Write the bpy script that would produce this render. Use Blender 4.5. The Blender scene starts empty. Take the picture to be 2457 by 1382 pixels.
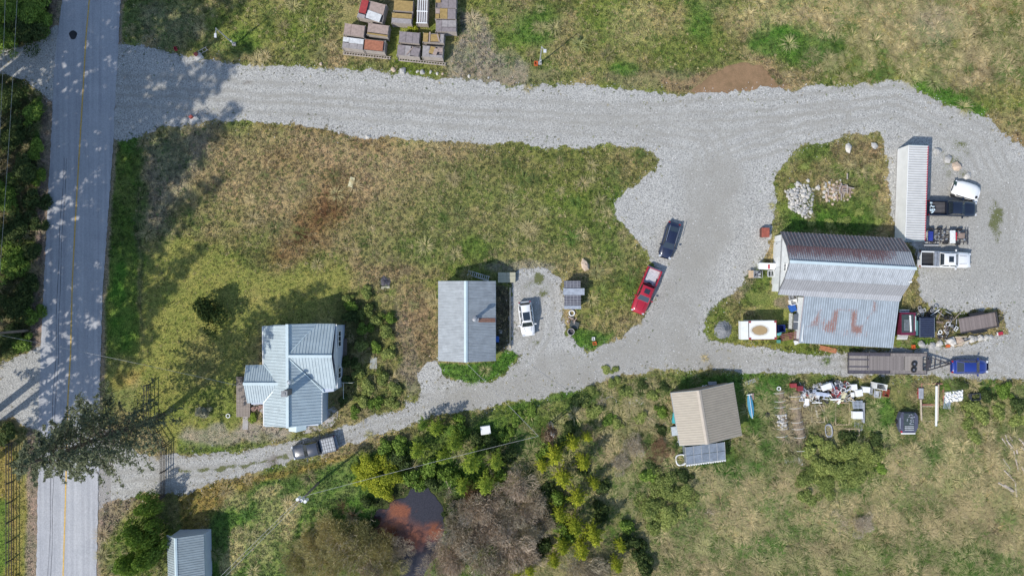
import bpy, math, random
import numpy as np
from mathutils import Vector, Matrix

SC = bpy.context.scene
COL = SC.collection
S, H, CX, CY = 18.5, 90.0, 1228.5, 691.0     # ground pixels per metre, drone height, point below the camera

def W(px, py, h=0.0):
    k = (H - h) / H / S
    return ((px - CX) * k, -(py - CY) * k)

# ---------------------------------------------------------------- camera, sky, sun
cam_d = bpy.data.cameras.new('camera'); cam = bpy.data.objects.new('camera', cam_d); COL.objects.link(cam)
cam.location = (0, 0, H); cam_d.sensor_width = 36.0; cam_d.lens = 36.0 * S * H / 2457.0
cam_d.clip_start = 1.0; cam_d.clip_end = 4000.0
SC.camera = cam
SUN_EL = math.radians(45.0); SDX, SDY = 0.785, 0.62     # direction shadows fall
_d = Vector((SDX * math.cos(SUN_EL), SDY * math.cos(SUN_EL), -math.sin(SUN_EL)))
sl = bpy.data.lights.new('sun', 'SUN'); sl.energy = 3.3; sl.angle = math.radians(0.53); sl.color = (1.0, 0.955, 0.88)
so = bpy.data.objects.new('sun', sl); COL.objects.link(so); so.rotation_euler = _d.to_track_quat('-Z', 'Y').to_euler(); so.location = (-60, -50, 80)
world = bpy.data.worlds.new('World'); SC.world = world; world.use_nodes = True
wn = world.node_tree; bgn = wn.nodes['Background']
sky = wn.nodes.new('ShaderNodeTexSky'); sky.sky_type = 'NISHITA'; sky.sun_disc = False
sky.sun_elevation = SUN_EL; sky.sun_rotation = math.atan2(-SDX, -SDY) % (2 * math.pi)
sky.air_density = 1.0; sky.dust_density = 0.6; sky.ozone_density = 1.0
wn.links.new(sky.outputs[0], bgn.inputs[0]); bgn.inputs[1].default_value = 0.15
SC.view_settings.view_transform = 'Standard'; SC.view_settings.look = 'None'
SC.view_settings.exposure = 0.30; SC.view_settings.gamma = 1.0; SC.view_settings.use_curve_mapping = False
SC.render.engine = 'CYCLES'
SC.cycles.max_bounces = 5; SC.cycles.diffuse_bounces = 3; SC.cycles.glossy_bounces = 3
SC.cycles.transmission_bounces = 4; SC.cycles.caustics_reflective = False; SC.cycles.caustics_refractive = False

rng = random.Random(7)
NR = np.random.RandomState(11)

# ---------------------------------------------------------------- numpy noise
def vnoise(x, y, sc, seed=0, octv=3):
    out = 0.0; amp = 1.0; tot = 0.0
    for o in range(octv):
        fx, fy = x * sc, y * sc
        ix, iy = np.floor(fx).astype(np.int64), np.floor(fy).astype(np.int64)
        tx, ty = fx - ix, fy - iy
        tx = tx * tx * (3 - 2 * tx); ty = ty * ty * (3 - 2 * ty)
        def hsh(a, b):
            n = (a * 374761393 + b * 668265263 + (seed + o * 17) * 144269) & 0x7fffffff
            n = ((n ^ (n >> 13)) * 1274126177) & 0x7fffffff
            return ((n ^ (n >> 16)) & 0xffff) / 65535.0
        v = (hsh(ix, iy) * (1 - tx) + hsh(ix + 1, iy) * tx) * (1 - ty) + (hsh(ix, iy + 1) * (1 - tx) + hsh(ix + 1, iy + 1) * tx) * ty
        out = out + v * amp; tot += amp; amp *= 0.5; sc *= 2.03
    return out / tot

def sdist(PX, PY, poly):
    """signed distance (positive inside) from pixel grid to pixel polygon"""
    shp = PX.shape; X = PX.ravel(); Y = PY.ravel()
    d = np.full(X.shape, 1e9); ins = np.zeros(X.shape, bool)
    n = len(poly)
    for i in range(n):
        x0, y0 = poly[i]; x1, y1 = poly[(i + 1) % n]
        ex, ey = x1 - x0, y1 - y0; L = ex * ex + ey * ey + 1e-9
        t = np.clip(((X - x0) * ex + (Y - y0) * ey) / L, 0, 1)
        d = np.minimum(d, (X - x0 - t * ex) ** 2 + (Y - y0 - t * ey) ** 2)
        if y0 != y1:
            c = ((y0 > Y) != (y1 > Y)) & (X < (x1 - x0) * (Y - y0) / (y1 - y0) + x0)
            ins ^= c
    d = np.sqrt(d)
    return np.where(ins, d, -d).reshape(shp)

def sstep(a, b, v):
    t = np.clip((v - a) / (b - a), 0, 1); return t * t * (3 - 2 * t)

# ---------------------------------------------------------------- materials
def lin(r, g, b):
    f = lambda c: (c / 255.0 / 12.92) if c <= 10 else ((c / 255.0 + 0.055) / 1.055) ** 2.4
    return (f(r), f(g), f(b))

MATS = {}
def nt(name):
    m = bpy.data.materials.new(name); m.use_nodes = True
    t = m.node_tree; b = t.nodes['Principled BSDF']
    return m, t, b
def N(t, typ, **kw):
    n = t.nodes.new(typ)
    for k, v in kw.items():
        if k.startswith('i_'):
            key = k[2:]; key = int(key) if key.isdigit() else key.replace('_', ' ')
            n.inputs[key].default_value = v
        else: setattr(n, k, v)
    return n
def noise_n(t, scale, detail=3.0, rough=0.6, vec=None, dim='3D'):
    n = N(t, 'ShaderNodeTexNoise', noise_dimensions=dim)
    n.inputs['Scale'].default_value = scale; n.inputs['Detail'].default_value = detail; n.inputs['Roughness'].default_value = rough
    if vec is not None: t.links.new(vec, n.inputs['Vector'])
    return n
def ramp(t, src, stops):
    r = N(t, 'ShaderNodeValToRGB'); e = r.color_ramp.elements
    while len(e) < len(stops): e.new(0.5)
    for el, (p, c) in zip(e, stops):
        el.position = p; el.color = (*c, 1) if len(c) == 3 else c
    t.links.new(src, r.inputs[0]); return r
def mixc(t, fac, a, b, mode='MIX'):
    m = N(t, 'ShaderNodeMix', data_type='RGBA', blend_type=mode)
    for sock, v in ((m.inputs[0], fac), (m.inputs[6], a), (m.inputs[7], b)):
        if isinstance(v, (int, float)): sock.default_value = v
        elif isinstance(v, tuple): sock.default_value = (*v, 1) if len(v) == 3 else v
        else: t.links.new(v, sock)
    return m.outputs[2]
def bump(t, b, src, strength=0.5, dist=0.05):
    n = N(t, 'ShaderNodeBump'); n.inputs['Strength'].default_value = strength; n.inputs['Distance'].default_value = dist
    t.links.new(src, n.inputs['Height']); t.links.new(n.outputs[0], b.inputs['Normal'])

def M(name, col, rough=0.7, metal=0.0, var=0.25, scale=3.0, spec=0.4, bumpy=0.0, coat=0.0):
    """plain painted / natural material with noise-driven tone variation"""
    key = (name,)
    if key in MATS: return MATS[key]
    m, t, b = nt(name)
    tc = N(t, 'ShaderNodeTexCoord')
    n1 = noise_n(t, scale, 5, 0.65, tc.outputs['Object']); n2 = noise_n(t, scale * 9, 3, 0.7, tc.outputs['Object'])
    lo = tuple(c * (1 - var) for c in col); hi = tuple(min(1, c * (1 + var)) for c in col)
    r = ramp(t, n1.outputs[0], [(0.3, lo), (0.7, hi)])
    r2 = ramp(t, n2.outputs[0], [(0.3, (1 - var * .8,) * 3), (0.7, (1 + var * .5,) * 3)])
    t.links.new(mixc(t, 1.0, r.outputs[0], r2.outputs[0], 'MULTIPLY'), b.inputs['Base Color'])
    b.inputs['Roughness'].default_value = rough; b.inputs['Metallic'].default_value = metal
    b.inputs['Specular IOR Level'].default_value = spec; b.inputs['Coat Weight'].default_value = coat
    b.inputs['Coat Roughness'].default_value = 0.08
    if bumpy: bump(t, b, n2.outputs[0], bumpy, 0.03)
    MATS[key] = m; return m

# ---------------------------------------------------------------- mesh builder
class MB:
    def __init__(s): s.v = []; s.f = []; s.m = []
    def add(s, vs, fs, mi=0):
        o = len(s.v); s.v += [tuple(v) for v in vs]; s.f += [tuple(i + o for i in f) for f in fs]; s.m += [mi] * len(fs); return s
    def box(s, cx, cy, cz, sx, sy, sz, rz=0.0, mi=0, rx=0.0, ry=0.0):
        R = Matrix.Rotation(rz, 3, 'Z') @ Matrix.Rotation(ry, 3, 'Y') @ Matrix.Rotation(rx, 3, 'X')
        vs = []
        for dz in (-.5, .5):
            for dx, dy in ((-.5, -.5), (.5, -.5), (.5, .5), (-.5, .5)):
                vs.append(R @ Vector((dx * sx, dy * sy, dz * sz)) + Vector((cx, cy, cz)))
        return s.add(vs, [(3, 2, 1, 0), (4, 5, 6, 7), (0, 1, 5, 4), (1, 2, 6, 5), (2, 3, 7, 6), (3, 0, 4, 7)], mi)
    def beam(s, a, b, w, h=None, mi=0):
        a = Vector(a); b = Vector(b); h = h or w; d = (b - a)
        if d.length < 1e-6: return s
        q = d.to_track_quat('X', 'Z').to_matrix()
        vs = []
        for p in (a, b):
            for y, z in ((-.5, -.5), (.5, -.5), (.5, .5), (-.5, .5)):
                vs.append(p + q @ Vector((0, y * w, z * h)))
        return s.add(vs, [(3, 2, 1, 0), (4, 5, 6, 7), (0, 1, 5, 4), (1, 2, 6, 5), (2, 3, 7, 6), (3, 0, 4, 7)], mi)
    def cyl(s, a, b, r0, r1=None, n=10, mi=0, caps=True):
        a = Vector(a); b = Vector(b); r1 = r0 if r1 is None else r1
        q = (b - a).to_track_quat('Z', 'Y').to_matrix(); vs = []
        for p, r in ((a, r0), (b, r1)):
            for i in range(n):
                t = 2 * math.pi * i / n; vs.append(p + q @ Vector((r * math.cos(t), r * math.sin(t), 0)))
        fs = [(i, (i + 1) % n, n + (i + 1) % n, n + i) for i in range(n)]
        if caps: fs += [tuple(range(n - 1, -1, -1)), tuple(range(n, 2 * n))]
        return s.add(vs, fs, mi)
    def prism(s, poly, z0, z1, mi=0):
        n = len(poly); a = sum(poly[i][0] * poly[(i + 1) % n][1] - poly[(i + 1) % n][0] * poly[i][1] for i in range(n))
        if a < 0: poly = poly[::-1]
        vs = [(x, y, z0) for x, y in poly] + [(x, y, z1) for x, y in poly]
        return s.add(vs, [tuple(range(n - 1, -1, -1)), tuple(range(n, 2 * n))] + [(i, (i + 1) % n, n + (i + 1) % n, n + i) for i in range(n)], mi)
    def ring(s, c, R, r, nR=20, nr=8, axis='Z', mi=0, arc=1.0):
        vs = []; full = arc >= 1.0; cnt = nR if full else nR + 1
        for i in range(cnt):
            t = 2 * math.pi * arc * i / nR
            for j in range(nr):
                u = 2 * math.pi * j / nr; q = R + r * math.cos(u); z = r * math.sin(u)
                p = (q * math.cos(t), q * math.sin(t), z)
                if axis == 'Y': p = (p[0], p[2], p[1])
                if axis == 'X': p = (p[2], p[0], p[1])
                vs.append((p[0] + c[0], p[1] + c[1], p[2] + c[2]))
        fs = []
        for i in range(nR):
            i2 = (i + 1) % cnt
            for j in range(nr):
                j2 = (j + 1) % nr; fs.append((i * nr + j, i2 * nr + j, i2 * nr + j2, i * nr + j2))
        return s.add(vs, fs, mi)
    def solid(s, pts, t, mi=0):
        """planar 3d polygon thickened downward along its normal"""
        P = [Vector(p) for p in pts]; n = Vector((0, 0, 0))
        for i in range(len(P)): n += (P[i] - P[0]).cross(P[(i + 1) % len(P)] - P[0])
        n.normalize()
        if n.z < 0: P = P[::-1]; n = -n
        k = len(P); vs = P + [p - n * t for p in P]
        return s.add(vs, [tuple(range(k)), tuple(range(2 * k - 1, k - 1, -1))] + [(i, k + i, k + (i + 1) % k, (i + 1) % k) for i in range(k)], mi)
    def mesh(s, name, mats=(), smooth=False):
        me = bpy.data.meshes.new(name); me.from_pydata(s.v, [], s.f)
        for m in (mats if isinstance(mats, (list, tuple)) else [mats]): me.materials.append(m)
        if any(s.m): me.polygons.foreach_set('material_index', s.m)
        if smooth: me.polygons.foreach_set('use_smooth', [True] * len(me.polygons))
        me.update(); return me
    def build(s, name, mats, parent=None, smooth=False, kind=None, label=None):
        return put(name, s.mesh(name, mats, smooth), parent, kind, label)

def put(name, me, parent=None, kind=None, label=None, loc=None, rz=None, scale=None):
    o = bpy.data.objects.new(name, me); COL.objects.link(o)
    if parent is not None: o.parent = parent
    if kind: o['kind'] = kind
    if label: o['label'] = label
    if loc is not None: o.location = loc
    if rz is not None: o.rotation_euler[2] = rz
    if scale is not None: o.scale = scale if hasattr(scale, '__len__') else (scale,) * 3
    return o

def tag(o, label, cat, group=None):
    o['label'] = label; o['category'] = cat
    if group: o['group'] = group
    return o

def thing(name, label, cat, px, py, h=0.0, deg=0.0, group=None, z=0.0):
    """an Empty at the thing's base; px, py in photograph pixels of a point h metres up"""
    o = bpy.data.objects.new(name, None); COL.objects.link(o); x, y = W(px, py, h)
    o.location = (x, y, z); o.rotation_euler = (0, 0, math.radians(deg)); o.empty_display_size = 0.3
    return tag(o, label, cat, group)

def copy_tree(o, parent=None):
    c = o.copy(); COL.objects.link(c)
    if parent is not None: c.parent = parent
    for ch in list(o.children): copy_tree(ch, c)
    return c

def bevel(o, w=0.03, seg=2):
    b = o.modifiers.new('bevel', 'BEVEL'); b.width = w; b.segments = seg; b.limit_method = 'ANGLE'; b.angle_limit = 0.6
    return o
# ================================================================ GROUND
GRAVEL_OUT = [(278,104),(330,108),(400,125),(470,140),(560,153),(640,157),(720,164),(830,168),(930,178),(1030,186),(1140,190),(1210,202),(1290,205),(1400,201),(1480,217),(1560,222),(1640,226),(1760,222),(1880,213),(1960,208),(2040,206),(2090,204),(2130,190),(2165,196),(2200,220),(2260,245),(2320,272),(2370,290),(2410,325),(2440,345),(2520,395),(2640,420),(2640,915),(2457,914),(2300,905),(2030,899),(1900,896),(1720,886),(1610,885),(1500,900),(1400,930),(1300,955),(1180,975),(1080,992),(1000,1012),(940,1032),(860,1055),(820,1074),(700,1106),(600,1138),(500,1156),(440,1185),(330,1190),(270,1200),(225,1225),(232,1010),(275,1050),(330,1085),(420,1093),(500,1090),(600,1083),(690,1062),(740,1048),(840,1022),(900,1000),(950,985),(1000,962),(1010,935),(1008,900),(1030,868),(1048,866),(1062,902),(1110,917),(1170,919),(1215,895),(1252,850),(1226,836),(1224,662),(1245,645),(1300,640),(1350,668),(1352,800),(1380,830),(1410,843),(1450,830),(1485,810),(1520,785),(1545,760),(1562,700),(1580,660),(1556,620),(1515,560),(1480,520),(1470,482),(1510,450),(1570,412),(1582,385),(1545,360),(1490,350),(1380,350),(1260,344),(1130,344),(1000,335),(940,330),(880,328),(800,312),(700,300),(600,292),(500,290),(440,303),(380,308),(330,325),(295,337),(270,332)]
GRAVEL_HOLE = [(1880,392),(1920,352),(1990,337),(2060,320),(2110,315),(2127,340),(2128,400),(2136,470),(2150,560),(2200,600),(2205,700),(2230,738),(2300,745),(2410,742),(2418,800),(2330,826),(2150,838),(2000,845),(1900,850),(1800,834),(1740,826),(1690,815),(1690,780),(1708,737),(1750,710),(1790,672),(1828,640),(1843,590),(1850,545),(1862,490),(1850,440),(1868,412)]
DRIVE_NW = [(-140,135),(0,118),(60,110),(102,95),(130,68),(152,60),(152,250),(120,242),(92,215),(60,190),(0,178),(-140,185)]
DRIVE_W = [(-140,900),(0,872),(60,850),(112,826),(112,1035),(60,1022),(30,1000),(0,1012),(-140,1050)]
ROAD_L = [(152,-80),(150,0),(138,90),(130,170),(127,250),(122,350),(114,500),(105,700),(98,850),(94,950),(92,1100),(88,1382),(86,1480)]
ROAD_R = [(294,-80),(290,0),(283,140),(277,240),(272,350),(261,500),(247,700),(242,850),(240,940),(238,1100),(232,1382),(229,1480)]
ROAD = ROAD_L + ROAD_R[::-1]

G0 = lin(158, 152, 108); G = {
 'field': (0.29, 0.25, 0.12), 'tan': (0.37, 0.28, 0.165), 'straw': (0.54, 0.44, 0.24), 'rust': (0.19, 0.10, 0.045),
 'green': (0.11, 0.18, 0.035), 'vivid': (0.078, 0.19, 0.028), 'lawn': (0.25, 0.255, 0.075), 'olive': (0.17, 0.18, 0.06),
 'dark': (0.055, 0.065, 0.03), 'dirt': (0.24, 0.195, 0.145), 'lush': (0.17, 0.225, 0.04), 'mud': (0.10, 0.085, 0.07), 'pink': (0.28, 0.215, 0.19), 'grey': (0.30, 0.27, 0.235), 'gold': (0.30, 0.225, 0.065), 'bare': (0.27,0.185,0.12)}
def blob(cx, cy, rx, ry=None, a=0, n=14):
    ry = ry or rx; a = math.radians(a); out = []
    for i in range(n):
        t = 2 * math.pi * i / n; x, y = rx * math.cos(t), ry * math.sin(t)
        out.append((cx + x * math.cos(a) - y * math.sin(a), cy + x * math.sin(a) + y * math.cos(a)))
    return out
# (colour, polygon, strength, feather px)
PAINT = [
 ('lush', blob(640,60,140,70), .55, 60), ('lush', blob(1550,100,200,60), .4, 60), ('lush', blob(1350,480,140,100), .25, 60),
 ('tan', blob(690,420,240,120), .8, 80), ('tan', blob(1000,420,220,90), .6, 80), ('tan', blob(880,560,240,60), .4, 60),
 ('green', blob(1200,520,240,120), .42, 90), ('green', blob(1450,500,60,110), .5, 40), ('olive', blob(1300,400,220,60), .6, 50),
 ('green', blob(1135,585,35,22), .6, 20), ('green', blob(1010,590,60,30), .5, 30), ('green', blob(1060,400,50,25), .35, 25), ('green', blob(560,635,45,30), .6, 25),
 ('rust', blob(800,480,60,80,25), .42, 60), ('rust', blob(740,555,110,45,-45), .5, 45), ('rust', blob(690,380,60,30), .3, 50), ('rust', blob(890,340,50,30), .3, 30), ('rust', blob(780,310,180,14,4), .3, 14),
 ('bare', blob(880,650,120,25), .4, 30), ('bare', blob(1000,655,90,20), .35, 20),
 ('lawn', [(250,660),(330,640),(430,560),(520,580),(600,650),(720,650),(830,640),(860,700),(820,780),(640,780),(600,880),(570,1010),(480,1030),(420,1090),(340,1000),(330,900),(250,930)], .92, 35),
 ('green', [(430,960),(520,900),(560,890),(570,1000),(480,1010),(420,1000)], .4, 25), ('bare', blob(480,860,40,60), .25, 30), ('gold', blob(310,905,50,14,-20), .5, 14),
 ('green', [(255,330),(340,310),(345,500),(335,700),(330,860),(245,860),(250,600)], .8, 18), ('vivid', blob(300,340,38,24), .6, 15), ('vivid', blob(285,680,22,55), .8, 15), ('vivid', blob(292,790,22,60), .5, 16),
 ('grey', [(345,330),(520,300),(500,380),(420,500),(400,560),(345,560)], .5, 40), ('grey', blob(390,60,90,55), .35, 40), ('mud', blob(335,640,6,190,-1), .5, 6),
 ('green', blob(320,60,26,90), .6, 20), ('green', blob(900,30,130,50), .2, 40), ('vivid', blob(590,95,30,22,-30), .5, 18),
 # top centre / right
 ('vivid', blob(1280,65,60,45), .6, 35), ('vivid', blob(1250,95,65,30), .45, 30), ('green', blob(1200,30,30,70), .5, 30), ('grey', [(1100,30),(1160,40),(1190,110),(1260,150),(1270,205),(1080,190),(1090,120)], .75, 22), ('dirt', blob(1230,180,120,22), .5, 20),
 ('vivid', blob(1680,65,34,40), .65, 26), ('vivid', blob(1690,15,60,18), .45, 20), ('vivid', blob(1920,110,125,48,8), .8, 28), ('vivid', blob(1860,70,60,24), .6, 20), ('vivid', blob(1500,166,36,16), .7, 12), ('green', blob(1700,170,120,25), .35, 25), ('green', blob(1450,60,80,50), .3, 40),
 ('straw', blob(2080,40,240,40,6), .6, 50), ('straw', blob(2200,130,150,30,25), .5, 40), ('straw', blob(1520,60,70,60), .4, 50), ('grey', blob(2240,60,60,42,30), .55, 30), ('straw', blob(1820,40,60,30), .45, 30), ('dirt', blob(2350,170,60,40), .3, 40),
 ('gold', blob(2420,20,80,26,10), .55, 25), ('green', blob(2430,90,60,50), .5, 30), ('vivid', [(2185,190),(2230,190),(2290,215),(2370,265),(2360,285),(2310,270),(2240,240),(2190,212)], .85, 10), ('tan', blob(2400,180,70,60), .4, 40), ('bare', [(2370,285),(2457,330),(2500,360),(2500,400),(2420,335)], .5, 14),
 ('dirt', blob(1560,190,120,22), .45, 16), ('bare', [(1580,185),(1640,195),(1700,165),(1800,150),(1860,165),(1900,215),(1700,226),(1600,222)], .7, 10),
 # island
 ('green', blob(2000,520,120,50), .75, 30), ('vivid', blob(2050,430,60,80), .4, 35), ('bare', blob(2050,370,60,30), .6, 20), ('bare', blob(1900,425,40,18), .4, 14), ('green', blob(1960,360,50,18,-20), .4, 14), ('bare', blob(1960,460,90,40), .3, 25), ('vivid', blob(2000,535,120,20), .5, 18),
 ('green', blob(1810,690,45,50), .7, 20), ('gold', blob(1790,830,90,10), .4, 8), ('dirt', blob(1780,680,22,40,35), .5, 12), ('vivid', blob(2210,825,60,14), .7, 8), ('dirt', blob(1890,725,34,18), .95, 6), ('mud', blob(2300,790,70,34), .5, 20),
 # garage surroundings
 ('vivid', [(1045,872),(1190,868),(1210,840),(1250,845),(1215,893),(1170,917),(1110,917),(1065,900)], .9, 5), ('mud', [(1186,680),(1224,690),(1224,836),(1205,845),(1190,840)], .85, 6), ('bare', [(960,680),(1050,680),(1050,860),(1000,900),(975,930),(955,840)], .6, 15),
 ('vivid', [(1355,800),(1400,790),(1450,800),(1480,790),(1450,830),(1410,842),(1375,828)], .8, 10), ('green', blob(1500,600,34,160,-8), .5, 16), ('grey', blob(1250,640,90,16), .6, 12), ('lawn', blob(1440,740,60,60), .3, 30),
 ('olive', blob(880,800,60,110), .8, 25), ('dark', blob(835,770,36,80), .5, 20), ('olive', blob(900,940,70,60), .8, 25), ('grey', blob(985,900,26,50), .4, 20),
 ('tan', blob(970,770,20,110,-6), .5, 14), ('dirt', blob(990,830,7,95,-14), .6, 7), ('dirt', blob(965,800,7,90,-10), .5, 7),
 ('grey', blob(500,1048,75,26), .7, 14), ('grey', [(590,1010),(700,1030),(700,1052),(600,1062),(560,1040)], .85, 12), ('green', blob(720,1046,34,11), .5, 7), ('green', blob(600,1068,50,10,-8), .6, 8), ('green', [(430,1050),(560,1080),(540,1088),(420,1090)], .7, 8), ('gold', [(470,1170),(600,1148),(700,1122),(830,1088),(860,1092),(700,1140),(600,1165),(540,1200),(500,1260),(440,1290),(430,1200)], .8, 10),
 # south
 ('vivid', [(500,1240),(540,1200),(620,1165),(720,1135),(860,1092),(950,1060),(1080,1020),(1200,1000),(1250,1060),(1200,1382),(1200,1480),(480,1480)], .72, 22), ('straw', blob(640,1270,40,100,15), .35, 40), ('straw', blob(560,1200,30,26), .4, 20), ('olive', blob(1100,1200,200,160), .5, 60), ('dark', blob(1000,1200,100,60), .8, 40), ('dark', blob(960,1340,60,60), .7, 30),
 ('green', [(1180,985),(1300,965),(1420,935),(1500,905),(1640,890),(1900,905),(2100,905),(2300,910),(2457,930),(2457,1060),(2200,1080),(1850,1120),(1600,1150),(1500,1120),(1200,1150)], .55, 25), ('vivid', blob(1840,1000,50,90), .7, 25), ('vivid', blob(1730,1130,110,30,-6), .8, 16), ('vivid', blob(1600,1080,50,40), .4, 30), ('vivid', [(1640,905),(1800,890),(1900,900),(1850,960),(1800,940),(1620,940)], .6, 12), ('vivid', blob(2115,1010,36,50), .7, 20), ('vivid', blob(1995,975,22,36), .8, 8), ('vivid', blob(1300,960,90,12,-14), .6, 10),
 ('olive', blob(1620,1200,110,90), .7, 40), ('straw', blob(1500,1080,60,50), .5, 30), ('tan', blob(1430,1060,20,60,-40), .8, 8), ('straw', blob(1720,1230,180,60), .4, 50), ('green', blob(1900,1290,160,90), .35, 50), ('mud', [(2138,1118),(2200,1160),(2290,1230),(2375,1290),(2420,1325),(2434,1345),(2434,1400),(2427,1400),(2427,1348),(2412,1330),(2370,1298),(2285,1238),(2195,1168),(2134,1124)], .75, 5), ('dark', [(1600,1166),(1760,1158),(1900,1142),(1900,1150),(1760,1166),(1600,1174)], .7, 5), ('vivid', blob(2300,1330,160,60,10), .5, 35), ('vivid', blob(2230,1090,40,40), .6, 24), ('straw', blob(2300,1130,150,100), .6, 60), ('straw', blob(2400,1250,90,110), .6, 50), ('straw', blob(2090,1220,160,60,20), .4, 40), ('straw', blob(2230,1040,100,30), .5, 25), ('straw', blob(1900,1200,120,40), .35, 40), ('bare', blob(2150,1290,70,40), .4, 40), ('bare', blob(2310,1230,160,16,40), .35, 14),  # dark strip along the long fallen pole paints its shade into the ground
 ('dirt', blob(1905,1010,30,90,-4), .8, 8), ('dirt', blob(1960,990,30,50), .6, 14), ('dirt', blob(1945,1080,20,30), .6, 12), ('dirt', blob(1872,1000,17,66,-4), .7, 6), ('bare', [(2105,920),(2200,915),(2200,1015),(2180,1030),(2110,1030)], .35, 8), ('mud', blob(2260,940,90,10), .4, 8),
 # left strip
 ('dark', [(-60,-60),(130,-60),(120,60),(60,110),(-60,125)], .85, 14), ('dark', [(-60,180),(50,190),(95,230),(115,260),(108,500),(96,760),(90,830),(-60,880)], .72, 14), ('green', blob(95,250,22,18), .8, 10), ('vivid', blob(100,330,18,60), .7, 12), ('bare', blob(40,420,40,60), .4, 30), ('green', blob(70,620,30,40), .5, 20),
 ('gold', [(-60,1020),(20,1030),(40,1080),(85,1180),(90,1400),(40,1400),(-60,1400)], .7, 14), ('vivid', blob(5,1290,22,90), .7, 14), ('lawn', blob(60,1260,22,130), .5, 12), ('vivid', blob(70,1330,14,60), .4, 12),
 ('pink', [(p[0]-26, p[1]) for p in ROAD_L] + [(p[0]+6, p[1]) for p in ROAD_L[::-1]], .85, 7), ('pink', [(p[0]-6, p[1]) for p in ROAD_R] + [(p[0]+9, p[1]) for p in ROAD_R[::-1]], .75, 6), ('pink', [(238,1190),(330,1195),(290,1250),(250,1300),(232,1382)], .7, 12),
 ('green', [(250,1300),(400,1190),(420,1382),(240,1382)], .5, 20),
 ('vivid', blob(2010,1130,90,60), .6, 30), ('vivid', blob(1610,1200,90,70), .5, 40), ('vivid', blob(2190,1020,30,20), .3, 14), ('vivid', blob(1870,1300,110,40,-10), .55, 24), ('vivid', blob(1840,1200,60,26), .6, 18), ('vivid', blob(2060,1340,90,40), .45, 24), ('vivid', blob(2160,1200,40,24), .5, 18), ('straw', blob(1790,1180,140,26,-6), .7, 18), ('straw', blob(2060,1250,90,30,-10), .65, 20), ('straw', blob(1960,1240,50,30), .6, 16), ('straw', blob(2440,1120,60,50), .7, 24), ('straw', blob(2180,1120,50,50), .6, 22), ('straw', blob(1760,1270,50,26), .6, 16), ('bare', blob(1970,1310,80,26), .5, 20), ('bare', blob(2240,1260,70,30,30), .4, 20), ('dark', blob(1700,1150,110,8,-6), .5, 8), ('straw', blob(1690,1134,26,10), .6, 8), ('vivid', blob(2228,1092,38,34), .8, 16), ('vivid', blob(2120,1010,30,60), .7, 16), ('vivid', blob(2350,1345,90,40,10), .6, 20), ('green', blob(2180,1330,70,40), .5, 24), ('vivid', blob(1700,1310,60,30), .5, 20), ('vivid', blob(1500,1180,40,60), .5, 24), ('vivid', blob(1480,1290,40,30), .6, 16), ('vivid', blob(1260,1080,60,50), .6, 24), ('vivid', blob(1100,1130,80,60), .5, 30), ('straw', blob(560,1320,20,60,20), .6, 14), ('straw', blob(700,1240,24,60,10), .6, 14), ('straw', blob(640,1180,40,14,-20), .5, 10), ('tan', blob(1425,1055,16,46,-40), .7, 7), ('straw', blob(1610,1090,20,30), .4, 12),  # slim dark blob beside the long fallen pole adds more painted shade
]
def wpx(X, Y): return X * S + CX, -Y * S + CY

def paint_at(X, Y):
    """ground colour and gravel weight at world points"""
    PX, PY = wpx(X, Y)
    jx = (vnoise(X, Y, .55, 3, 3) - .5) * 40; jy = (vnoise(X, Y, .55, 9, 3) - .5) * 40
    QX, QY = PX + jx, PY + jy
    c = np.empty(X.shape + (3,)); c[:] = G['field']
    m = vnoise(X, Y, .12, 21, 4); c = c + (np.array(G['olive']) - c) * (sstep(.42, .62, m) * .75)[..., None]
    m = vnoise(X, Y, .3, 33, 4); c = c + (np.array(G['tan']) - c) * (sstep(.5, .68, m) * .55)[..., None]
    m = vnoise(X, Y, .22, 47, 4); c = c + (np.array(G['green']) - c) * (sstep(.52, .7, m) * .5)[..., None]
    m = vnoise(X, Y, .16, 57, 4); c = c + (np.array(G['lush']) - c) * (sstep(.5, .66, m) * .6)[..., None]
    m = vnoise(X, Y, .7, 58, 3); c = c * (.78 + .44 * m)[..., None]
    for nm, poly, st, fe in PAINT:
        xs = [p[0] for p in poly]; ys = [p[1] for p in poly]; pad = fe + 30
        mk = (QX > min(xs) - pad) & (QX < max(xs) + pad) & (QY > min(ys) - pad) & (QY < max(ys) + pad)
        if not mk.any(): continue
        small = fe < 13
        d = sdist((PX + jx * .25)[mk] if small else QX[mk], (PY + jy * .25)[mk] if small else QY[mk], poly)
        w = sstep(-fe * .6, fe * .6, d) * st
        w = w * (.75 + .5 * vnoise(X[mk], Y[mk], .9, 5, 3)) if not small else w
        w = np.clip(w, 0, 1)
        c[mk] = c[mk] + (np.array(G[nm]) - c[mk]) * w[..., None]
    return c

def gravel_field(X, Y):
    PX, PY = wpx(X, Y)
    a = np.minimum(sdist(PX, PY, GRAVEL_OUT), -sdist(PX, PY, GRAVEL_HOLE))
    rough = (vnoise(X, Y, .5, 61, 3) - .5) * 20 + (vnoise(X, Y, 2.0, 62, 3) - .5) * 14 + (vnoise(X, Y, 6.0, 63, 2) - .5) * 9
    return a + rough, np.maximum(sdist(PX, PY, DRIVE_NW), sdist(PX, PY, DRIVE_W)) + rough * .7

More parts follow.
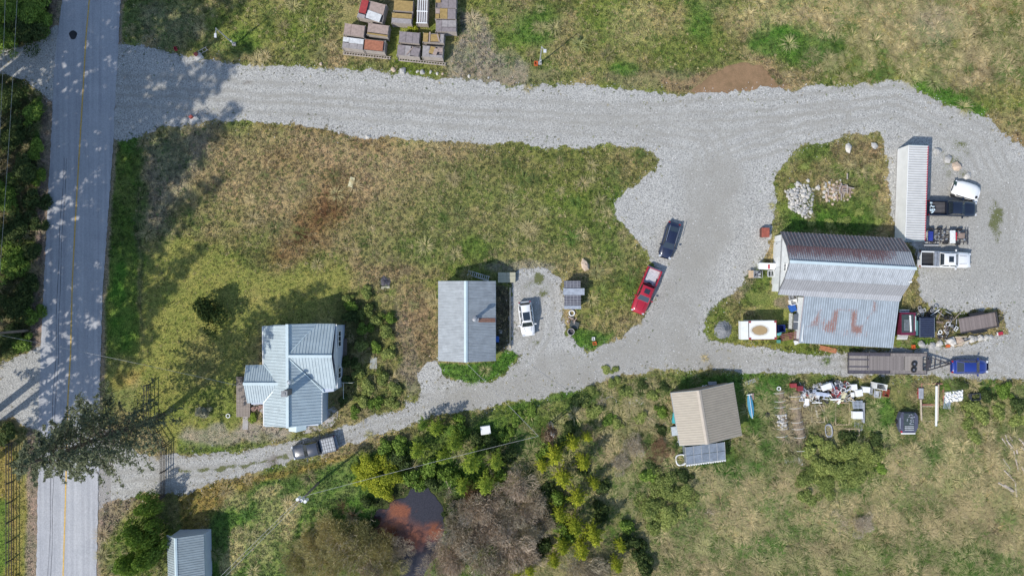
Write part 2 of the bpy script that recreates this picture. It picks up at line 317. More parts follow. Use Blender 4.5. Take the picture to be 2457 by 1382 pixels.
def new_grid_mesh(name, xs, ys, zf=None):
    nx, ny = len(xs), len(ys); X, Y = np.meshgrid(xs, ys); Z = zf(X, Y) if zf else np.zeros(X.shape)
    co = np.stack([X, Y, Z], -1).reshape(-1, 3)
    i = (np.arange(ny - 1)[:, None] * nx + np.arange(nx - 1)[None]).ravel()
    q = np.stack([i, i + 1, i + nx + 1, i + nx], -1)
    return mesh_np(name, co, q), X, Y
def mesh_np(name, co, q):
    """q: (n,k) array of faces"""
    me = bpy.data.meshes.new(name); n, k = q.shape
    me.vertices.add(len(co)); me.vertices.foreach_set('co', np.asarray(co, np.float32).ravel())
    me.loops.add(n * k); me.loops.foreach_set('vertex_index', q.astype(np.int32).ravel())
    me.polygons.add(n); me.polygons.foreach_set('loop_start', np.arange(0, n * k, k, dtype=np.int32))
    me.update(calc_edges=True); return me
def set_col(me, name, arr):
    a = me.attributes.new(name, 'FLOAT_COLOR', 'POINT')
    if arr.shape[-1] == 3: arr = np.concatenate([arr, np.ones(arr.shape[:-1] + (1,))], -1)
    a.data.foreach_set('color', arr.astype(np.float32).ravel())

def ground_mat():
    m, t, b = nt('grass_ground'); at = N(t, 'ShaderNodeAttribute', attribute_name='paint')
    g = N(t, 'ShaderNodeNewGeometry'); pos = g.outputs['Position']
    n1 = noise_n(t, 1.6, 6, .72, pos); n2 = noise_n(t, 8.0, 5, .75, pos); n3 = noise_n(t, .35, 5, .6, pos)
    c1 = ramp(t, n1.outputs[0], [(.32, (.55, .62, .5)), (.5, (1, 1, 1)), (.68, (1.5, 1.35, 1.25))])
    c2 = ramp(t, n2.outputs[0], [(.33, (.16, .18, .13)), (.5, (1.0, 1.0, .97)), (.66, (2.2, 2.1, 1.9))])
    c3 = ramp(t, n3.outputs[0], [(.3, (.82, .92, .8)), (.7, (1.18, 1.08, 1.1))])
    c = mixc(t, 1, at.outputs['Color'], c1.outputs[0], 'MULTIPLY'); c = mixc(t, 1, c, c2.outputs[0], 'MULTIPLY'); c = mixc(t, 1, c, c3.outputs[0], 'MULTIPLY')
    # scattered stones of the gravel verge
    n4 = noise_n(t, 7.0, 4, .8, pos); mm = N(t, 'ShaderNodeMath', operation='MULTIPLY_ADD'); t.links.new(at.outputs['Alpha'], mm.inputs[0]); mm.inputs[1].default_value = 1.0
    t.links.new(n4.outputs[0], mm.inputs[2]); st = N(t, 'ShaderNodeMath', operation='GREATER_THAN'); t.links.new(mm.outputs[0], st.inputs[0]); st.inputs[1].default_value = 1.0
    c = mixc(t, st.outputs[0], c, (.36, .34, .32))
    t.links.new(c, b.inputs['Base Color']); b.inputs['Roughness'].default_value = 1.0; b.inputs['Specular IOR Level'].default_value = 0.1
    bump(t, b, n2.outputs[0], 1.0, .12); return m

def gravel_mat(name, base, tan, speck=1.0, attr=True):
    m, t, b = nt(name); g = N(t, 'ShaderNodeNewGeometry'); pos = g.outputs['Position']
    n1 = noise_n(t, 6.5, 5, .8, pos); n2 = noise_n(t, .25, 6, .65, pos); v = N(t, 'ShaderNodeTexVoronoi'); v.inputs['Scale'].default_value = 9.0; t.links.new(pos, v.inputs['Vector'])
    c0 = ramp(t, n2.outputs[0], [(.35, tuple(x * .93 for x in base)), (.6, tuple(x * 1.05 for x in base))])
    lo = 1 - .62 * speck
    c1 = ramp(t, n1.outputs[0], [(.36, (lo, lo, lo)), (.46, (.92, .92, .92)), (.62, (1 + .42 * speck,) * 3)])
    c = mixc(t, 1, c0.outputs[0], c1.outputs[0], 'MULTIPLY')
    vr = ramp(t, v.outputs['Color'], [(0, (.78, .78, .8)), (1, (1.2, 1.19, 1.16))]); c = mixc(t, 1, c, vr.outputs[0], 'MULTIPLY')
    if attr:
        at = N(t, 'ShaderNodeAttribute', attribute_name='paint')
        ct = mixc(t, 1, tan, ramp(t, n1.outputs[0], [(.3, (.8,) * 3), (.7, (1.15,) * 3)]).outputs[0], 'MULTIPLY')
        sep = N(t, 'ShaderNodeSeparateColor'); t.links.new(at.outputs['Color'], sep.inputs[0])
        c = mixc(t, sep.outputs[0], c, ct)                      # red: packed fines
        gm = N(t, 'ShaderNodeMath', operation='ADD'); t.links.new(sep.outputs[1], gm.inputs[0]); t.links.new(n1.outputs[0], gm.inputs[1])
        gs = ramp(t, gm.outputs[0], [(.98, (0, 0, 0)), (1.08, (1, 1, 1))]); c = mixc(t, gs.outputs[0], c, (.13, .14, .06))   # green: weeds
        c = mixc(t, sep.outputs[2], c, (.13, .10, .08))   # blue: dark damp stain
    t.links.new(c, b.inputs['Base Color']); b.inputs['Roughness'].default_value = .95; b.inputs['Specular IOR Level'].default_value = .2
    bump(t, b, n1.outputs[0], .9, .05); return m

# dense sheet in the middle, coarse rings out to the horizon
_x = np.concatenate([[-2500, -1200, -500, -200, -110], np.arange(-72, 72.1, .28), [110, 200, 500, 1200, 2500]])
_y = np.concatenate([[-2500, -1200, -500, -200, -90], np.arange(-42, 42.1, .28), [90, 200, 500, 1200, 2500]])
def relief(X, Y):
    PX, PY = wpx(X, Y); m = sstep(1120, 1200, PX) * sstep(1010, 1120, PY) * (1 - sstep(2600, 2900, PX))
    z = (vnoise(X, Y, .25, 77, 4)) * .55 * m
    z = z * (1 - sstep(-60, -15, sdist(PX, PY, POND)))
    return z
POND = [(992,1168),(1030,1165),(1058,1205),(1066,1250),(1060,1310),(1035,1345),(1012,1400),(1005,1480),(955,1480),(955,1400),(962,1345),(948,1315),(898,1305),(880,1268),(905,1228),(955,1200)]
gm_, GX, GY = new_grid_mesh('ground', _x, _y, relief)
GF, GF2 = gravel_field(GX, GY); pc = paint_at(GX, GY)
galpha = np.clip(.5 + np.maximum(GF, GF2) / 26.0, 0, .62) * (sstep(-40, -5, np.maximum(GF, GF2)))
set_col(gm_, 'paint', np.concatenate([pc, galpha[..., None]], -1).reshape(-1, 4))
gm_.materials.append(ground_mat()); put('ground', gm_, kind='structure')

def field_sheet(name, fn, x0, x1, y0, y1, step, z, mat, paint=None):
    """marching squares: the sheet where fn(X,Y) > 0"""
    xs = np.arange(x0, x1 + step, step); ys = np.arange(y0, y1 + step, step); X, Y = np.meshgrid(xs, ys); F = fn(X, Y)
    F = np.where(F == 0, 1e-6, F); nx = len(xs); idx = -np.ones(F.shape, int); verts = []; faces = []
    ii = np.argwhere(F > 0)
    idx[ii[:, 0], ii[:, 1]] = np.arange(len(ii)); verts = [(xs[j], ys[i], z) for i, j in ii]
    ec = {}
    def ev(a, b):
        k = (a, b) if a < b else (b, a)
        if k in ec: return ec[k]
        (i0, j0), (i1, j1) = k; f0, f1 = F[i0, j0], F[i1, j1]; t = f0 / (f0 - f1)
        verts.append((xs[j0] + (xs[j1] - xs[j0]) * t, ys[i0] + (ys[i1] - ys[i0]) * t, z)); ec[k] = len(verts) - 1; return ec[k]
    P = F > 0; cnt = P[:-1, :-1].astype(int) + P[1:, :-1] + P[:-1, 1:] + P[1:, 1:]
    for i, j in np.argwhere(cnt == 4): faces.append((idx[i, j], idx[i, j + 1], idx[i + 1, j + 1], idx[i + 1, j]))
    for i, j in np.argwhere((cnt > 0) & (cnt < 4)):
        cs = [(i, j), (i, j + 1), (i + 1, j + 1), (i + 1, j)]; poly = []
        for k in range(4):
            a, b = cs[k], cs[(k + 1) % 4]
            if P[a]: poly.append(idx[a])
            if P[a] != P[b]: poly.append(ev(a, b))
        if len(poly) >= 3: faces.append(tuple(poly))
    me = bpy.data.meshes.new(name); me.from_pydata(verts, [], faces); me.update(); me.materials.append(mat)
    if paint is not None:
        v = np.array(verts); set_col(me, 'paint', paint(v[:, 0], v[:, 1]))
    return put(name, me, kind='structure')

def drive_paint(X, Y):
    PX, PY = wpx(X, Y); q = (vnoise(X, Y, .6, 71, 3) - .5) * 50
    def d(poly, f): return sstep(-f, f, sdist(PX + q * .5, PY + q * .4, poly))
    r = np.maximum.reduce([d([(1640,400),(1760,380),(1790,420),(1760,560),(1700,690),(1670,800),(1820,850),(1860,890),(1500,900),(1300,955),(1060,995),(1020,960),(1200,910),(1290,850),(1420,845),(1560,760),(1640,560)], 22) * .8,
        d([(2230,420),(2457,400),(2457,900),(2400,900),(2420,760),(2380,700),(2230,740)], 30) * .55, d(blob(1480,290,260,40), 40) * .4, d(blob(2330,320,110,60,30), 30) * .35, d([(600,1090),(760,1060),(950,1000),(980,1010),(800,1080),(600,1140)], 20) * .4])
    w = vnoise(X, Y, .9, 72, 3); rt = PX * 0
    for ln_, half in (([(250,215),(700,238),(1100,270),(1500,290),(1900,270),(2150,240),(2350,340),(2430,500),(2440,700),(2420,850)], 10), ([(1500,290),(1690,330),(1740,430),(1700,560),(1660,700),(1600,800),(1450,880),(1200,940),(950,1005),(700,1098),(500,1130),(250,1145)], 10), ([(1560,840),(1700,850),(1900,870),(2100,872),(2400,885)], 9), ([(1080,940),(1240,870),(1290,800),(1290,700)], 9), ([(1700,380),(1850,330),(2000,290)], 9)):
        d_ = np.full(PX.shape, 1e9)
        for (xa, ya), (xb, yb_) in zip(ln_, ln_[1:]):
            ex, ey = xb - xa, yb_ - ya; tt = np.clip(((PX - xa) * ex + (PY - ya) * ey) / (ex * ex + ey * ey), 0, 1); d_ = np.minimum(d_, np.hypot(PX + q * .3 - xa - tt * ex, PY + q * .3 - ya - tt * ey))
        rt = np.maximum(rt, np.exp(-((d_ - half) / 4.5) ** 2)); rt = np.maximum(rt, .8 * np.exp(-((d_ - half - 26) / 6.0) ** 2))
    r = np.maximum(r, rt * .85)
    mask = np.maximum.reduce([d(blob(2390,530,20,60), 14) * .5, d(blob(1540,560,40,60), 30) * .33, d(blob(1950,320,140,18,-10), 14) * .3, d(blob(1290,690,40,30), 14) * .4, d(blob(2290,380,60,60,40), 22) * .42, d(blob(2330,690,130,40), 40) * .2, d(blob(1950,865,180,14), 14) * .38, d(blob(1350,905,60,20), 20) * .3, d(blob(1280,820,20,14), 10) * .45, d(blob(1290,668,16,20), 8) * .5, d(blob(1300,700,10,12), 6) * .5, d(blob(2430,820,30,20), 14) * .4, d([(430,1125),(600,1108),(690,1085),(695,1100),(600,1124),(430,1140)], 8) * .58, d(blob(640,1128,70,6,-14), 8) * .4, d([(860,1040),(950,1000),(1200,945),(1200,955),(950,1012),(870,1050)], 8) * .3])
    mask = mask * (.6 + .9 * w) + .0
    st = np.maximum.reduce([d(blob(655,1105,14,16,20), 8) * .6, d(blob(590,196,12,4), 4) * .5, d(blob(1240,790,16,6), 6) * .2])
    return np.stack([np.clip(r * (.45 + 1.0 * vnoise(X, Y, .5, 75, 4)), 0, 1), np.clip(mask, 0, .9), st], -1)

MG = gravel_mat('grey_gravel', (.385, .378, .352), (.32, .305, .27))
field_sheet('gravel_driveway', lambda X, Y: gravel_field(X, Y)[0], -52, 68, -29, 32.5, .24, .035, MG, drive_paint)
field_sheet('side_driveway', lambda X, Y: gravel_field(X, Y)[1], -75, -59, -20, 36, .24, .03, MG, drive_paint)

# road
def road_mat():
    m, t, b = nt('asphalt'); g = N(t, 'ShaderNodeNewGeometry'); pos = g.outputs['Position']
    n1 = noise_n(t, 9, 4, .8, pos); n2 = noise_n(t, .4, 5, .6, pos)
    mp = N(t, 'ShaderNodeMapping'); mp.inputs['Scale'].default_value = (1.6, .03, 1); mp.inputs['Rotation'].default_value = (0, 0, math.radians(-2.4)); t.links.new(pos, mp.inputs['Vector']); n3 = noise_n(t, 1.2, 4, .6, mp.outputs[0])
    c = ramp(t, n2.outputs[0], [(.3, (.37, .375, .385)), (.7, (.43, .43, .435))]).outputs[0]
    c = mixc(t, 1, c, ramp(t, n1.outputs[0], [(.3, (.72,) * 3), (.5, (1,) * 3), (.7, (1.25,) * 3)]).outputs[0], 'MULTIPLY')
    c = mixc(t, 1, c, ramp(t, n3.outputs[0], [(.35, (.86, .86, .88)), (.65, (1.1,) * 3)]).outputs[0], 'MULTIPLY')
    t.links.new(c, b.inputs['Base Color']); b.inputs['Roughness'].default_value = .9; b.inputs['Specular IOR Level'].default_value = .25; bump(t, b, n1.outputs[0], .3, .02); return m
def lerp_edge(E, y):
    for (x0, y0), (x1, y1) in zip(E, E[1:]):
        if y0 <= y <= y1: return x0 + (x1 - x0) * (y - y0) / (y1 - y0)
    return E[0][0] + (y - E[0][1]) * -.03 if y < E[0][1] else E[-1][0]
def strip(name, fl, fr, y0, y1, z, mat, step=12, kind='structure', parent=None, jit=0.0):
    vs = []; fs = []; n = 0; y = y0
    while y <= y1:
        a = W(fl(y) + rng.uniform(-jit, jit), y); b_ = W(fr(y) + rng.uniform(-jit, jit), y); vs += [(*a, z), (*b_, z)]
        if n: fs.append((2 * n - 1, 2 * n - 2, 2 * n, 2 * n + 1))
        n += 1; y += step
    me = bpy.data.meshes.new(name); me.from_pydata(vs, [], fs); me.materials.append(mat); me.update(); return put(name, me, parent, kind)
strip('road', lambda y: lerp_edge(ROAD_L, y), lambda y: lerp_edge(ROAD_R, y), -2400, 3600, .05, road_mat(), 7, jit=1.1)
CL = [(218,-80),(215,0),(207,90),(201,200),(192,350),(182,520),(174,680),(170,850),(164,950),(158,1190),(152,1382),(149,1480)]
MY = M('yellow_line_paint', (.62, .40, .10), .8, var=.3, scale=6)
strip('yellow_centre_line', lambda y: lerp_edge(CL, y) - 1.7, lambda y: lerp_edge(CL, y) + 1.5, -600, 2400, .058, MY, 9, jit=.25)
MCR = M('tar_crack', (.10, .10, .11), .8)
for k, (a, b2) in enumerate(((122, 127), (116, 121))):
    strip('tar_seam', lambda y, k=k: lerp_edge(CL, y) - (30 + 6 * k) + 1.2 * math.sin(y * .03 + k), lambda y, k=k: lerp_edge(CL, y) - (28.9 + 6 * k) + 1.2 * math.sin(y * .03 + k), 380, 1440, .054, MCR, 14, jit=.3)
patch = MB(); x0, y0 = W(176, 85); patch.prism([(x0 + (.5 + .06 * math.sin(3 * a)) * math.cos(a), y0 + .58 * math.sin(a)) for a in np.linspace(0, 2 * math.pi, 24, endpoint=False)], .05, .075)
tag(patch.build('round_road_patch', M('black_iron', (.025, .026, .03), .7)), 'black round patch on the left lane of the paved road', 'manhole cover')  # flat black disc lying on the asphalt

# water
def pond_mat():
    m, t, b = nt('pond_water'); g = N(t, 'ShaderNodeNewGeometry'); pos = g.outputs['Position']; at = N(t, 'ShaderNodeAttribute', attribute_name='paint')
    n = noise_n(t, 1.2, 5, .6, pos); n2 = noise_n(t, 7, 4, .8, pos)
    sep = N(t, 'ShaderNodeSeparateColor'); t.links.new(at.outputs['Color'], sep.inputs[0])
    o = ramp(t, n2.outputs[0], [(.3, (.10, .03, .015)), (.7, (.32, .105, .04))]); dk = ramp(t, n2.outputs[0], [(.3, (.012, .013, .018)), (.7, (.045, .042, .055))])
    t.links.new(mixc(t, sep.outputs[0], dk.outputs[0], o.outputs[0]), b.inputs['Base Color']); b.inputs['Roughness'].default_value = .25
    bump(t, b, n.outputs[0], .15, .05); return m
def pond_paint(X, Y):
    PX, PY = wpx(X, Y); q = (vnoise(X, Y, .8, 91, 3) - .5) * 24
    q = q * 1.6 + (vnoise(X, Y, 3, 95, 2) - .5) * 26; r = np.maximum.reduce([sstep(-22, 22, sdist(PX + q, PY + q, blob(938, 1264, 44, 30, -10))), .8 * sstep(-20, 18, sdist(PX + q, PY, blob(995, 1288, 28, 28))), sstep(-10, 10, sdist(PX + q, PY, blob(955, 1225, 22, 20))), .9 * sstep(-10, 8, sdist(PX + q, PY, blob(1040, 1275, 18, 20)))])
    return np.stack([r, r, r], -1)
field_sheet('pond_water', lambda X, Y: sdist(*wpx(X, Y), POND) + (vnoise(X, Y, .8, 8, 3) - .5) * 22, -22, -7, -43, -24, .3, .05, pond_mat(), pond_paint)
MUD = [(1655,222),(1690,190),(1720,172),(1760,155),(1800,152),(1830,158),(1845,185),(1870,205),(1885,211),(1800,221),(1700,228)]
def mud_mat():
    m, t, b = nt('wet_clay'); g = N(t, 'ShaderNodeNewGeometry'); pos = g.outputs['Position']; n = noise_n(t, .9, 5, .6, pos); n2 = noise_n(t, 10, 4, .75, pos)
    c = ramp(t, n.outputs[0], [(.35, (.20, .125, .06)), (.6, (.27, .165, .085))]).outputs[0]
    c = mixc(t, 1, c, ramp(t, n2.outputs[0], [(.3, (.72,) * 3), (.7, (1.25,) * 3)]).outputs[0], 'MULTIPLY')
    t.links.new(c, b.inputs['Base Color']); b.inputs['Roughness'].default_value = .75; bump(t, b, n2.outputs[0], .3, .03); return m
field_sheet('clay_patch', lambda X, Y: sdist(*wpx(X, Y), MUD) + (vnoise(X, Y, .9, 18, 3) - .5) * 16, 20, 38, 24, 31, .25, .02, mud_mat())

# ---------------------------------------------------------------- grass tufts (nobody could count them)
def tuft_mesh(name, n, rad, ht, wid, seed, lean=.5):
    r = random.Random(seed); mb = MB()
    for i in range(n):
        a = r.uniform(0, 6.283); d = rad * .35 * r.random(); x, y = d * math.cos(a), d * math.sin(a)
        b = a + r.uniform(-.8, .8); L = rad * r.uniform(.4, 1.0) * (.4 + lean); h = ht * r.uniform(.5, 1.0); w = wid * r.uniform(.6, 1.3)
        tx, ty = x + L * math.cos(b), y + L * math.sin(b); mx, my = x + L * .35 * math.cos(b), y + L * .35 * math.sin(b); px, py = -math.sin(b) * w, math.cos(b) * w
        mb.add([(x - px, y - py, -.03), (x + px, y + py, -.03), (mx + px * .8, my + py * .8, h * .75), (mx - px * .8, my - py * .8, h * .75), (tx, ty, h * (1 - .35 * lean))], [(0, 1, 2, 3), (3, 2, 4)])
    return mb.mesh(name, leaf_mat('grass_blades', inst=True))
def leaf_mat(name, col=None, col2=None, inst=False, rough=.7, trans=.25):
    if (name,) in MATS: return MATS[(name,)]
    m, t, b = nt(name)
    if inst:
        at = N(t, 'ShaderNodeAttribute', attribute_name='tint', attribute_type='INSTANCER'); c = at.outputs['Color']
    else:
        at = N(t, 'ShaderNodeAttribute', attribute_name='rnd'); oi = N(t, 'ShaderNodeObjectInfo')
        c = ramp(t, at.outputs['Fac'], [(0, col), (1, col2)]).outputs[0]
        c = mixc(t, 1, c, ramp(t, oi.outputs['Random'], [(0, (.8, .82, .75)), (1, (1.22, 1.15, 1.1))]).outputs[0], 'MULTIPLY')
    t.links.new(c, b.inputs['Base Color']); b.inputs['Roughness'].default_value = rough; b.inputs['Specular IOR Level'].default_value = .25
    if trans:
        tr = N(t, 'ShaderNodeBsdfTranslucent'); t.links.new(c, tr.inputs[0]); ms = N(t, 'ShaderNodeMixShader'); ms.inputs[0].default_value = trans
        t.links.new(b.outputs[0], ms.inputs[1]); t.links.new(tr.outputs[0], ms.inputs[2]); t.links.new(ms.outputs[0], t.nodes['Material Output'].inputs[0])
    MATS[(name,)] = m; return m

def gn_scatter(name, pts, scl, rot, tint, meshes, pick):
    """one object of kind stuff: geometry-nodes instances of the meshes on given points"""
    me = bpy.data.meshes.new(name + '_points'); me.vertices.add(len(pts)); me.vertices.foreach_set('co', np.asarray(pts, np.float32).ravel())
    a = me.attributes.new('scl', 'FLOAT', 'POINT'); a.data.foreach_set('value', np.asarray(scl, np.float32))
    a = me.attributes.new('rot', 'FLOAT', 'POINT'); a.data.foreach_set('value', np.asarray(rot, np.float32))
    a = me.attributes.new('pick', 'INT', 'POINT'); a.data.foreach_set('value', np.asarray(pick, np.int32))
    set_col(me, 'tint', np.asarray(tint)); me.update()
    o = put(name, me, kind='stuff')
    ng = bpy.data.node_groups.new(name + '_scatter', 'GeometryNodeTree')
    ng.interface.new_socket('Geometry', in_out='INPUT', socket_type='NodeSocketGeometry'); ng.interface.new_socket('Geometry', in_out='OUTPUT', socket_type='NodeSocketGeometry')
    gi = ng.nodes.new('NodeGroupInput'); go = ng.nodes.new('NodeGroupOutput'); L = ng.links
    iop = ng.nodes.new('GeometryNodeInstanceOnPoints'); L.new(gi.outputs[0], iop.inputs['Points'])
    g2i = ng.nodes.new('GeometryNodeGeometryToInstance')
    srcs = []
    for k, mm in enumerate(meshes):
        so_ = bpy.data.objects.new('%s_source' % name, mm)          # never linked into the scene
        oi = ng.nodes.new('GeometryNodeObjectInfo'); oi.inputs['Object'].default_value = so_; oi.inputs['As Instance'].default_value = True; srcs.append(oi)
    for oi in reversed(srcs): L.new(oi.outputs['Geometry'], g2i.inputs[0])
    for oi in []: pass
    L.new(g2i.outputs[0], iop.inputs['Instance']); iop.inputs['Pick Instance'].default_value = True
    def na(nm, typ):
        n = ng.nodes.new('GeometryNodeInputNamedAttribute'); n.data_type = typ; n.inputs[0].default_value = nm; return n.outputs[0]
    L.new(na('pick', 'INT'), iop.inputs['Instance Index']); L.new(na('scl', 'FLOAT'), iop.inputs['Scale'])
    cx_ = ng.nodes.new('ShaderNodeCombineXYZ'); L.new(na('rot', 'FLOAT'), cx_.inputs[2]); L.new(cx_.outputs[0], iop.inputs['Rotation'])
    L.new(iop.outputs[0], go.inputs[0]); md = o.modifiers.new('scatter', 'NODES'); md.node_group = ng
    return o
# ================================================================ VEGETATION
FOOT = [[(1057,676),(1188,676),(1188,864),(1057,864)], [(655,780),(825,780),(825,935),(790,940),(790,1015),(655,1015)], [(610,880),(660,880),(660,960),(610,960)],
        [(1850,560),(2170,572),(2165,835),(1925,825),(1925,720),(1850,705)], [(2148,360),(2200,360),(2200,585),(2145,585)], [(1625,930),(1785,915),(1795,1040),(1640,1065)],
        [(1645,1060),(1740,1050),(1745,1100),(1655,1110)], [(420,1270),(510,1270),(500,1480),(410,1480)], [(820,15),(1100,15),(1085,160),(820,135)], [(1778,765),(1865,765),(1865,815),(1778,815)], [(1790,706),(1930,706),(1930,830),(1870,830)]]
def scatter_grass():
    n = 105000
    X = NR.uniform(-68, 68, n); Y = NR.uniform(-39.5, 39.5, n); PX, PY = wpx(X, Y)
    gf, gf2 = gravel_field(X, Y); g = np.maximum(gf, gf2)
    keep = (g < -1) | (NR.rand(n) < .34 * np.exp(-np.maximum(g, 0) / 13.0))
    rd = sdist(PX, PY, ROAD); keep &= rd < -9; keep &= sdist(PX, PY, POND) < -4; keep &= sdist(PX, PY, MUD) < -4
    for f in FOOT: keep &= sdist(PX, PY, f) < -1
    for f in BARE_SPOTS: keep &= ~((sdist(PX, PY, f) > 0) & (NR.rand(n) < .8))
    X, Y, PX, PY, g = X[keep], Y[keep], PX[keep], PY[keep], g[keep]; n = len(X)
    c = paint_at(X, Y); u = NR.rand(n, 1); q = NR.rand(n, 1)
    c = c * (.50 + 1.1 * u)
    c = np.where(q > .88 + .2 * (c[:, 1:2] > c[:, :1] * 1.25), c * .4 + np.array(G['straw']) * .8, c); c = np.where((q < .16), c * np.array([.55, .8, .5]), c)
    lawn = np.maximum.reduce([sstep(-20, 20, sdist(PX, PY, [(250,640),(430,560),(600,650),(860,650),(850,780),(640,780),(600,1030),(420,1090),(250,950)])), sstep(-10, 10, sdist(PX, PY, [(-80,1020),(90,1150),(90,1500),(-80,1500)]))])
    roughp = np.maximum(sstep(1000, 1100, PY) * sstep(1150, 1300, PX), sstep(900, 940, PY) * sstep(1300, 1500, PX) * .5)
    roughp = np.maximum(roughp, sstep(1850, 2150, PX) * (1 - sstep(150, 230, PY)) * .55)
    scl = NR.uniform(.6, 1.25, n) * (1 - .5 * lawn) * (1 + .5 * roughp)
    pick = NR.randint(0, 4, n); tall = (NR.rand(n) < roughp * .22 + .008) & (lawn < .3)
    pick = np.where(tall, 4 + NR.randint(0, 3, n), pick); scl = np.where(tall, NR.uniform(.55, 1.25, n), scl)
    st = np.array(G['straw']) * (.7 + .7 * NR.rand(n, 1)); gr = np.array([.12, .2, .045]) * (.7 + .6 * NR.rand(n, 1))
    tc = np.where(NR.rand(n, 1) < .68, st, gr); tc = tc * .6 + c * .5
    c = np.where(tall[:, None], tc, c); scl = np.where((g > -6), scl * .6, scl)
    m = [tuft_mesh('grass_tuft', 14, .30, .20, .03, k) for k in range(4)] + [tuft_mesh('straw_tussock', 60, .95, .5, .028, 10 + k, .95) for k in range(3)]
    gn_scatter('rough_grass', np.stack([X, Y, relief(X, Y)], -1), scl, NR.uniform(0, 6.28, n), c, m, pick)
BARE_SPOTS = [blob(2260,940,90,10), [(2105,920),(2180,915),(2200,1015),(2110,1030)], blob(1905,1010,26,80,-4), blob(1230,180,100,18), blob(500,1048,75,26), [(590,1010),(700,1030),(700,1052),(600,1062),(560,1040)], blob(1890,725,34,18), blob(1570,196,100,16)]
scatter_grass()

# loose stones along the gravel verges and over the gravel
def stone_mesh(name, seed, mat, nu=6, nv=4, rough=.28, flat=.62):
    r = random.Random(seed); vs = []; fs = []
    for j in range(nv + 1):
        p = math.pi * j / nv
        for i in range(nu):
            t = 2 * math.pi * i / nu; q = 1 + r.uniform(-rough, rough)
            vs.append((math.sin(p) * math.cos(t) * q, math.sin(p) * math.sin(t) * q, math.cos(p) * flat * (1 + r.uniform(-.15, .15))))
    for j in range(nv):
        for i in range(nu): fs.append((j * nu + i, (j + 1) * nu + i, (j + 1) * nu + (i + 1) % nu, j * nu + (i + 1) % nu))
    me = bpy.data.meshes.new(name); me.from_pydata(vs, [], fs); me.materials.append(mat); me.update(); return me
def stone_inst_mat():
    m, t, b = nt('loose_stone'); at = N(t, 'ShaderNodeAttribute', attribute_name='tint', attribute_type='INSTANCER'); t.links.new(at.outputs['Color'], b.inputs['Base Color']); b.inputs['Roughness'].default_value = .9; return m
def scatter_stones():
    n = 150000; X = NR.uniform(-68, 67, n); Y = NR.uniform(-31, 34, n); gf, gf2 = gravel_field(X, Y); g = np.maximum(gf, gf2)
    p = np.where(g > 0, .10 + .5 * np.exp(-np.abs(g) / 22), .55 * np.exp(-np.abs(g) / 7)); rd = sdist(*wpx(X, Y), ROAD)
    keep = (NR.rand(n) < p) & (rd < -2); X, Y, g = X[keep], Y[keep], g[keep]; n = len(X)
    v = NR.uniform(.16, .72, (n, 1)) ** 1.0; c = np.array([1.0, .985, .96]) * v
    sc = NR.uniform(.025, .075, n); gn_scatter('loose_gravel', np.stack([X, Y, np.full(n, .045)], -1), sc, NR.uniform(0, 6, n), c, [stone_mesh('gravel_stone', k, STM, 5, 3) for k in range(3)], NR.randint(0, 3, n))
STM = stone_inst_mat(); scatter_stones()

# ---- crowns
def set_rnd(me, vals):
    a = me.attributes.new('rnd', 'FLOAT', 'POINT'); a.data.foreach_set('value', np.asarray(vals, np.float32))
def leaves_mesh(name, P, Nn, size, mat, seed=0, asp=.55, up=.35):
    """leaf-sized bent faces at points P facing roughly Nn"""
    r = np.random.RandomState(seed); n = len(P); d = r.normal(size=(n, 3)); nn = Nn + d * .75; nn[:, 2] += up; nn /= np.linalg.norm(nn, axis=1)[:, None]
    a = np.cross(nn, r.normal(size=(n, 3))); a /= np.linalg.norm(a, axis=1)[:, None]; b = np.cross(nn, a); s = (size * r.uniform(.6, 1.35, n))[:, None]
    a = a * s; b = b * s * asp
    v = np.stack([P - a, P + b * .9 - nn * s * .1, P + a, P - b * .9 - nn * s * .1], 1).reshape(-1, 3); q = np.arange(4 * n).reshape(n, 4)
    me = mesh_np(name, v, q); set_rnd(me, np.repeat(r.rand(n), 4)); me.materials.append(mat); return me
def bush_points(n, seed, lumps=7, flat=.75, spiky=0.0):
    r = np.random.RandomState(seed); c = r.normal(size=(lumps, 3)) * .42; c[:, 2] = np.abs(c[:, 2]) * flat + .35; rad = r.uniform(.28, .55, lumps); c[0] = (0, 0, .55); rad[0] = .6
    w = rad ** 2; k = r.choice(lumps, n, p=w / w.sum()); d = r.normal(size=(n, 3)); d /= np.linalg.norm(d, axis=1)[:, None]; d[:, 2] = np.abs(d[:, 2]) * 1.1 - .25
    q = r.uniform(.62, 1.05, n) ** .7; q = q * (1 + spiky * r.rand(n) ** 4)
    P = c[k] + d * (rad[k] * q)[:, None]; P[:, 2] = np.maximum(P[:, 2], .02) * flat; return P, d
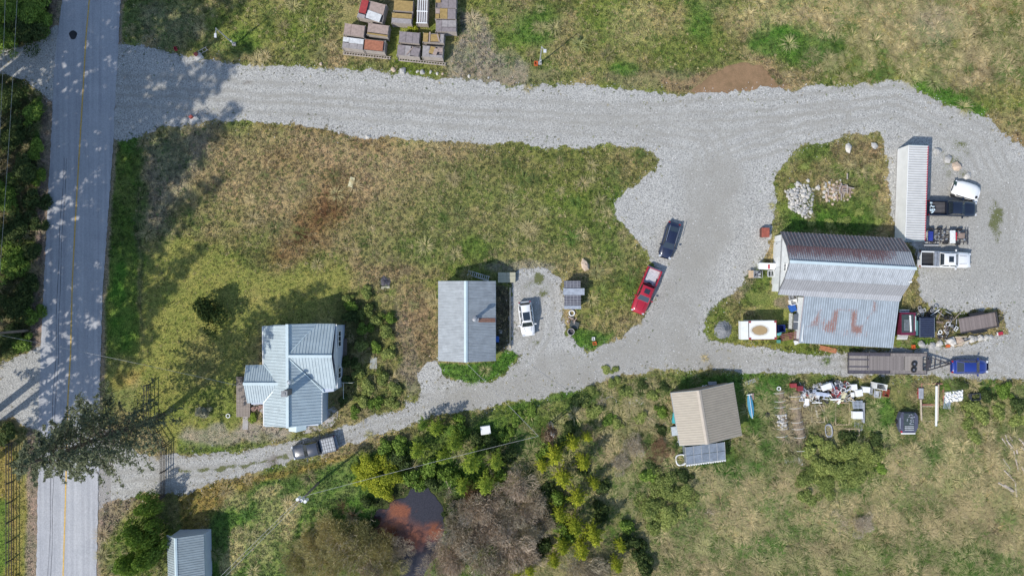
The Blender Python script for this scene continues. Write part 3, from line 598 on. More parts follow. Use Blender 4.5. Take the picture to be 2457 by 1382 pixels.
def twig_mesh(name, n, seed, mat, L=1.0, wid=.012, spread=.9, sub=3):
    r = random.Random(seed); mb = MB(); rn = []
    def strand(p, d, L, w, depth):
        segs = 3; pts = [Vector(p)]
        for i in range(segs):
            d = (d + Vector((r.uniform(-.25, .25), r.uniform(-.25, .25), r.uniform(-.1, .2)))).normalized(); pts.append(pts[-1] + d * L / segs)
        side = d.cross(Vector((r.uniform(-1, 1), r.uniform(-1, 1), r.uniform(-1, 1)))).normalized(); vs = []; m = len(pts)
        for i, q in enumerate(pts): ww = w * (1 - .75 * i / (m - 1)); vs += [q - side * ww, q + side * ww]
        mb.add(vs, [(2 * i, 2 * i + 1, 2 * i + 3, 2 * i + 2) for i in range(m - 1)]); rn.extend([r.random()] * len(vs))
        if depth:
            for k in range(sub):
                q = pts[r.randint(1, m - 1)]; dd = (d + Vector((r.uniform(-.9, .9), r.uniform(-.9, .9), r.uniform(-.2, .6)))).normalized(); strand(q, dd, L * r.uniform(.35, .6), w * .6, depth - 1)
    for i in range(n):
        a = r.uniform(0, 6.283); e = r.uniform(.15, 1.0); d = Vector((math.cos(a) * spread * (1.1 - e), math.sin(a) * spread * (1.1 - e), e)).normalized()
        strand((math.cos(a) * .1 * r.random(), math.sin(a) * .1 * r.random(), 0), d, L * r.uniform(.6, 1.05), wid, 2)
    me = mb.mesh(name, mat); set_rnd(me, rn); return me
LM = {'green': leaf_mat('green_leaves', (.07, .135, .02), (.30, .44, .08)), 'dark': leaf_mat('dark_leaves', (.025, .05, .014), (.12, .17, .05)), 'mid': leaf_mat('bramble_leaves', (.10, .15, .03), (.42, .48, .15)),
      'yellow': leaf_mat('yellow_green_leaves', (.20, .26, .02), (.62, .64, .07)), 'olive': leaf_mat('olive_buds', (.26, .24, .09), (.66, .60, .30)), 'needle': leaf_mat('conifer_needles', (.04, .055, .035), (.25, .28, .16)),
      'bright': leaf_mat('bright_needles', (.13, .22, .02), (.50, .60, .10)), 'pale': leaf_mat('pale_flowering_leaves', (.2, .22, .13), (.55, .53, .42))}
TM = {'grey': leaf_mat('grey_twigs', (.26, .21, .16), (.74, .65, .52), trans=0), 'red': leaf_mat('reddish_twigs', (.16, .08, .05), (.45, .28, .18), trans=0), 'bark': M('bark', (.12, .095, .075), .95, var=.4, scale=4)}
CROWN = {}
def crown(kind, v):
    key = (kind, v)
    if key in CROWN: return CROWN[key]
    if kind in ('bush', 'bigbush'):
        n, sz = (1300, .10) if kind == 'bush' else (4600, .055)
        P, d = bush_points(n, 30 + v, 7 if kind == 'bush' else 16, .8); me = leaves_mesh('foliage', P, d, sz, LM['green'], v)
    elif kind == 'twigs': me = twig_mesh('twigs', 34, 50 + v, TM['grey'], 1.15, .012)
    elif kind == 'brush':                                    # dense tangle of thin bare twigs
        r = np.random.RandomState(170 + v); n = 4200; P, d = bush_points(n, 190 + v, 12, .8); up_ = np.stack([P[:, 0], P[:, 1], P[:, 2] * .5 + .5], -1) + r.normal(size=(n, 3)) * .45; up_ /= np.linalg.norm(up_, axis=1)[:, None]
        sd = np.cross(up_, r.normal(size=(n, 3))); sd /= np.linalg.norm(sd, axis=1)[:, None]; L = r.uniform(.07, .24, (n, 1)); w = r.uniform(.004, .0085, (n, 1))
        vv = np.stack([P - sd * w, P + sd * w, P + up_ * L + sd * w * .4, P + up_ * L - sd * w * .4], 1).reshape(-1, 3); me = mesh_np('twigs', vv, np.arange(4 * n).reshape(n, 4)); set_rnd(me, np.repeat(r.rand(n), 4)); me.materials.append(TM['grey'])
    elif kind == 'sapling':
        r = np.random.RandomState(70 + v); Ps = []; ds = []; nb = 62
        for i in range(nb):
            z = (i / nb) ** .8; a = i * 2.4 + r.uniform(-.3, .3); L = (1 - z) ** .6 * r.uniform(.6, 1.15) * .85 + .05; m = int(75 * L + 10); s = r.rand(m) ** .7
            ca, sa = math.cos(a), math.sin(a); lat = r.uniform(-1, 1, m) * .17 * (1.1 - s) * (L + .3)
            zz = z * 1.5 + s * L * .25 - s * s * .06; x = ca * s * L - sa * lat; y = sa * s * L + ca * lat
            Ps.append(np.stack([x, y, zz + r.normal(size=m) * .015], -1)); ds.append(np.tile([ca * .3, sa * .3, .8], (m, 1)))
        P = np.concatenate(Ps); d = np.concatenate(ds); me = leaves_mesh('foliage', P, d, .055, LM['bright'], v, asp=.38, up=.6)
    CROWN[key] = me; return me
TRUNK = MB().cyl((0, 0, 0), (.03, .02, .45), .035, .02, 6).cyl((.03, .02, .45), (0, 0, .8), .02, .008, 6).mesh('stem', TM['bark'])
def plant(name, label, cat, px, py, r, kind, mat, group, hgt=None, v=None, stem=True, twigs=False):
    """r: crown radius in metres; px, py: middle of the crown as seen; hgt: height in metres"""
    hgt = hgt or r * 1.1; x, y = W(px, py, hgt * .6); root = bpy.data.objects.new(name, None); COL.objects.link(root); root.location = (x, y, float(relief(np.array([x]), np.array([y]))[0])); root.empty_display_size = .3
    tag(root, label, cat, group); v = rng.randrange(3) if v is None else v
    me = crown(kind, v); zs = {'bush': 1.05, 'bigbush': 1.05, 'twigs': 1.25, 'sapling': 1.5, 'brush': 1.05}[kind]
    o = put('twigs' if kind in ('twigs', 'brush') else 'foliage', me, root, scale=(r, r, hgt / zs), rz=rng.uniform(0, 6.28)); o['kind'] = 'stuff'
    o.material_slots[0].link = 'OBJECT'; o.material_slots[0].material = mat
    if stem: put('stem', TRUNK, root, scale=(r * 1.2, r * 1.2, hgt * .95))
    if twigs:
        o2 = put('twigs', crown('twigs', (v + 1) % 3), root, scale=(r * .95, r * .95, hgt / 1.1)); o2['kind'] = 'stuff'; o2.material_slots[0].link = 'OBJECT'; o2.material_slots[0].material = TM['grey']
    return root

# conifer with drooping whorled branches
def conifer_mesh(seed, z0=.26, n_wh=40, R=.195, leaf=.0072, per=30):
    """unit height tree; returns (crown mesh, branch mesh)"""
    r = np.random.RandomState(seed); Ps = []; ds = []; mb = MB(); rr = random.Random(seed)
    for w in range(n_wh):
        z = z0 + (1 - z0) * (w / n_wh) ** .92; t = (z - z0) / (1 - z0); L0 = R * (1 - t) ** .62 * (.55 + .45 * min(1, t * 6 + .35)) + .008
        for k in range(5 if t < .85 else 3):
            if t < .15 and rr.random() < .3: continue
            a = rr.uniform(0, 6.283); L = L0 * rr.uniform(.6, 1.12); up = rr.uniform(.0, .25); ca, sa = math.cos(a), math.sin(a); zz = z + rr.uniform(-.01, .01); pts = []
            for i in range(5):
                s = i / 4; pts.append((ca * s * L, sa * s * L, zz + up * s * L - .42 * s * s * L))
            for i in range(4): mb.beam(pts[i], pts[i + 1], .0016 * (1.2 - i * .25) * (1.3 - t), mi=0)
            m = int(per * (.35 + L / R)); s = .15 + .85 * r.rand(m) ** .75; side = r.choice([-1, 1], m); ll = r.uniform(.05, .36, m) * L * (1.15 - s); fwd = ll * .55
            x = ca * (s * L + fwd) - sa * side * ll; y = sa * (s * L + fwd) + ca * side * ll; zc = zz + up * s * L - .42 * s * s * L - ll * .35
            for q in range(4):
                u = (q + .5) / 4; bx, by = ca * s * L, sa * s * L; bz = zz + up * s * L - .42 * s * s * L
                Ps.append(np.stack([bx + (x - bx) * u, by + (y - by) * u, bz + (zc - bz) * u], -1) + r.normal(size=(m, 3)) * .0016)
                ds.append(np.tile([ca * .3, sa * .3, .7], (m, 1)))
    P = np.concatenate(Ps); d = np.concatenate(ds); me = leaves_mesh('needle_foliage', P, d, leaf, LM['needle'], seed, asp=.33, up=.3)
    bm_ = mb.mesh('branches', TM['bark']); return me, bm_
BIGF, BIGB = conifer_mesh(3, n_wh=38, per=28, leaf=.0062); OFFF, OFFB = conifer_mesh(5, z0=.36, n_wh=24, R=.16, leaf=.0125, per=8)
def trunk_mesh(): return MB().cyl((0, 0, 0), (.002, .001, .5), .013, .0085, 10).cyl((.002, .001, .5), (0, 0, .99), .0085, .001, 8).mesh('trunk', TM['bark'], True)
TRK = trunk_mesh()
def _unused(): pass
def big_conifer(px, py, h, label, group, F, B, cat='tree', rz=0.0, wide=1.0):
    x, y = W(px, py); r = bpy.data.objects.new('conifer_tree', None); COL.objects.link(r); r.location = (x, y, 0); tag(r, label, cat, group)
    put('trunk', TRK, r, scale=h); f = put('needle_foliage', F, r, scale=(h * wide, h * wide, h), rz=rz); f['kind'] = 'stuff'; b = put('branches', B, r, scale=(h * wide, h * wide, h), rz=rz); b['kind'] = 'stuff'; return r
big_conifer(392, 996, 27, 'tall dark conifer leaning out over the paved road beside the rail fence', None, BIGF, BIGB, rz=.6, wide=1.25)
for i, (px, py, h) in enumerate([(-15,990,36),(-75,1075,35),(-140,960,40),(-30,870,40),(-35,735,43),(-110,800,42),(-25,600,44),(-120,660,43),(-30,470,44),(-115,520,44),(-25,345,44),(-120,390,43),(-40,225,43),(-110,270,42),(-25,110,40),(-110,150,42),(-30,-20,40),(-120,20,42),(-40,-150,38),(-200,900,42),(-220,600,44),(-220,330,44),(-60,1140,31)]):
    big_conifer(px, py, h, 'tall roadside conifer in the wood left of the road, its shadow on the asphalt', 'roadside wood conifers', OFFF, OFFB, rz=i * 1.3, wide=rng.uniform(.85, 1.05))

plant('evergreen_tree', 'round dark evergreen alone on the mown lawn', 'tree', 490, 750, 2.1, 'bigbush', LM['dark'], None, 4.6, 1)
plant('evergreen_tree', 'second layer evergreen', 'tree', 490, 750, 1.0, 'bush', LM['dark'], None, 3.0, 1) if False else None
plant('flowering_bush', 'pale flowering round bush on the lawn left of the blue roofed house', 'bush', 487, 992, 1.15, 'bush', LM['pale'], None, 1.2, twigs=True)
for (px, py, r, h, lab) in [(350,1225,1.5,5,'nearer the driveway gate'),(320,1290,2.0,6,'beside the paved road'),(355,1335,2.0,7,'nearest the small blue roofed shed'),(305,1365,2.0,5,'at the lower photo edge by the road')]:
    plant('roadside_tree', 'leafy dark green tree ' + lab, 'tree', px, py, r, 'bigbush', LM['green'], 'trees by the lower road fence', h)
# shrubs of the strip left of the road
k = 0
for (px, py, r) in [(20,20,2.6),(75,15,2.4),(50,70,2.6),(100,55,1.6),(10,95,2.2),(20,240,2),(70,270,1.8),(30,330,2.2),(85,350,1.4),(50,410,2.2),(15,470,2.2),(75,480,1.8),(40,550,2.2),(80,600,1.5),(20,640,2.2),(70,680,1.7),(30,740,2.2),(75,760,1.5),(15,810,2),(55,828,1.6),(95,420,1.2),(85,540,1.2),(5,560,2),(15,1035,1.6)]:
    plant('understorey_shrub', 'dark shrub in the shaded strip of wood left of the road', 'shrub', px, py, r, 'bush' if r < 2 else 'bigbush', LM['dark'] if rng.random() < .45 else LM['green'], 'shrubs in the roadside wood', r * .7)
for (px, py, r, m, h) in [(838,760,1.2,'dark',1.5),(845,735,1.0,'green',1.2),(880,745,1.2,'mid',1.4),(905,770,1.1,'mid',1.2),(870,790,1.1,'green',1.3),(925,800,1.2,'mid',1.2),(935,760,1,'green',1.1),(835,720,.9,'mid',.9),(830,870,1.1,'dark',1.3),(835,915,1.0,'dark',1.1),(870,830,1,'mid',1.1),(935,850,1.2,'mid',1.1),(860,895,1.1,'mid',1),(880,925,1.2,'mid',1),(920,905,1.2,'mid',1.2),(945,930,1.1,'mid',1),(870,960,1.1,'mid',1),(905,965,1.1,'green',1),(935,965,1,'mid',.9),(850,985,.9,'green',.8),(820,960,.9,'dark',.9),(900,830,.9,'green',1),(880,705,1,'mid',.9)]:
    plant('garden_shrub', 'leafy shrub in the tangled garden between the blue roofed house and the dirt track', 'shrub', px, py, r, 'bush', LM[m], 'shrubs of the house garden', h)
plant('garden_plant', 'bright spiky green plant in front of the porch wall of the blue roofed house', 'plant', 606, 1000, .75, 'bush', LM['bright'], None, .7)
# young trees south of the lower drive
for (px, py, r, h, m, lab) in [(1045,1030,1.6,5,'bright','beside the drive, furthest left of the row'),(1090,1065,1.9,6,'bright','with a dark gap at its right'),(1130,1115,2.0,6.5,'bright','in the middle of the thicket'),(1165,1165,1.9,6,'bright','under the power wire'),(1190,1110,1.6,5,'bright','right of the dark gap'),(1000,1085,1.6,5,'bright','left of the thicket'),(1015,1020,1.3,4,'green','touching the drive edge'),(1060,1100,1.5,5,'bright','below the power wire'),(1110,1170,1.5,5,'bright','nearest the pond')]:
    plant('young_conifer', 'young bright green conifer ' + lab, 'tree', px, py, r, 'sapling', LM[m], 'young conifers south of the drive', h)
for (px, py, r) in [(880,1120,1.7),(905,1160,1.9),(945,1135,1.6),(870,1150,1.3),(930,1180,1.2)]:
    plant('yellow_bush', 'yellow green leafy bush just left of the dark pond', 'bush', px, py, r, 'bigbush', LM['yellow'], 'yellow green bushes by the pond', r * 1.1)
for (px, py, r, h) in [(1330,1095,1.9,5),(1375,1065,1.5,4.5),(1400,1110,1.6,5),(1350,1150,1.8,5),(1385,1195,1.7,5),(1345,1235,1.6,5),(1425,1160,1.2,4),(1380,1265,1.8,6),(1425,1285,2.0,6),(1350,1310,1.5,5),(1300,1120,1.2,4),(1395,1320,1.7,6),(1270,1365,1.4,4),(1240,1380,1.3,4),(1330,1345,1.3,4),(1480,1355,1.4,4.5),(1490,1310,1.2,4),(1410,1050,1.0,3.5)]:
    plant('young_conifer', 'yellow green young conifer in the line running down from the ivy covered pole', 'tree', px, py, r, 'sapling', LM['yellow'], 'yellow green conifers below the ivy pole', h, v=0)
for (px, py, r, m, h) in [(1240,1165,2.2,'grey',3.2),(1280,1210,2.0,'grey',3),(1215,1230,1.8,'grey',3),(1150,1225,2.2,'grey',3.6),(1110,1290,2.6,'grey',4),(1160,1340,2.8,'grey',4.5),(1220,1310,2.4,'grey',4),(1090,1350,2.2,'grey',4),(1270,1280,2.0,'grey',3.4),(1130,1180,1.4,'red',2.4),(1390,1365,2.2,'grey',3.4),(820,1215,1.1,'red',1.6),(1070,1320,2.2,'grey',3.4),(1120,1225,1.9,'grey',3),(1180,1200,1.8,'grey',2.6),(1265,1335,2.0,'grey',3),(1090,1255,1.6,'grey',2.4),(1195,1370,2.2,'grey',3.6),(1310,1250,1.5,'grey',2.4),(1150,1285,2.0,'grey',3.4),(1250,1235,1.7,'grey',2.6),(890,1375,2.0,'grey',3),(960,1320,1.4,'grey',2),(1075,1180,1.2,'grey',2),(1430,1365,1.8,'grey',2.6),(940,1205,1.0,'red',1.2),(845,1235,1.1,'red',1.6),(1050,1380,2.0,'grey',3.4),(1190,1270,2,'grey',3.4),(1300,1050,1.2,'red',2.6),(1240,1120,1.3,'grey',2.2),(1560,1010,.9,'grey',.9),(1440,960,1.1,'grey',1),(1580,1075,1.4,'red',1.4),(1490,1110,1.4,'grey',1.2),(1520,1070,1.4,'grey',1.3),(1700,1230,1.2,'grey',1),(2070,1260,1.5,'grey',1.2),(2020,1260,1.2,'grey',1),(2000,1240,1.1,'grey',1)]:
    plant('bare_shrub', 'leafless twiggy shrub in the rough ground south of the drive', 'shrub', px, py, r * 1.05, 'brush' if r > 1.3 else 'twigs', TM[m], 'leafless shrubs', h, stem=False)
for (px, py, r, h) in [(740,1300,1.6,2),(790,1360,2.2,3),(845,1310,2.2,3),(920,1310,1.7,2.6),(700,1340,1.6,2),(760,1330,2.0,2.8),(810,1290,2.2,3),(850,1345,2.4,3.4),(905,1325,2.0,3),(780,1265,1.8,2.4),(870,1290,2,3),(720,1365,1.8,2.4),(930,1365,1.9,3)]:
    plant('budding_shrub', 'olive coloured budding shrub on the left side of the pond', 'shrub', px, py, r * 1.1, 'brush', LM['olive'], 'budding shrubs left of the pond', h, twigs=True)
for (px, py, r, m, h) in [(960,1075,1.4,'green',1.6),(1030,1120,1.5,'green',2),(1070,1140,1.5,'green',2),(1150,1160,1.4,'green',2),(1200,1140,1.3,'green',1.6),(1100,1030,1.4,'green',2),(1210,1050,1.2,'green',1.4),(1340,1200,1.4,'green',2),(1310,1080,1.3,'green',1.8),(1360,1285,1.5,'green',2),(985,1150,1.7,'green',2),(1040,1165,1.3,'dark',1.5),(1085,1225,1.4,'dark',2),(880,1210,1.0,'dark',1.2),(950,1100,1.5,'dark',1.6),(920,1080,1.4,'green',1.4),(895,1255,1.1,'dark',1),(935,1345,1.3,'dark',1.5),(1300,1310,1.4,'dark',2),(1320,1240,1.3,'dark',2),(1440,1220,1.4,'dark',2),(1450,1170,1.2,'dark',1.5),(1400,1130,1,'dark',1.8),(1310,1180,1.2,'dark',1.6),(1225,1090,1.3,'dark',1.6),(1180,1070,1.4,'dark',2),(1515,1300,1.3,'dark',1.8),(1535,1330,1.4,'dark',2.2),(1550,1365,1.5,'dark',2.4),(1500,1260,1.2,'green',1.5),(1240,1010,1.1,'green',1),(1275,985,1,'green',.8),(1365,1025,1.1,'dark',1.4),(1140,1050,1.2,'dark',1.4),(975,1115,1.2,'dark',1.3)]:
    plant('thicket_shrub', 'dark leafy shrub filling the thicket around the pond and young trees', 'shrub', px, py, r, 'bush', LM[m], 'dark shrubs in the thicket', h)
for (px, py, r, m, h) in [(1590,1160,1.9,'mid',1.5),(1640,1190,1.7,'mid',1.3),(1560,1210,1.8,'mid',1.4),(1610,1240,1.8,'mid',1.3),(1570,1265,1.4,'mid',1.1),(1550,1140,1.3,'green',1.2),(1640,1145,1.3,'dark',1),(1945,1080,1.3,'mid',1.2),(1985,1085,1.7,'mid',1.4),(2035,1090,1.8,'mid',1.4),(2080,1095,1.7,'mid',1.3),(1965,1125,1.7,'mid',1.4),(2015,1135,1.8,'mid',1.3),(2060,1145,1.6,'mid',1.2),(1935,1150,1.5,'mid',1.2),(1980,1165,1.5,'mid',1.1),(2100,1060,1.2,'dark',1),(2040,1050,1.2,'dark',1),(1960,1055,1,'mid',.8),(1930,1190,1.3,'mid',1),(2110,1120,1.1,'green',.8)]:
    plant('bramble_bush', 'low rounded bramble bush in the rough ground below the tan roofed shed', 'bush', px, py, r, 'bigbush' if r > 1.4 else 'bush', LM[m], 'bramble bushes', h)
for (px, py, r, m, h) in [(1400,960,1.1,'mid',.9),(1430,985,1.2,'mid',1),(1460,1010,1.1,'green',.8),(1500,940,1.1,'mid',.9),(1540,925,1,'dark',.8),(1570,950,1.1,'mid',.9),(1590,985,1.1,'green',1),(1470,920,.9,'mid',.7),(1590,1030,1,'dark',.9),(1480,1020,1,'mid',.8),(1540,1000,1,'mid',.8),(1420,940,.9,'mid',.8),(2330,975,1.3,'mid',1.1),(2370,955,1.2,'dark',1.2),(2410,945,1.3,'green',1),(2440,970,1.3,'dark',1.1),(2360,1000,1.3,'mid',1),(2400,990,1.2,'mid',1),(2320,1020,1.1,'mid',.8),(2440,1010,1.2,'mid',.9),(2310,925,.9,'dark',.7),(2270,925,.8,'green',.5),(2340,1050,1.1,'mid',.7),(1595,930,.8,'dark',.7),(1565,1120,1.1,'dark',.8),(2415,930,1,'green',.8)]:
    plant('scrub_bush', 'low green scrub bush between the drive edge and the scrap strewn grass', 'bush', px, py, r, 'bush', LM[m], 'scrub bushes by the drive', h)
for (px, py, r) in [(1900,445,.6),(1935,400,.7),(2085,480,.8),(2065,510,.8),(2030,530,.9),(1990,540,.9),(1950,535,.8),(2100,450,.6),(2110,530,.8),(2070,430,.7),(1455,890,.8),(1475,885,.6)]:
    plant('weed_clump', 'low leafy weed clump near the barn or the drive bend', 'plant', px, py, r, 'bush', LM['mid'], 'weed clumps', .35, stem=False)

TM['rust'] = leaf_mat('rusty_stalks', (.12, .055, .03), (.36, .19, .10), trans=0)
for k_ in range(30):
    u_ = k_ / 29; plant('dead_weed', 'small clump of dead rust brown stalks in the middle of the dry field', 'plant', 690 + 115 * u_ + rng.gauss(0, 16), 600 - 130 * u_ + rng.gauss(0, 14), rng.uniform(.35, .7), 'twigs', TM['rust'], 'dead rust brown weeds in the dry field', .5, stem=False)
# ================================================================ BUILDINGS
def metal_roof_mat(name, base, rust=(.20, .075, .04), rust2=(.33, .16, .11), dirt=.3, rough=.45, streak=1.0, metal=.0, spec=.45):
    if (name,) in MATS: return MATS[(name,)]
    m, t, b = nt(name); uv = N(t, 'ShaderNodeAttribute', attribute_name='sheet_uv'); at = N(t, 'ShaderNodeAttribute', attribute_name='rust')
    mp = N(t, 'ShaderNodeMapping'); mp.inputs['Scale'].default_value = (7.0, .55, 1); t.links.new(uv.outputs['Vector'], mp.inputs['Vector']); n1 = noise_n(t, 1.0, 5, .7, mp.outputs[0])
    g = N(t, 'ShaderNodeNewGeometry'); n2 = noise_n(t, 1.1, 5, .65, g.outputs['Position']); n3 = noise_n(t, 9, 3, .7, g.outputs['Position'])
    c = ramp(t, n1.outputs[0], [(.3, tuple(x * (1 - dirt * streak) for x in base)), (.6, base)]).outputs[0]
    c = mixc(t, 1, c, ramp(t, n2.outputs[0], [(.35, (1 - dirt * .5,) * 3), (.65, (1.06,) * 3)]).outputs[0], 'MULTIPLY')
    ad = N(t, 'ShaderNodeMath', operation='ADD'); t.links.new(at.outputs['Fac'], ad.inputs[0])
    mx = N(t, 'ShaderNodeMath', operation='MULTIPLY_ADD'); t.links.new(n1.outputs[0], mx.inputs[0]); mx.inputs[1].default_value = .9; t.links.new(n3.outputs[0], mx.inputs[2])
    t.links.new(mx.outputs[0], ad.inputs[1]); th = ramp(t, ad.outputs[0], [(.0, (0, 0, 0)), (1.0, (1, 1, 1))]); th.color_ramp.elements[0].position = .0
    mr = N(t, 'ShaderNodeMapRange'); t.links.new(ad.outputs[0], mr.inputs[0]); mr.inputs[1].default_value = 1.42; mr.inputs[2].default_value = 1.6
    rc = ramp(t, n3.outputs[0], [(.35, rust), (.7, rust2)])
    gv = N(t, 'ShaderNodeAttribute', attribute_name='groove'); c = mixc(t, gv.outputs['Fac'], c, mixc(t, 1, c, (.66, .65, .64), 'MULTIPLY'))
    t.links.new(mixc(t, mr.outputs[0], c, rc.outputs[0]), b.inputs['Base Color']); b.inputs['Roughness'].default_value = rough; b.inputs['Metallic'].default_value = metal; b.inputs['Specular IOR Level'].default_value = spec
    MATS[(name,)] = m; return m
def corr(parent, name, p00, p10, p11, p01, mat, pitch=.3, ht=.035, nv=6, rust=None, width=.25, kind=None, th=.03, world=False):
    """corrugated sheet: ribs run from p00 to p01, repeated along p00 to p10"""
    A, B, C, D = [np.array(p, float) for p in (p00, p10, p11, p01)]
    L = np.linalg.norm(B - A); LV = np.linalg.norm(D - A); nr = max(1, int(round(L / pitch))); us = []; hs = []
    for i in range(nr):
        for f, h in ((0, 0), (1 - width, 0), (1 - width * .8, ht), (1 - width * .2, ht)): us.append((i + f) / nr); hs.append(h)
    us.append(1); hs.append(0); us = np.array(us); hs = np.array(hs); vs = np.linspace(0, 1, nv + 1); U, V = np.meshgrid(us, vs)
    n = np.cross(B - A, D - A); n /= np.linalg.norm(n)
    if n[2] < -1e-6: n = -n
    P = (A * ((1 - U) * (1 - V))[..., None] + B * (U * (1 - V))[..., None] + C * (U * V)[..., None] + D * ((1 - U) * V)[..., None]) + n * hs[None, :, None]
    nx, ny = len(us), len(vs); i = (np.arange(ny - 1)[:, None] * nx + np.arange(nx - 1)[None]).ravel(); q = np.stack([i, i + 1, i + nx + 1, i + nx], -1)
    co = P.reshape(-1, 3); lo = np.array([A, B, C, D]) - n * th; k = len(co); co = np.concatenate([co, lo]); co2 = co
    me = bpy.data.meshes.new(name); me.from_pydata([tuple(v) for v in co2], [], [tuple(f) for f in q] + [(k + 3, k + 2, k + 1, k)]); me.materials.append(mat)
    a = me.attributes.new('sheet_uv', 'FLOAT_VECTOR', 'POINT'); uv = np.stack([U * L, V * LV, U * 0], -1).reshape(-1, 3); a.data.foreach_set('vector', np.concatenate([uv, np.zeros((4, 3))]).astype(np.float32).ravel())
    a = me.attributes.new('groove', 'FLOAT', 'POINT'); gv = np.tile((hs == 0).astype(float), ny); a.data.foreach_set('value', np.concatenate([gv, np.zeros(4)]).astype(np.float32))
    r = (rust(U, V) if rust else U * 0).ravel(); a = me.attributes.new('rust', 'FLOAT', 'POINT'); a.data.foreach_set('value', np.concatenate([r, np.zeros(4)]).astype(np.float32)); me.update()
    o = put(name, me, parent, kind)
    if world: o.location = -parent.location
    return o
def window(parent, c, w, h, axis, deg=0, panes=2, col=None, name='window'):
    """axis 'x' or 'y': the direction the window faces (sign gives the side); c: centre on the wall"""
    fr = MB(); gl = MB(); s = 1 if axis[0] == '+' else -1; X = axis[1] == 'x'; d = .05
    def bx(mb, a, z, sa, sz, dep, off):
        if X: mb.box(c[0] + s * off, c[1] + a, c[2] + z, dep, sa, sz)
        else: mb.box(c[0] + a, c[1] + s * off, c[2] + z, sa, dep, sz)
    for z in (-h / 2, h / 2): bx(fr, 0, z, w + .1, .09, .08, .04)
    for k in range(panes + 1): bx(fr, -w / 2 + w * k / panes, 0, .08 if k in (0, panes) else .05, h - .08, .07, .035)
    f = fr.build(name, M('white_trim', (.78, .78, .76), .6, var=.06), parent)
    for k in range(panes):
        g = MB(); a = -w / 2 + w * (k + .5) / panes
        bx(g, a, 0, w / panes - .07, h - .1, .02, .02); g.build('pane', GLASS, f)
    return f
GLASS = M('window_glass', (.03, .04, .05), .08, var=.1, spec=.9)
WOOD = M('weathered_wood', (.30, .25, .21), .9, var=.35, scale=3); WOODD = M('dark_wood', (.14, .115, .10), .9, var=.35, scale=3); WOODL = M('light_wood', (.50, .42, .30), .85, var=.25, scale=3)
def gable(name, label, cat, px, py, deg, L, w1, w2, e1, e2, rh, over, roofm, wallm, pitch=.3, rust1=None, rust2=None, ridge_w=.0, ridge_mat=None, gable_mat=None, ht=.035):
    """ridge along local x; +y side w1 wide with eave e1, -y side w2 wide with eave e2"""
    t = thing(name, label, cat, px, py, 0, deg); a, b = L / 2, w1; c = w2
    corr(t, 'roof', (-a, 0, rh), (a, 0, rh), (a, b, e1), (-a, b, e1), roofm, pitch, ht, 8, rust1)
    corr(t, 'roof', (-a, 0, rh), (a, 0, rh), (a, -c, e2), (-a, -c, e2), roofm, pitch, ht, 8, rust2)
    i = a - over; y1 = b - over; y2 = c - over; k1 = e1 + (rh - e1) * over / b - .06; k2 = e2 + (rh - e2) * over / c - .06
    sec = [(-y2, 0), (y1, 0), (y1, k1), (0, rh - .08), (-y2, k2)]; vs = [(-i, y, z) for y, z in sec] + [(i, y, z) for y, z in sec]
    MB().add(vs, [(4, 3, 2, 1, 0), (5, 6, 7, 8, 9), (0, 1, 6, 5), (1, 2, 7, 6), (4, 0, 5, 9)]).build('wall', wallm, t)
    if ridge_w:
        mb = MB(); s1 = (rh - e1) / b; s2 = (rh - e2) / c; r = ridge_w
        mb.add([(-a - .02, r, rh - s1 * r + .07), (a + .02, r, rh - s1 * r + .07), (a + .02, 0, rh + .08), (-a - .02, 0, rh + .08), (-a - .02, -r, rh - s2 * r + .07), (a + .02, -r, rh - s2 * r + .07)], [(0, 3, 2, 1), (3, 4, 5, 2)]).build('ridge_cap', ridge_mat or roofm, t)
    fb = MB()
    for s, e, w in ((1, e1, b), (-1, e2, c)):
        for xx in (-a, a): fb.beam((xx, 0, rh - .1), (xx, s * w, e - .1), .04, .16)
        fb.beam((-a, s * w, e - .12), (a, s * w, e - .12), .05, .13)
    fb.build('trim_board', M('pale_blue_trim', (.42, .50, .56), .6, var=.1), t); return t
R_BLUE = metal_roof_mat('pale_blue_metal', (.45, .525, .55), dirt=.22, rough=.38)
R_GAR = metal_roof_mat('weathered_galvanised', (.54, .585, .615), dirt=.32, rough=.45)
R_BARN = metal_roof_mat('barn_galvanised', (.50, .525, .57), rust=(.115, .055, .055), rust2=(.21, .13, .13), dirt=.25, rough=.5)
R_BARN2 = metal_roof_mat('barn_grey_sheet', (.40, .405, .43), dirt=.18, rough=.55)
R_LEAN = metal_roof_mat('lean_to_galvanised', (.47, .54, .60), rust=(.19, .085, .065), rust2=(.34, .22, .19), dirt=.25, rough=.45)
R_TAN = metal_roof_mat('tan_metal', (.50, .44, .35), dirt=.10, rough=.5)
R_WHITE = metal_roof_mat('white_container_steel', (.74, .74, .72), dirt=.10, rough=.55)
R_TEAL = metal_roof_mat('bright_ridge', (.55, .65, .67), dirt=.08, rough=.4)
WALLW = M('white_siding', (.70, .71, .70), .8, var=.12, scale=1.5); WALLB = M('pale_blue_siding', (.50, .55, .63), .75, var=.06, scale=2); WALLG = M('grey_block_wall', (.34, .34, .33), .9, var=.2)
CONC = M('concrete', (.40, .375, .35), .95, var=.15, scale=2)

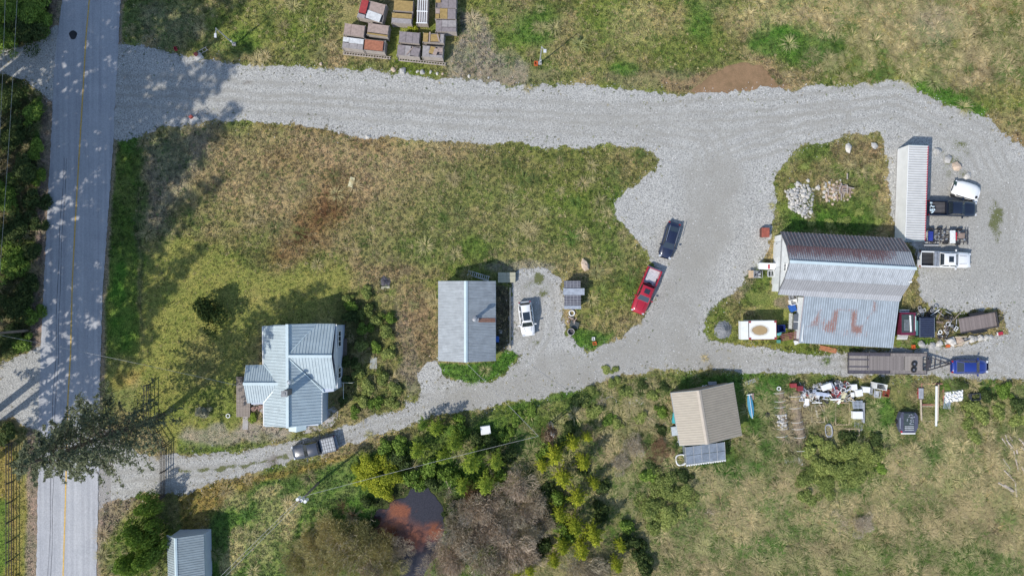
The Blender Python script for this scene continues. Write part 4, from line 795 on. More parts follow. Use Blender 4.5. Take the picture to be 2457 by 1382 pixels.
# ---- two storey house with crossed gables
def house():
    t = thing('farmhouse', 'two storey house with crossed pale blue metal gables and two chimneys on the ridge', 'house', 742, 860)
    P = lambda px, py, h: (*W(px, py, h), h)
    eW, eE, hR, hE = 631, 769, 6.2, 4.3
    def rp(pts, down, sp=.38, name='roof', mat=R_BLUE):
        V3 = [Vector(p) for p in pts]; n = (V3[1] - V3[0]).cross(V3[2] - V3[0]).normalized()
        for k in range(3, len(V3)):                                         # flatten small pixel errors onto the plane
            V3[k] -= n * (V3[k] - V3[0]).dot(n)
        if n.z < 0: n = -n
        mb = MB().solid(V3, .06); d = Vector(down); d = (d - n * d.dot(n)).normalized(); u = n.cross(d).normalized(); o = V3[0]
        Q = [((p - o).dot(u), (p - o).dot(d)) for p in V3]; u0, u1 = min(q[0] for q in Q), max(q[0] for q in Q); rb = MB(); k = u0 + sp * .5
        while k < u1:
            hit = []
            for i in range(len(Q)):
                (a, b), (c, e) = Q[i], Q[(i + 1) % len(Q)]
                if (a - k) * (c - k) < 0: hit.append(b + (e - b) * (k - a) / (c - a))
            if len(hit) >= 2:
                h0, h1 = min(hit), max(hit)
                if h1 - h0 > .15: rb.beam(o + u * k + d * (h0 + .03) + n * .02, o + u * k + d * (h1 - .01) + n * .02, .04, .05)
            k += sp
        r = mb.build(name, mat, t); r.location = -t.location; q = rb.build('seam', mat, r); q['kind'] = 'stuff'; return r
    RN, RS = P(688, 780, hR), P(689, 1026, hR)
    west = [P(eW, 784, hE), RN, P(688, 1026, hR), P(634, 1021, hE)]
    rp([RN, RS, P(634, 1022, hE), P(eW, 782, hE)], (-1, 0, -1))
    # east slope of the main gable, cut by the east wing valleys
    rp([P(689, 778, hR), P(689, 851, hR), P(760, 776, hE + .05)], (1, 0, -1))
    V0 = P(690, 860, hR)
    rp([V0, RS, P(771, 1016, hE), P(776, 938, hE)], (1, 0, -1))
    # east wing
    E_R, E_N, E_S = P(795, 855, hR), P(804, 777, hE), P(806, 931, hE)
    rp([P(690, 855, hR + .02), E_R, E_N, P(757, 776, hE)], (0, 1, -1))
    rp([P(690, 856, hR + .02), E_R, E_S, P(779, 942, hE)], (0, -1, -1))
    # porch wing
    pr = 5.3; PW, PE = P(584, 921, pr), P(670, 921, pr + .05)
    rp([PW, PE, P(634, 875, 4.35), P(590, 876, 4.3)], (0, 1, -1), .3)
    rp([PW, PE, P(632, 966, 4.35), P(593, 967, 4.3)], (0, -1, -1), .3)
    for (a, b) in ((P(688.5, 778, hR + .07), P(689.5, 1027, hR + .07)), (P(690, 855, hR + .1), P(796, 855, hR + .08)), (P(583, 921, pr + .08), P(668, 921, pr + .12))):
        o = MB().beam(a, b, .34, .07).build('ridge_cap', R_TEAL, t); o.location = -t.location
    for a, b in ((P(690, 853, hR + .02), P(758, 777, hE + .05)), (P(691, 859, hR + .02), P(778, 941, hE + .06)), (P(670, 921, 5.4), P(633, 874, 4.4)), (P(670, 921, 5.4), P(632, 967, 4.4))):
        o = MB().beam(a, b, .12, .07).build('valley_flashing', R_TEAL, t); o.location = -t.location
    # walls (world coordinates)
    mb = MB(); wpts = [W(661, 779), W(828, 779), W(821, 927), W(788, 931), W(786, 1005), W(664, 1008)]
    mb.prism(wpts, 0, 4.28)
    for pa, pb, pc in ((P(806, 786, 4.25), P(811, 925, 4.25), P(800, 855, hR - .12)), (P(640, 1015, 4.25), P(764, 1013, 4.25), P(692, 1020, hR - .15)), (P(640, 790, 4.25), P(760, 786, 4.25), P(689, 786, hR - .12))):
        mb.add([pa, pb, pc, tuple(np.array(pa) * .995 + np.array(pc) * .0 + np.array([0, 0, .0]))], [(0, 1, 2)])
    o = mb.build('wall', WALLB, t); o.location = -t.location
    mb = MB(); pw = [W(1228.5 - 630 * .952, 882), W(664, 882), W(664, 956), W(1228.5 - 626 * .952, 957)]; mb.prism(pw, 0, 4.25); o = mb.build('porch_wall', WALLB, t); o.location = -t.location
    xw, _ = W(828, 800)
    for py, w in ((812, 1.9), (893, 1.3)):
        _, yy = W(0, py, 2.6)
        f = window(t, (xw - .0 - t.location.x, yy - t.location.y, 3.0), w, 1.5, '+x', panes=3 if w > 1.5 else 2)
    # small bay roof at the south end
    B1 = [P(711, 1018, 3.6), P(711, 1037, 3.6), P(693, 1034, 3.1), P(692, 1018, 3.1)]; B2 = [P(711, 1018, 3.6), P(711, 1037, 3.6), P(735, 1031, 3.0), P(735, 1016, 3.0)]
    for q in (B1, B2): o = MB().solid(q, .06).build('bay_roof', R_TEAL, t); o.location = -t.location
    o = MB().prism([W(712, 1000), W(745, 1000), W(745, 1020), W(712, 1023)], 0, 3.05).build('bay_wall', WALLB, t); o.location = -t.location
    # chimneys
    x, y = W(684, 944, 7.6); o = MB().box(x, y, 6.75, .62, .62, 2.1).build('brick_chimney', M('chimney_brick', (.17, .15, .14), .9, var=.4, scale=6), t); o.location = -t.location
    c = MB().box(x, y, 7.86, .74, .74, .12).box(x, y, 7.95, .3, .3, .1).build('chimney_cap', M('cement_cap', (.3, .3, .3), .9), o)
    x, y = W(694, 917, 7.2); o = MB().cyl((x, y, 5.9), (x, y, 7.3), .16, n=12).build('flue_pipe', M('grey_flue_metal', (.45, .48, .5), .4, metal=.4), t); o.location = -t.location
    MB().cyl((x, y, 7.34), (x, y, 7.46), .27, .1, n=12).build('flue_cowl', M('grey_flue_metal', (0, 0, 0)), o)
    g = MB(); [g.beam(P(a, b, hE - .06), P(c, d, hE - .06), .12, .1) for a, b, c, d in ((630, 783, 633, 1022), (772, 942, 772, 1017), (807, 778, 809, 931))]
    o = g.build('gutter', M('white_trim', (0, 0, 0)), t); o.location = -t.location
    return t
house()
def slab(name, label, cat, poly, z0, z1, mat, group=None, h=0):
    pts = [W(x, y, h) for x, y in poly]; cx_ = sum(p[0] for p in pts) / len(pts); cy_ = sum(p[1] for p in pts) / len(pts)
    o = MB().prism([(x - cx_, y - cy_) for x, y in pts], z0, z1).build(name, mat); o.location = (cx_, cy_, 0); return tag(o, label, cat, group)
# deck at the west side, in boards
def deck(label, poly, z, nb, mat, along_y=True, name='wooden_deck', cat='deck'):
    xs = [p[0] for p in poly]; ys = [p[1] for p in poly]; t = thing(name, label, cat, sum(xs) / len(xs), sum(ys) / len(ys), z); x0, y1 = W(min(xs), min(ys), z); x1, y0 = W(max(xs), max(ys), z); lx, ly = t.location.x, t.location.y
    me = None
    for k in range(nb):
        if me is None:
            me = (MB().box(0, 0, 0, (x1 - x0) / nb - .02, y1 - y0, .05) if along_y else MB().box(0, 0, 0, x1 - x0, (y1 - y0) / nb - .02, .05)).mesh('plank', mat)
        u = (k + .5) / nb; put('plank', me, t, loc=((x0 + (x1 - x0) * u - lx, 0, z + rng.uniform(-.006, .006)) if along_y else (0, y0 + (y1 - y0) * u - ly, z + rng.uniform(-.006, .006))))
    MB().box(0, 0, z / 2 - .03, (x1 - x0) * .92, (y1 - y0) * .95, max(.05, z - .08)).build('deck_frame', WOODD, t); return t
deck('narrow grey board deck along the porch wing of the blue roofed house', [(567,916),(600,1000)], .45, 9, WOOD)
deck('brown board deck behind the blue roofed house beside its shaded east wall', [(806,812),(832,862)], .5, 11, WOODD)
slab('paving_path', 'curved stone path round the south end of the blue roofed house', 'path', [(722,1024),(760,1012),(775,988),(800,975),(812,985),(810,1005),(795,1024),(760,1036),(728,1040)], .0, .06, CONC)['kind'] = 'structure'
slab('garden_path', 'narrow concrete path from the deck to the gravel', 'path', [(583,998),(596,998),(595,1030),(582,1030)], 0, .05, CONC)
slab('porch_slab', 'grey patio', 'path', [(596,962),(664,962),(664,1008),(640,1000)], 0, .07, CONC)['label'] = 'grey patio corner under the porch roof of the house'
slab('stone_slab', 'grey square stone slab lying in the scrub right of the blue roofed house', 'slab', [(889,857),(905,857),(905,884),(888,884)], 0, .22, M('slab_stone', (.33, .34, .31), .9))
# garden pipe frame beside the house
t = thing('pipe_frame', 'thin pale pipe frame standing beside the east wall of the blue roofed house', 'frame', 828, 925); mb = MB()
for a, b in (((-1.2, .55, 1.1), (1.2, .5, 1.1)), ((.05, .5, 1.1), (.05, -1.5, 1.1))): mb.cyl(a, b, .035, n=6)
mb.build('rail', M('pale_pipe', (.55, .55, .5), .6), t)
for x, y in ((-1.2, .55), (1.2, .5), (.05, -1.5)): MB().cyl((x, y, 0), (x, y, 1.1), .035, n=6).build('post', M('pale_pipe', (0, 0, 0)), t)

# ---- garage with ridge running up the photo
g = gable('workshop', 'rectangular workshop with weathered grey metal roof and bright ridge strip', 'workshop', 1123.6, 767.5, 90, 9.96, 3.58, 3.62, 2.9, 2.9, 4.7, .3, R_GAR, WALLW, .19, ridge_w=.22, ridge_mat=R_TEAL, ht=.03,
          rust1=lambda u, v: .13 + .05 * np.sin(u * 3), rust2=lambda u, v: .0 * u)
_sl = (4.7 - 2.9) / 3.62
def gp(px, py):            # point on the east slope seen at that pixel
    for _ in range(3):
        pass
    h = 4.0
    for _ in range(8):
        x, y = W(px, py, h); lx = x - g.location.x; h = 4.7 - _sl * max(0, lx)
    return x - g.location.x, y - g.location.y, h
x, y, h = gp(1141, 764)
# chimney of the workshop stands in local coordinates of the rotated root
def gl(x, y): return (y, -x)
MB().cyl((*gl(x, y), h - .1), (*gl(x, y), h + 1.5), .2, n=14).build('stove_pipe', M('dull_steel', (.36, .36, .37), .45, metal=.5), g)
MB().cyl((*gl(x, y), h + 1.52), (*gl(x, y), h + 1.66), .33, .12, n=14).build('pipe_cap', M('dull_steel', (0, 0, 0)), g)
MB().box(*gl(x + .05, y), h + .05, .62, .7, .12, ry=0).build('pipe_flashing', M('dull_steel', (0, 0, 0)), g)
for dy in (-.08, -.36):
    a = gp(1148, 764 - dy * 18.5); b = gp(1188.5, 764 - dy * 18.5)
    MB().beam((*gl(a[0], a[1]), a[2] + .05), (*gl(b[0], b[1]), b[2] + .05), .22, .03).build('rusty_sheet', M('rust_streak', (.30, .15, .10), .9, var=.3, scale=4), g)
# ladder on the north wall side, lying on the ground
def ladder(label, px0, py0, px1, py1, w=.42, n=10, z=.12, mat=None, name='ladder'):
    mat = mat or M('aluminium', (.62, .62, .62), .45, metal=.3); x0, y0 = W(px0, py0); x1, y1 = W(px1, py1); L = math.hypot(x1 - x0, y1 - y0)
    t = thing(name, label, 'ladder', (px0 + px1) / 2, (py0 + py1) / 2, 0, math.degrees(math.atan2(y1 - y0, x1 - x0)), z=z)
    for s in (-1, 1): MB().box(0, s * w / 2, 0, L, .07, .05).build('rail', mat, t)
    me = MB().box(0, 0, 0, .07, w, .04).mesh('rung', mat)
    for k in range(n): put('rung', me, t, loc=(-L / 2 + L * (k + .5) / n, 0, 0))
    return t
ladder('silver ladder lying in the shade behind the workshop', 1122, 654, 1174, 669, .55, 11)
# edging and canvas crate beside it
slab('timber_edging', 'long timber edging between the dirt strip and the white car parking', 'edging', [(1222.5,690),(1226,690),(1226,836),(1222.5,836)], 0, .16, WOODL)
t = thing('storage_bench', 'cream panelled lid box standing off the corner of the workshop', 'box', 1216, 666); MB().box(0, 0, .3, 2.2, 1.28, .6).build('box_body', M('cream_plastic', (.42, .40, .29), .7, var=.1), t)
for i in range(2):
    for j in range(3):
        if (i, j) != (1, 0): MB().box(-.58 + i * 1.15, -.45 + j * .45, .63, 1.1, .41, .06).build('lid_panel', M('cream_plastic', (0, 0, 0)), t)
slab('square_paver', 'small grey square paver on the dirt by the workshop wall', 'paver', [(1197,791),(1205,791),(1205,800),(1197,800)], 0, .08, CONC)

# ---- gambrel barn
def barn():
    t = thing('barn', 'large gambrel roofed barn with white gable wall and rust streaked metal sheets', 'barn', 1989.5, 640, 0, -3.15); a = 7.62; hr, hb, he = 6.3, 5.0, 2.9; yb, ye = 2.05, 3.9
    up = lambda u, v: np.clip(.52 - .42 * v - .0 * u, 0, 1) * (1 - .55 * sstep(.72, 1, u)) + .1 * (u < .6) * (v < .7)
    corr(t, 'roof', (-a, yb, hb), (a, yb, hb), (a, 0, hr), (-a, 0, hr), R_BARN, .28, .05, 24, lambda u, v: (.66 * (1 - v) ** .5 + .12) * (1 - .55 * sstep(.72, 1, u)), .3)
    corr(t, 'roof', (-a, ye, he), (a, ye, he), (a, yb, hb), (-a, yb, hb), metal_roof_mat('barn_north_shade_sheet', (.30, .30, .33), rust=(.10, .05, .05), rust2=(.2, .13, .13), dirt=.3, rough=.6), .45, .07, 16, lambda u, v: .52 + 0 * u, .3)  # steep north slope: shade put into the darker base colour, rust over it
    corr(t, 'roof', (-a, 0, hr), (a, 0, hr), (a, -yb, hb), (-a, -yb, hb), metal_roof_mat('barn_south_sheet', (.56, .60, .65), rust=(.2, .15, .15), rust2=(.3, .25, .25), dirt=.35, rough=.5), .24, .035, 16, lambda u, v: .14 * (u < .3) + .05 + 0 * u, .3)
    corr(t, 'roof', (-a, -yb, hb), (a, -yb, hb), (a, -3.35, 3.6), (-a, -3.35, 3.6), R_BARN2, .3, .025, 8, None, .2)
    corr(t, 'roof', (-a, -3.35, 3.6), (a, -3.35, 3.6), (a, -4.02, 3.2), (-a, -4.02, 3.2), metal_roof_mat('barn_flare_sheet', (.52, .53, .56), dirt=.15, rough=.55), .3, .025, 4, None, .2)
    MB().box(0, 0, hr + .06, 2 * a + .1, .34, .07).build('ridge_cap', R_TEAL, t)
    i = a - .35; sec = [(-3.6, 0), (3.55, 0), (3.6, 3.0), (2.0, hb - .1), (0, hr - .1), (-2.0, hb - .1), (-3.3, 3.5), (-3.6, 3.1)]
    vs = [(-i, y, z) for y, z in sec] + [(i, y, z) for y, z in sec]; n = len(sec)
    MB().add(vs, [tuple(range(n - 1, -1, -1)), tuple(range(n, 2 * n)), (0, 1, n + 1, n), (1, 2, n + 2, n + 1), (n - 1, 0, n, 2 * n - 1)]).build('wall', WALLW, t)
    for y, w, h in ((1.7, 2.0, 2.5), (-1.6, 2.1, 2.4)):
        d = MB().box(-i - .05, y, h / 2, .07, w, h).build('sliding_door', M('white_door', (.62, .63, .62), .7, var=.1), t)
        MB().box(-i - .1, y + w * .4, 1.1, .06, .06, .35).build('door_handle', M('black_iron', (0, 0, 0)), d)
    MB().box(-i - .12, 0, 2.72, .07, 7.0, .09).build('door_track', M('dull_steel', (0, 0, 0)), t)
    window(t, (-i, -.6, 4.1), .9, .7, '-x', panes=2)
    for s in (-1, 1):
        fb = MB()
        for (y0, z0), (y1, z1) in zip([(-4.02, 3.2), (-3.35, 3.6), (-yb, hb), (0, hr), (yb, hb)], [(-3.35, 3.6), (-yb, hb), (0, hr), (yb, hb), (ye, he)]): fb.beam((s * a, y0, z0 - .1), (s * a, y1, z1 - .1), .05, .16)
        fb.build('barge_board', M('dark_trim', (.12, .12, .13), .7), t)
    MB().cyl((a - .1, -1.6, 4.9), (a - .1, -1.6, 5.6), .12, n=10).build('roof_vent', M('white_trim', (0, 0, 0)), t)
    return t
BARN = barn()
def leanto():
    t = thing('lean_to', 'metal roofed lean-to on the barn with rust eaten into a ragged W shape', 'lean-to', 1989.5, 640, 0, -3.15); xl, xr = -4.3, 7.62; y0, y1, h0, h1 = -3.95, -9.95, 3.05, 2.2
    SH = [blob(1200,900,90,60), blob(1130,840,40,90), blob(1500,900,80,50), blob(1010,860,40,60)] + [[(1060,600),(1080,640),(1110,660),(1115,780),(1100,940),(1050,900),(980,900),(915,915),(925,880),(990,800),(1035,720)], [(1212,668),(1300,680),(1300,800),(1290,935),(1180,945),(1100,925),(1110,850),(1190,780)], [(1212,668),(1495,680),(1495,715),(1215,705)], [(1410,680),(1495,690),(1505,840),(1585,840),(1580,950),(1450,950),(1420,860)], [(1640,575),(1700,590),(1715,700),(1645,745),(1605,860),(1575,850),(1590,760),(1640,690)]]
    def rf(u, v):
        X = 885 + u * 1045; Y = 545 + v * 505 + u * 40; r = np.zeros(u.shape); rib = .12 * np.sin(u * 2 * math.pi * 39)
        for s in SH: r = np.maximum(r, sstep(-40, 50, sdist(X, Y, s)) * .58)
        r = np.maximum(r, .30 * sstep(-40, 40, sdist(X, Y, [(900,890),(1700,880),(1690,1000),(900,1000)]))); r = np.maximum(r, .34 * sstep(.965, 1, v))
        return r + rib + .06
    corr(t, 'roof', (xl, y0, h0), (xr, y0, h0), (xr, y1, h1), (xl, y1, h1), R_LEAN, .3, .035, 40, rf, .3)
    for x in (xl + .2, (xl + xr) / 2, xr - .2):
        for y in (y1 + .25,): MB().box(x, y, h1 / 2 - .03, .14, .14, h1 - .06).build('post', WOODD, t)
    MB().box((xl + xr) / 2, y1 + .12, h1 - .14, xr - xl - .1, .08, .18).build('beam', WOODD, t)
    MB().box(xl + .3, (y0 + y1) / 2, 1.3, .08, 5.6, 2.5).build('wall', WALLW, t)
    mb = MB()
    for x in (xl, xr): mb.beam((x, y0, h0 - .08), (x, y1, h1 - .08), .04, .12)
    mb.build('trim_board', M('pinkish_trim', (.42, .34, .36), .7), t)
leanto()

# ---- shipping container
def container():
    t = thing('shipping_container', 'long white corrugated shipping container with a thin red top edge', 'container', 2171.5, 470, 0, 90 - 1.95); L, Wd, h = 11.95, 2.44, 2.6
    a, b = L / 2, Wd / 2
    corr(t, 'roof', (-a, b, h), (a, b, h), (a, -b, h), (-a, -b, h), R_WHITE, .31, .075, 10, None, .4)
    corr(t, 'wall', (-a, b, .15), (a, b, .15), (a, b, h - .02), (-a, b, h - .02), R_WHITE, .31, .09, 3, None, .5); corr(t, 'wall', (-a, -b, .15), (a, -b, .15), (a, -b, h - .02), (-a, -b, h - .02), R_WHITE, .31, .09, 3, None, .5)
    MB().box(0, 0, 1.3, L - .12, Wd - .12, 2.4).build('box_core', R_WHITE, t)
    RED = M('red_paint', (.42, .03, .05), .6); MB().box(0, -b, h + .01, L, .09, .12).build('top_rail', RED, t); MB().box(0, b, h + .0, L, .08, .1).build('top_rail', M('white_trim', (0, 0, 0)), t)
    for s in (-1, 1):
        MB().box(s * a, 0, .1, .12, Wd, .2).box(s * a, 0, h, .1, Wd, .14).build('end_frame', M('teal_frame', (.16, .22, .24), .6), t)
    for y in (-.6, .6):
        d = MB().box(a + .05, y, 1.35, .06, 1.15, 2.3).build('door', M('grey_blue_door', (.25, .28, .32), .6), t); MB().cyl((a + .11, y - .2, .3), (a + .11, y - .2, 2.4), .025, n=6).cyl((a + .11, y + .2, .3), (a + .11, y + .2, 2.4), .025, n=6).build('lock_rod', M('aluminium', (0, 0, 0)), d)
    for x in (-1, 1):
        for y in (-1, 1): MB().box(x * (a - .08), y * (b - .07), .09, .18, .16, .18).build('corner_casting', M('dark_trim', (0, 0, 0)), t)
container()

# ---- tan roofed shed with greenhouse
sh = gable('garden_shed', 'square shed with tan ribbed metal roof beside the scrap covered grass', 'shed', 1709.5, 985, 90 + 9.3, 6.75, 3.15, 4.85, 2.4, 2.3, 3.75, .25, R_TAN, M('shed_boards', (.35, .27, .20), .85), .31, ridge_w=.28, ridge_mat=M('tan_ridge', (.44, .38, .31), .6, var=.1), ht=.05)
sh.location.x, sh.location.y = W(1228.5 + (1687 - 1228.5) * .958, 691 + (1001 - 691) * .958)
window(sh, (-3.14, 1.2, 1.5), .9, .9, '-x')
t = thing('greenhouse', 'glass roofed lean-to greenhouse with white frame below the tan roofed shed', 'greenhouse', 1692, 1083, 1.9, 7.5)
wf = M('white_trim', (0, 0, 0)); gm = M('greenhouse_glass', (.20, .23, .27), .3, var=.3, scale=.8, spec=.8)
for i in range(5):
    for j in range(2):
        x = -2.0 + i * 1.0; o = MB().solid([(x - .47, .95 - j * 1.2, 2.25 - j * .3), (x + .47, .95 - j * 1.2, 2.25 - j * .3), (x + .47, -.2 - j * 1.2, 1.95 - j * .3), (x - .47, -.2 - j * 1.2, 1.95 - j * .3)], .02).build('pane', gm, t)
for i in range(6): MB().beam((-2.5 + i, 1.0, 2.27), (-2.5 + i, -1.5, 1.62), .04, .05).build('rafter', M('greyed_frame', (.42, .43, .44), .6), t)
MB().beam((-2.55, -1.5, 1.6), (2.55, -1.5, 1.6), .09, .07).build('gutter', wf, t)
me = MB().box(0, 0, 0, .14, .1, .1).mesh('gutter_block', wf)
for k in range(17): put('gutter_block', me, t, loc=(-2.45 + k * .305, -1.6, 1.6))
MB().box(0, -1.4, .8, 4.9, .05, 1.5).build('glass_wall', gm, t); MB().box(-2.45, -.2, .9, .05, 2.2, 1.7).box(2.45, -.2, .9, .05, 2.2, 1.7).build('glass_wall', gm, t)

# ---- small blue roofed shed at the lower edge
gable('small_shed', 'small pale blue metal roofed shed at the lower photo edge', 'shed', 1228.5 - 807 * .955, 691 + 680 * .955, 90 + 1.5, 8.2, 1.55, 3.0, 2.9, 2.7, 3.95, .25, R_BLUE, WALLB, .3, ridge_w=.2, ridge_mat=R_TEAL, ht=.05)
# ================================================================ VEHICLES
def paint(name, col, rough=.28): return M(name, col, rough, var=.05, scale=1, spec=.6, coat=.6)
TYRE = M('tyre_rubber', (.022, .022, .024), .9); RIM = M('wheel_rim', (.42, .43, .45), .35, metal=.7); CARGLASS = M('car_glass', (.02, .028, .035), .06, var=.1, spec=1.0, coat=.3)
BLK = M('black_plastic', (.02, .02, .022), .6); HL = M('headlamp_lens', (.62, .64, .66), .12, spec=.8); TL = M('tail_lamp_lens', (.35, .015, .02), .2); CHR = M('chrome', (.65, .66, .68), .2, metal=.8)
def loft(st, n_side=1):
    """st: (x, halfwidth, z0, z1, crown)"""
    vs = []; fs = []
    for x, w, z0, z1, cr in st:
        vs += [(x, -w * .92, z0), (x, -w, z0 + .22), (x, -w, z1 - .2), (x, -w * .93, z1 - .04), (x, -w * .5, z1 + cr * .7), (x, 0, z1 + cr), (x, w * .5, z1 + cr * .7), (x, w * .93, z1 - .04), (x, w, z1 - .2), (x, w, z0 + .22), (x, w * .92, z0)]
    k = 11; m = len(st)
    for i in range(m - 1):
        for j in range(k): fs.append((i * k + j, i * k + (j + 1) % k, (i + 1) * k + (j + 1) % k, (i + 1) * k + j))
    fs += [tuple(range(k)), tuple(range((m - 1) * k + k - 1, (m - 1) * k - 1, -1))]
    fs = [tuple(reversed(f)) for f in fs]; return MB().add(vs, fs)
def wheels(t, xs, w, r=.34, tw=.24):
    for x in xs:
        for s in (-1, 1):
            y = s * (w - tw / 2 - .01)
            ty = MB().cyl((x, y - tw / 2, r), (x, y + tw / 2, r), r, n=20).build('wheel', TYRE, t, True); MB().cyl((x, y + s * (tw / 2 - .02), r), (x, y + s * (tw / 2 + .012), r), r * .6, n=14).build('rim', RIM, ty)
def cabin(t, mat, b0, b1, t0, t1, wb, wt, zb, zt, roof_th=.05, side_split=1, roofmat=None):
    """b0,b1: rear and front base; t0,t1: rear and front of the roof"""
    vs = [(b0, -wb, zb), (b1, -wb, zb), (b1, wb, zb), (b0, wb, zb), (t0, -wt, zt), (t1, -wt, zt), (t1, wt, zt), (t0, wt, zt)]
    MB().add(vs, [(4, 5, 6, 7), (0, 1, 5, 4), (2, 3, 7, 6), (1, 2, 6, 5), (3, 0, 4, 7)]).build('pillars', mat, t)
    V = [Vector(v) for v in vs]
    def pane(name, a, b, c, d, i0=.06, i1=.94, j0=.10, j1=.93):
        def q(u, v): return (a * (1 - u) + b * u) * (1 - v) + (d * (1 - u) + c * u) * v
        pts = [q(i0, j0), q(i1, j0), q(i1, j1), q(i0, j1)]; n = (pts[1] - pts[0]).cross(pts[3] - pts[0]).normalized(); cen = Vector(((b0 + b1) / 2, 0, zb))
        if n.dot(pts[0] - cen) < 0: n = -n
        vv = [p + n * .012 for p in pts] + [p - n * .01 for p in pts]
        return MB().add(vv, [(0, 1, 2, 3), (7, 6, 5, 4)] + [(i, i + 4, (i + 1) % 4 + 4, (i + 1) % 4) for i in range(4)]).build(name, CARGLASS, t)
    pane('windshield', V[1], V[2], V[6], V[5]); pane('rear_window', V[3], V[0], V[4], V[7])
    for k in range(side_split):
        a, b = k / side_split, (k + 1) / side_split; pane('side_window', V[0], V[1], V[5], V[4], a + .06, b - .03, .12, .9); pane('side_window', V[3], V[2], V[6], V[7], a + .06, b - .03, .12, .9)
    r = []; nx = 6
    vs = []; fs = []
    for i in range(nx + 1):
        u = i / nx; x = t0 + (t1 - t0) * u; c = .05 * math.sin(math.pi * u); e = 1 - .05 * abs(2 * u - 1) ** 3
        vs += [(x, -wt * e, zt), (x, -wt * .9 * e, zt + roof_th * .7 + c * .4), (x, 0, zt + roof_th + c), (x, wt * .9 * e, zt + roof_th * .7 + c * .4), (x, wt * e, zt)]
    for i in range(nx):
        for j in range(4): fs.append((i * 5 + j, (i + 1) * 5 + j, (i + 1) * 5 + j + 1, i * 5 + j + 1))
    MB().add(vs, fs).build('roof', roofmat or mat, t, True)
def lights(t, L, w, z, zr=None):
    zr = zr or z
    for s in (-1, 1):
        MB().box(L / 2 - .16, s * (w - .22), z, .22, .3, .13, rz=-s * .35).build('headlight', HL, t); MB().box(-L / 2 + .07, s * (w - .17), zr, .12, .22, .2).build('tail_light', TL, t)
def mirrors(t, x, w, z, mat):
    for s in (-1, 1): MB().box(x, s * (w + .12), z, .14, .26, .17).build('mirror', mat, t)
def car(name, label, cat, px, py, deg, L, Wd, mat, kind='sedan', **k):
    t = thing(name, label, cat, px, py, .8, deg); a, w = L / 2, Wd / 2; zb = .92 if kind == 'sedan' else 1.02; zh = .86 if kind == 'sedan' else .98
    rear = k.get('rear', 'trunk')
    st = [(-a, w * .74, .38, zh - .12, .0), (-a + .10, w * .86, .28, zh, .02), (-a + .38, w * .95, .22, zb - .01, .03), (-a + .9, w, .2, zb, .03), (-.25 * L, w, .2, zb, .03), (0, w * .99, .2, zb, .03), (.18 * L, w, .2, zb - .0, .03), (.3 * L, w * .99, .2, zb - .07, .06), (a - .55, w * .95, .22, zh - .1, .07), (a - .22, w * .86, .28, zh - .2, .06), (a - .04, w * .68, .36, zh - .32, .02), (a, w * .5, .42, zh - .4, .0)]
    loft(st).build('body', mat, t, True)
    if kind == 'sedan': cabin(t, mat, -.40 * L, .235 * L, -.235 * L, .075 * L, w * .86, w * .66, zb, 1.40, side_split=2)
    else: cabin(t, mat, -.475 * L, .235 * L, -.40 * L, .085 * L, w * .88, w * .70, zb, 1.62, side_split=3)
    MB().box(.26 * L, -w * .2, zb + .0, .03, .02, .02).build('wiper', BLK, t)
    for s in (-1, 1): MB().beam((.365 * L, s * w * .42, zb + .03 - .06), (.245 * L, s * w * .5, zb + .035), .015, .015).build('bonnet_crease', BLK, t)
    wheels(t, (-.29 * L, .31 * L), w); lights(t, L, w * .93, zh - .2, zh - .08); mirrors(t, .17 * L, w, zb + .08, mat)
    if k.get('sunroof'): MB().box(-.08 * L, 0, (1.45 if kind == 'sedan' else 1.68) + .03, .24 * L, w * .95, .02).build('sunroof', CARGLASS, t)
    if k.get('rails'):
        for s in (-1, 1): MB().beam((-.38 * L, s * w * .68, 1.72), (.06 * L, s * w * .66, 1.72), .05, .05).build('roof_rail', BLK if k['rails'] == 'b' else CHR, t)
    MB().box(-a + .03, 0, .55, .12, w * 1.5, .2).build('rear_bumper', k.get('bump', mat), t); return t
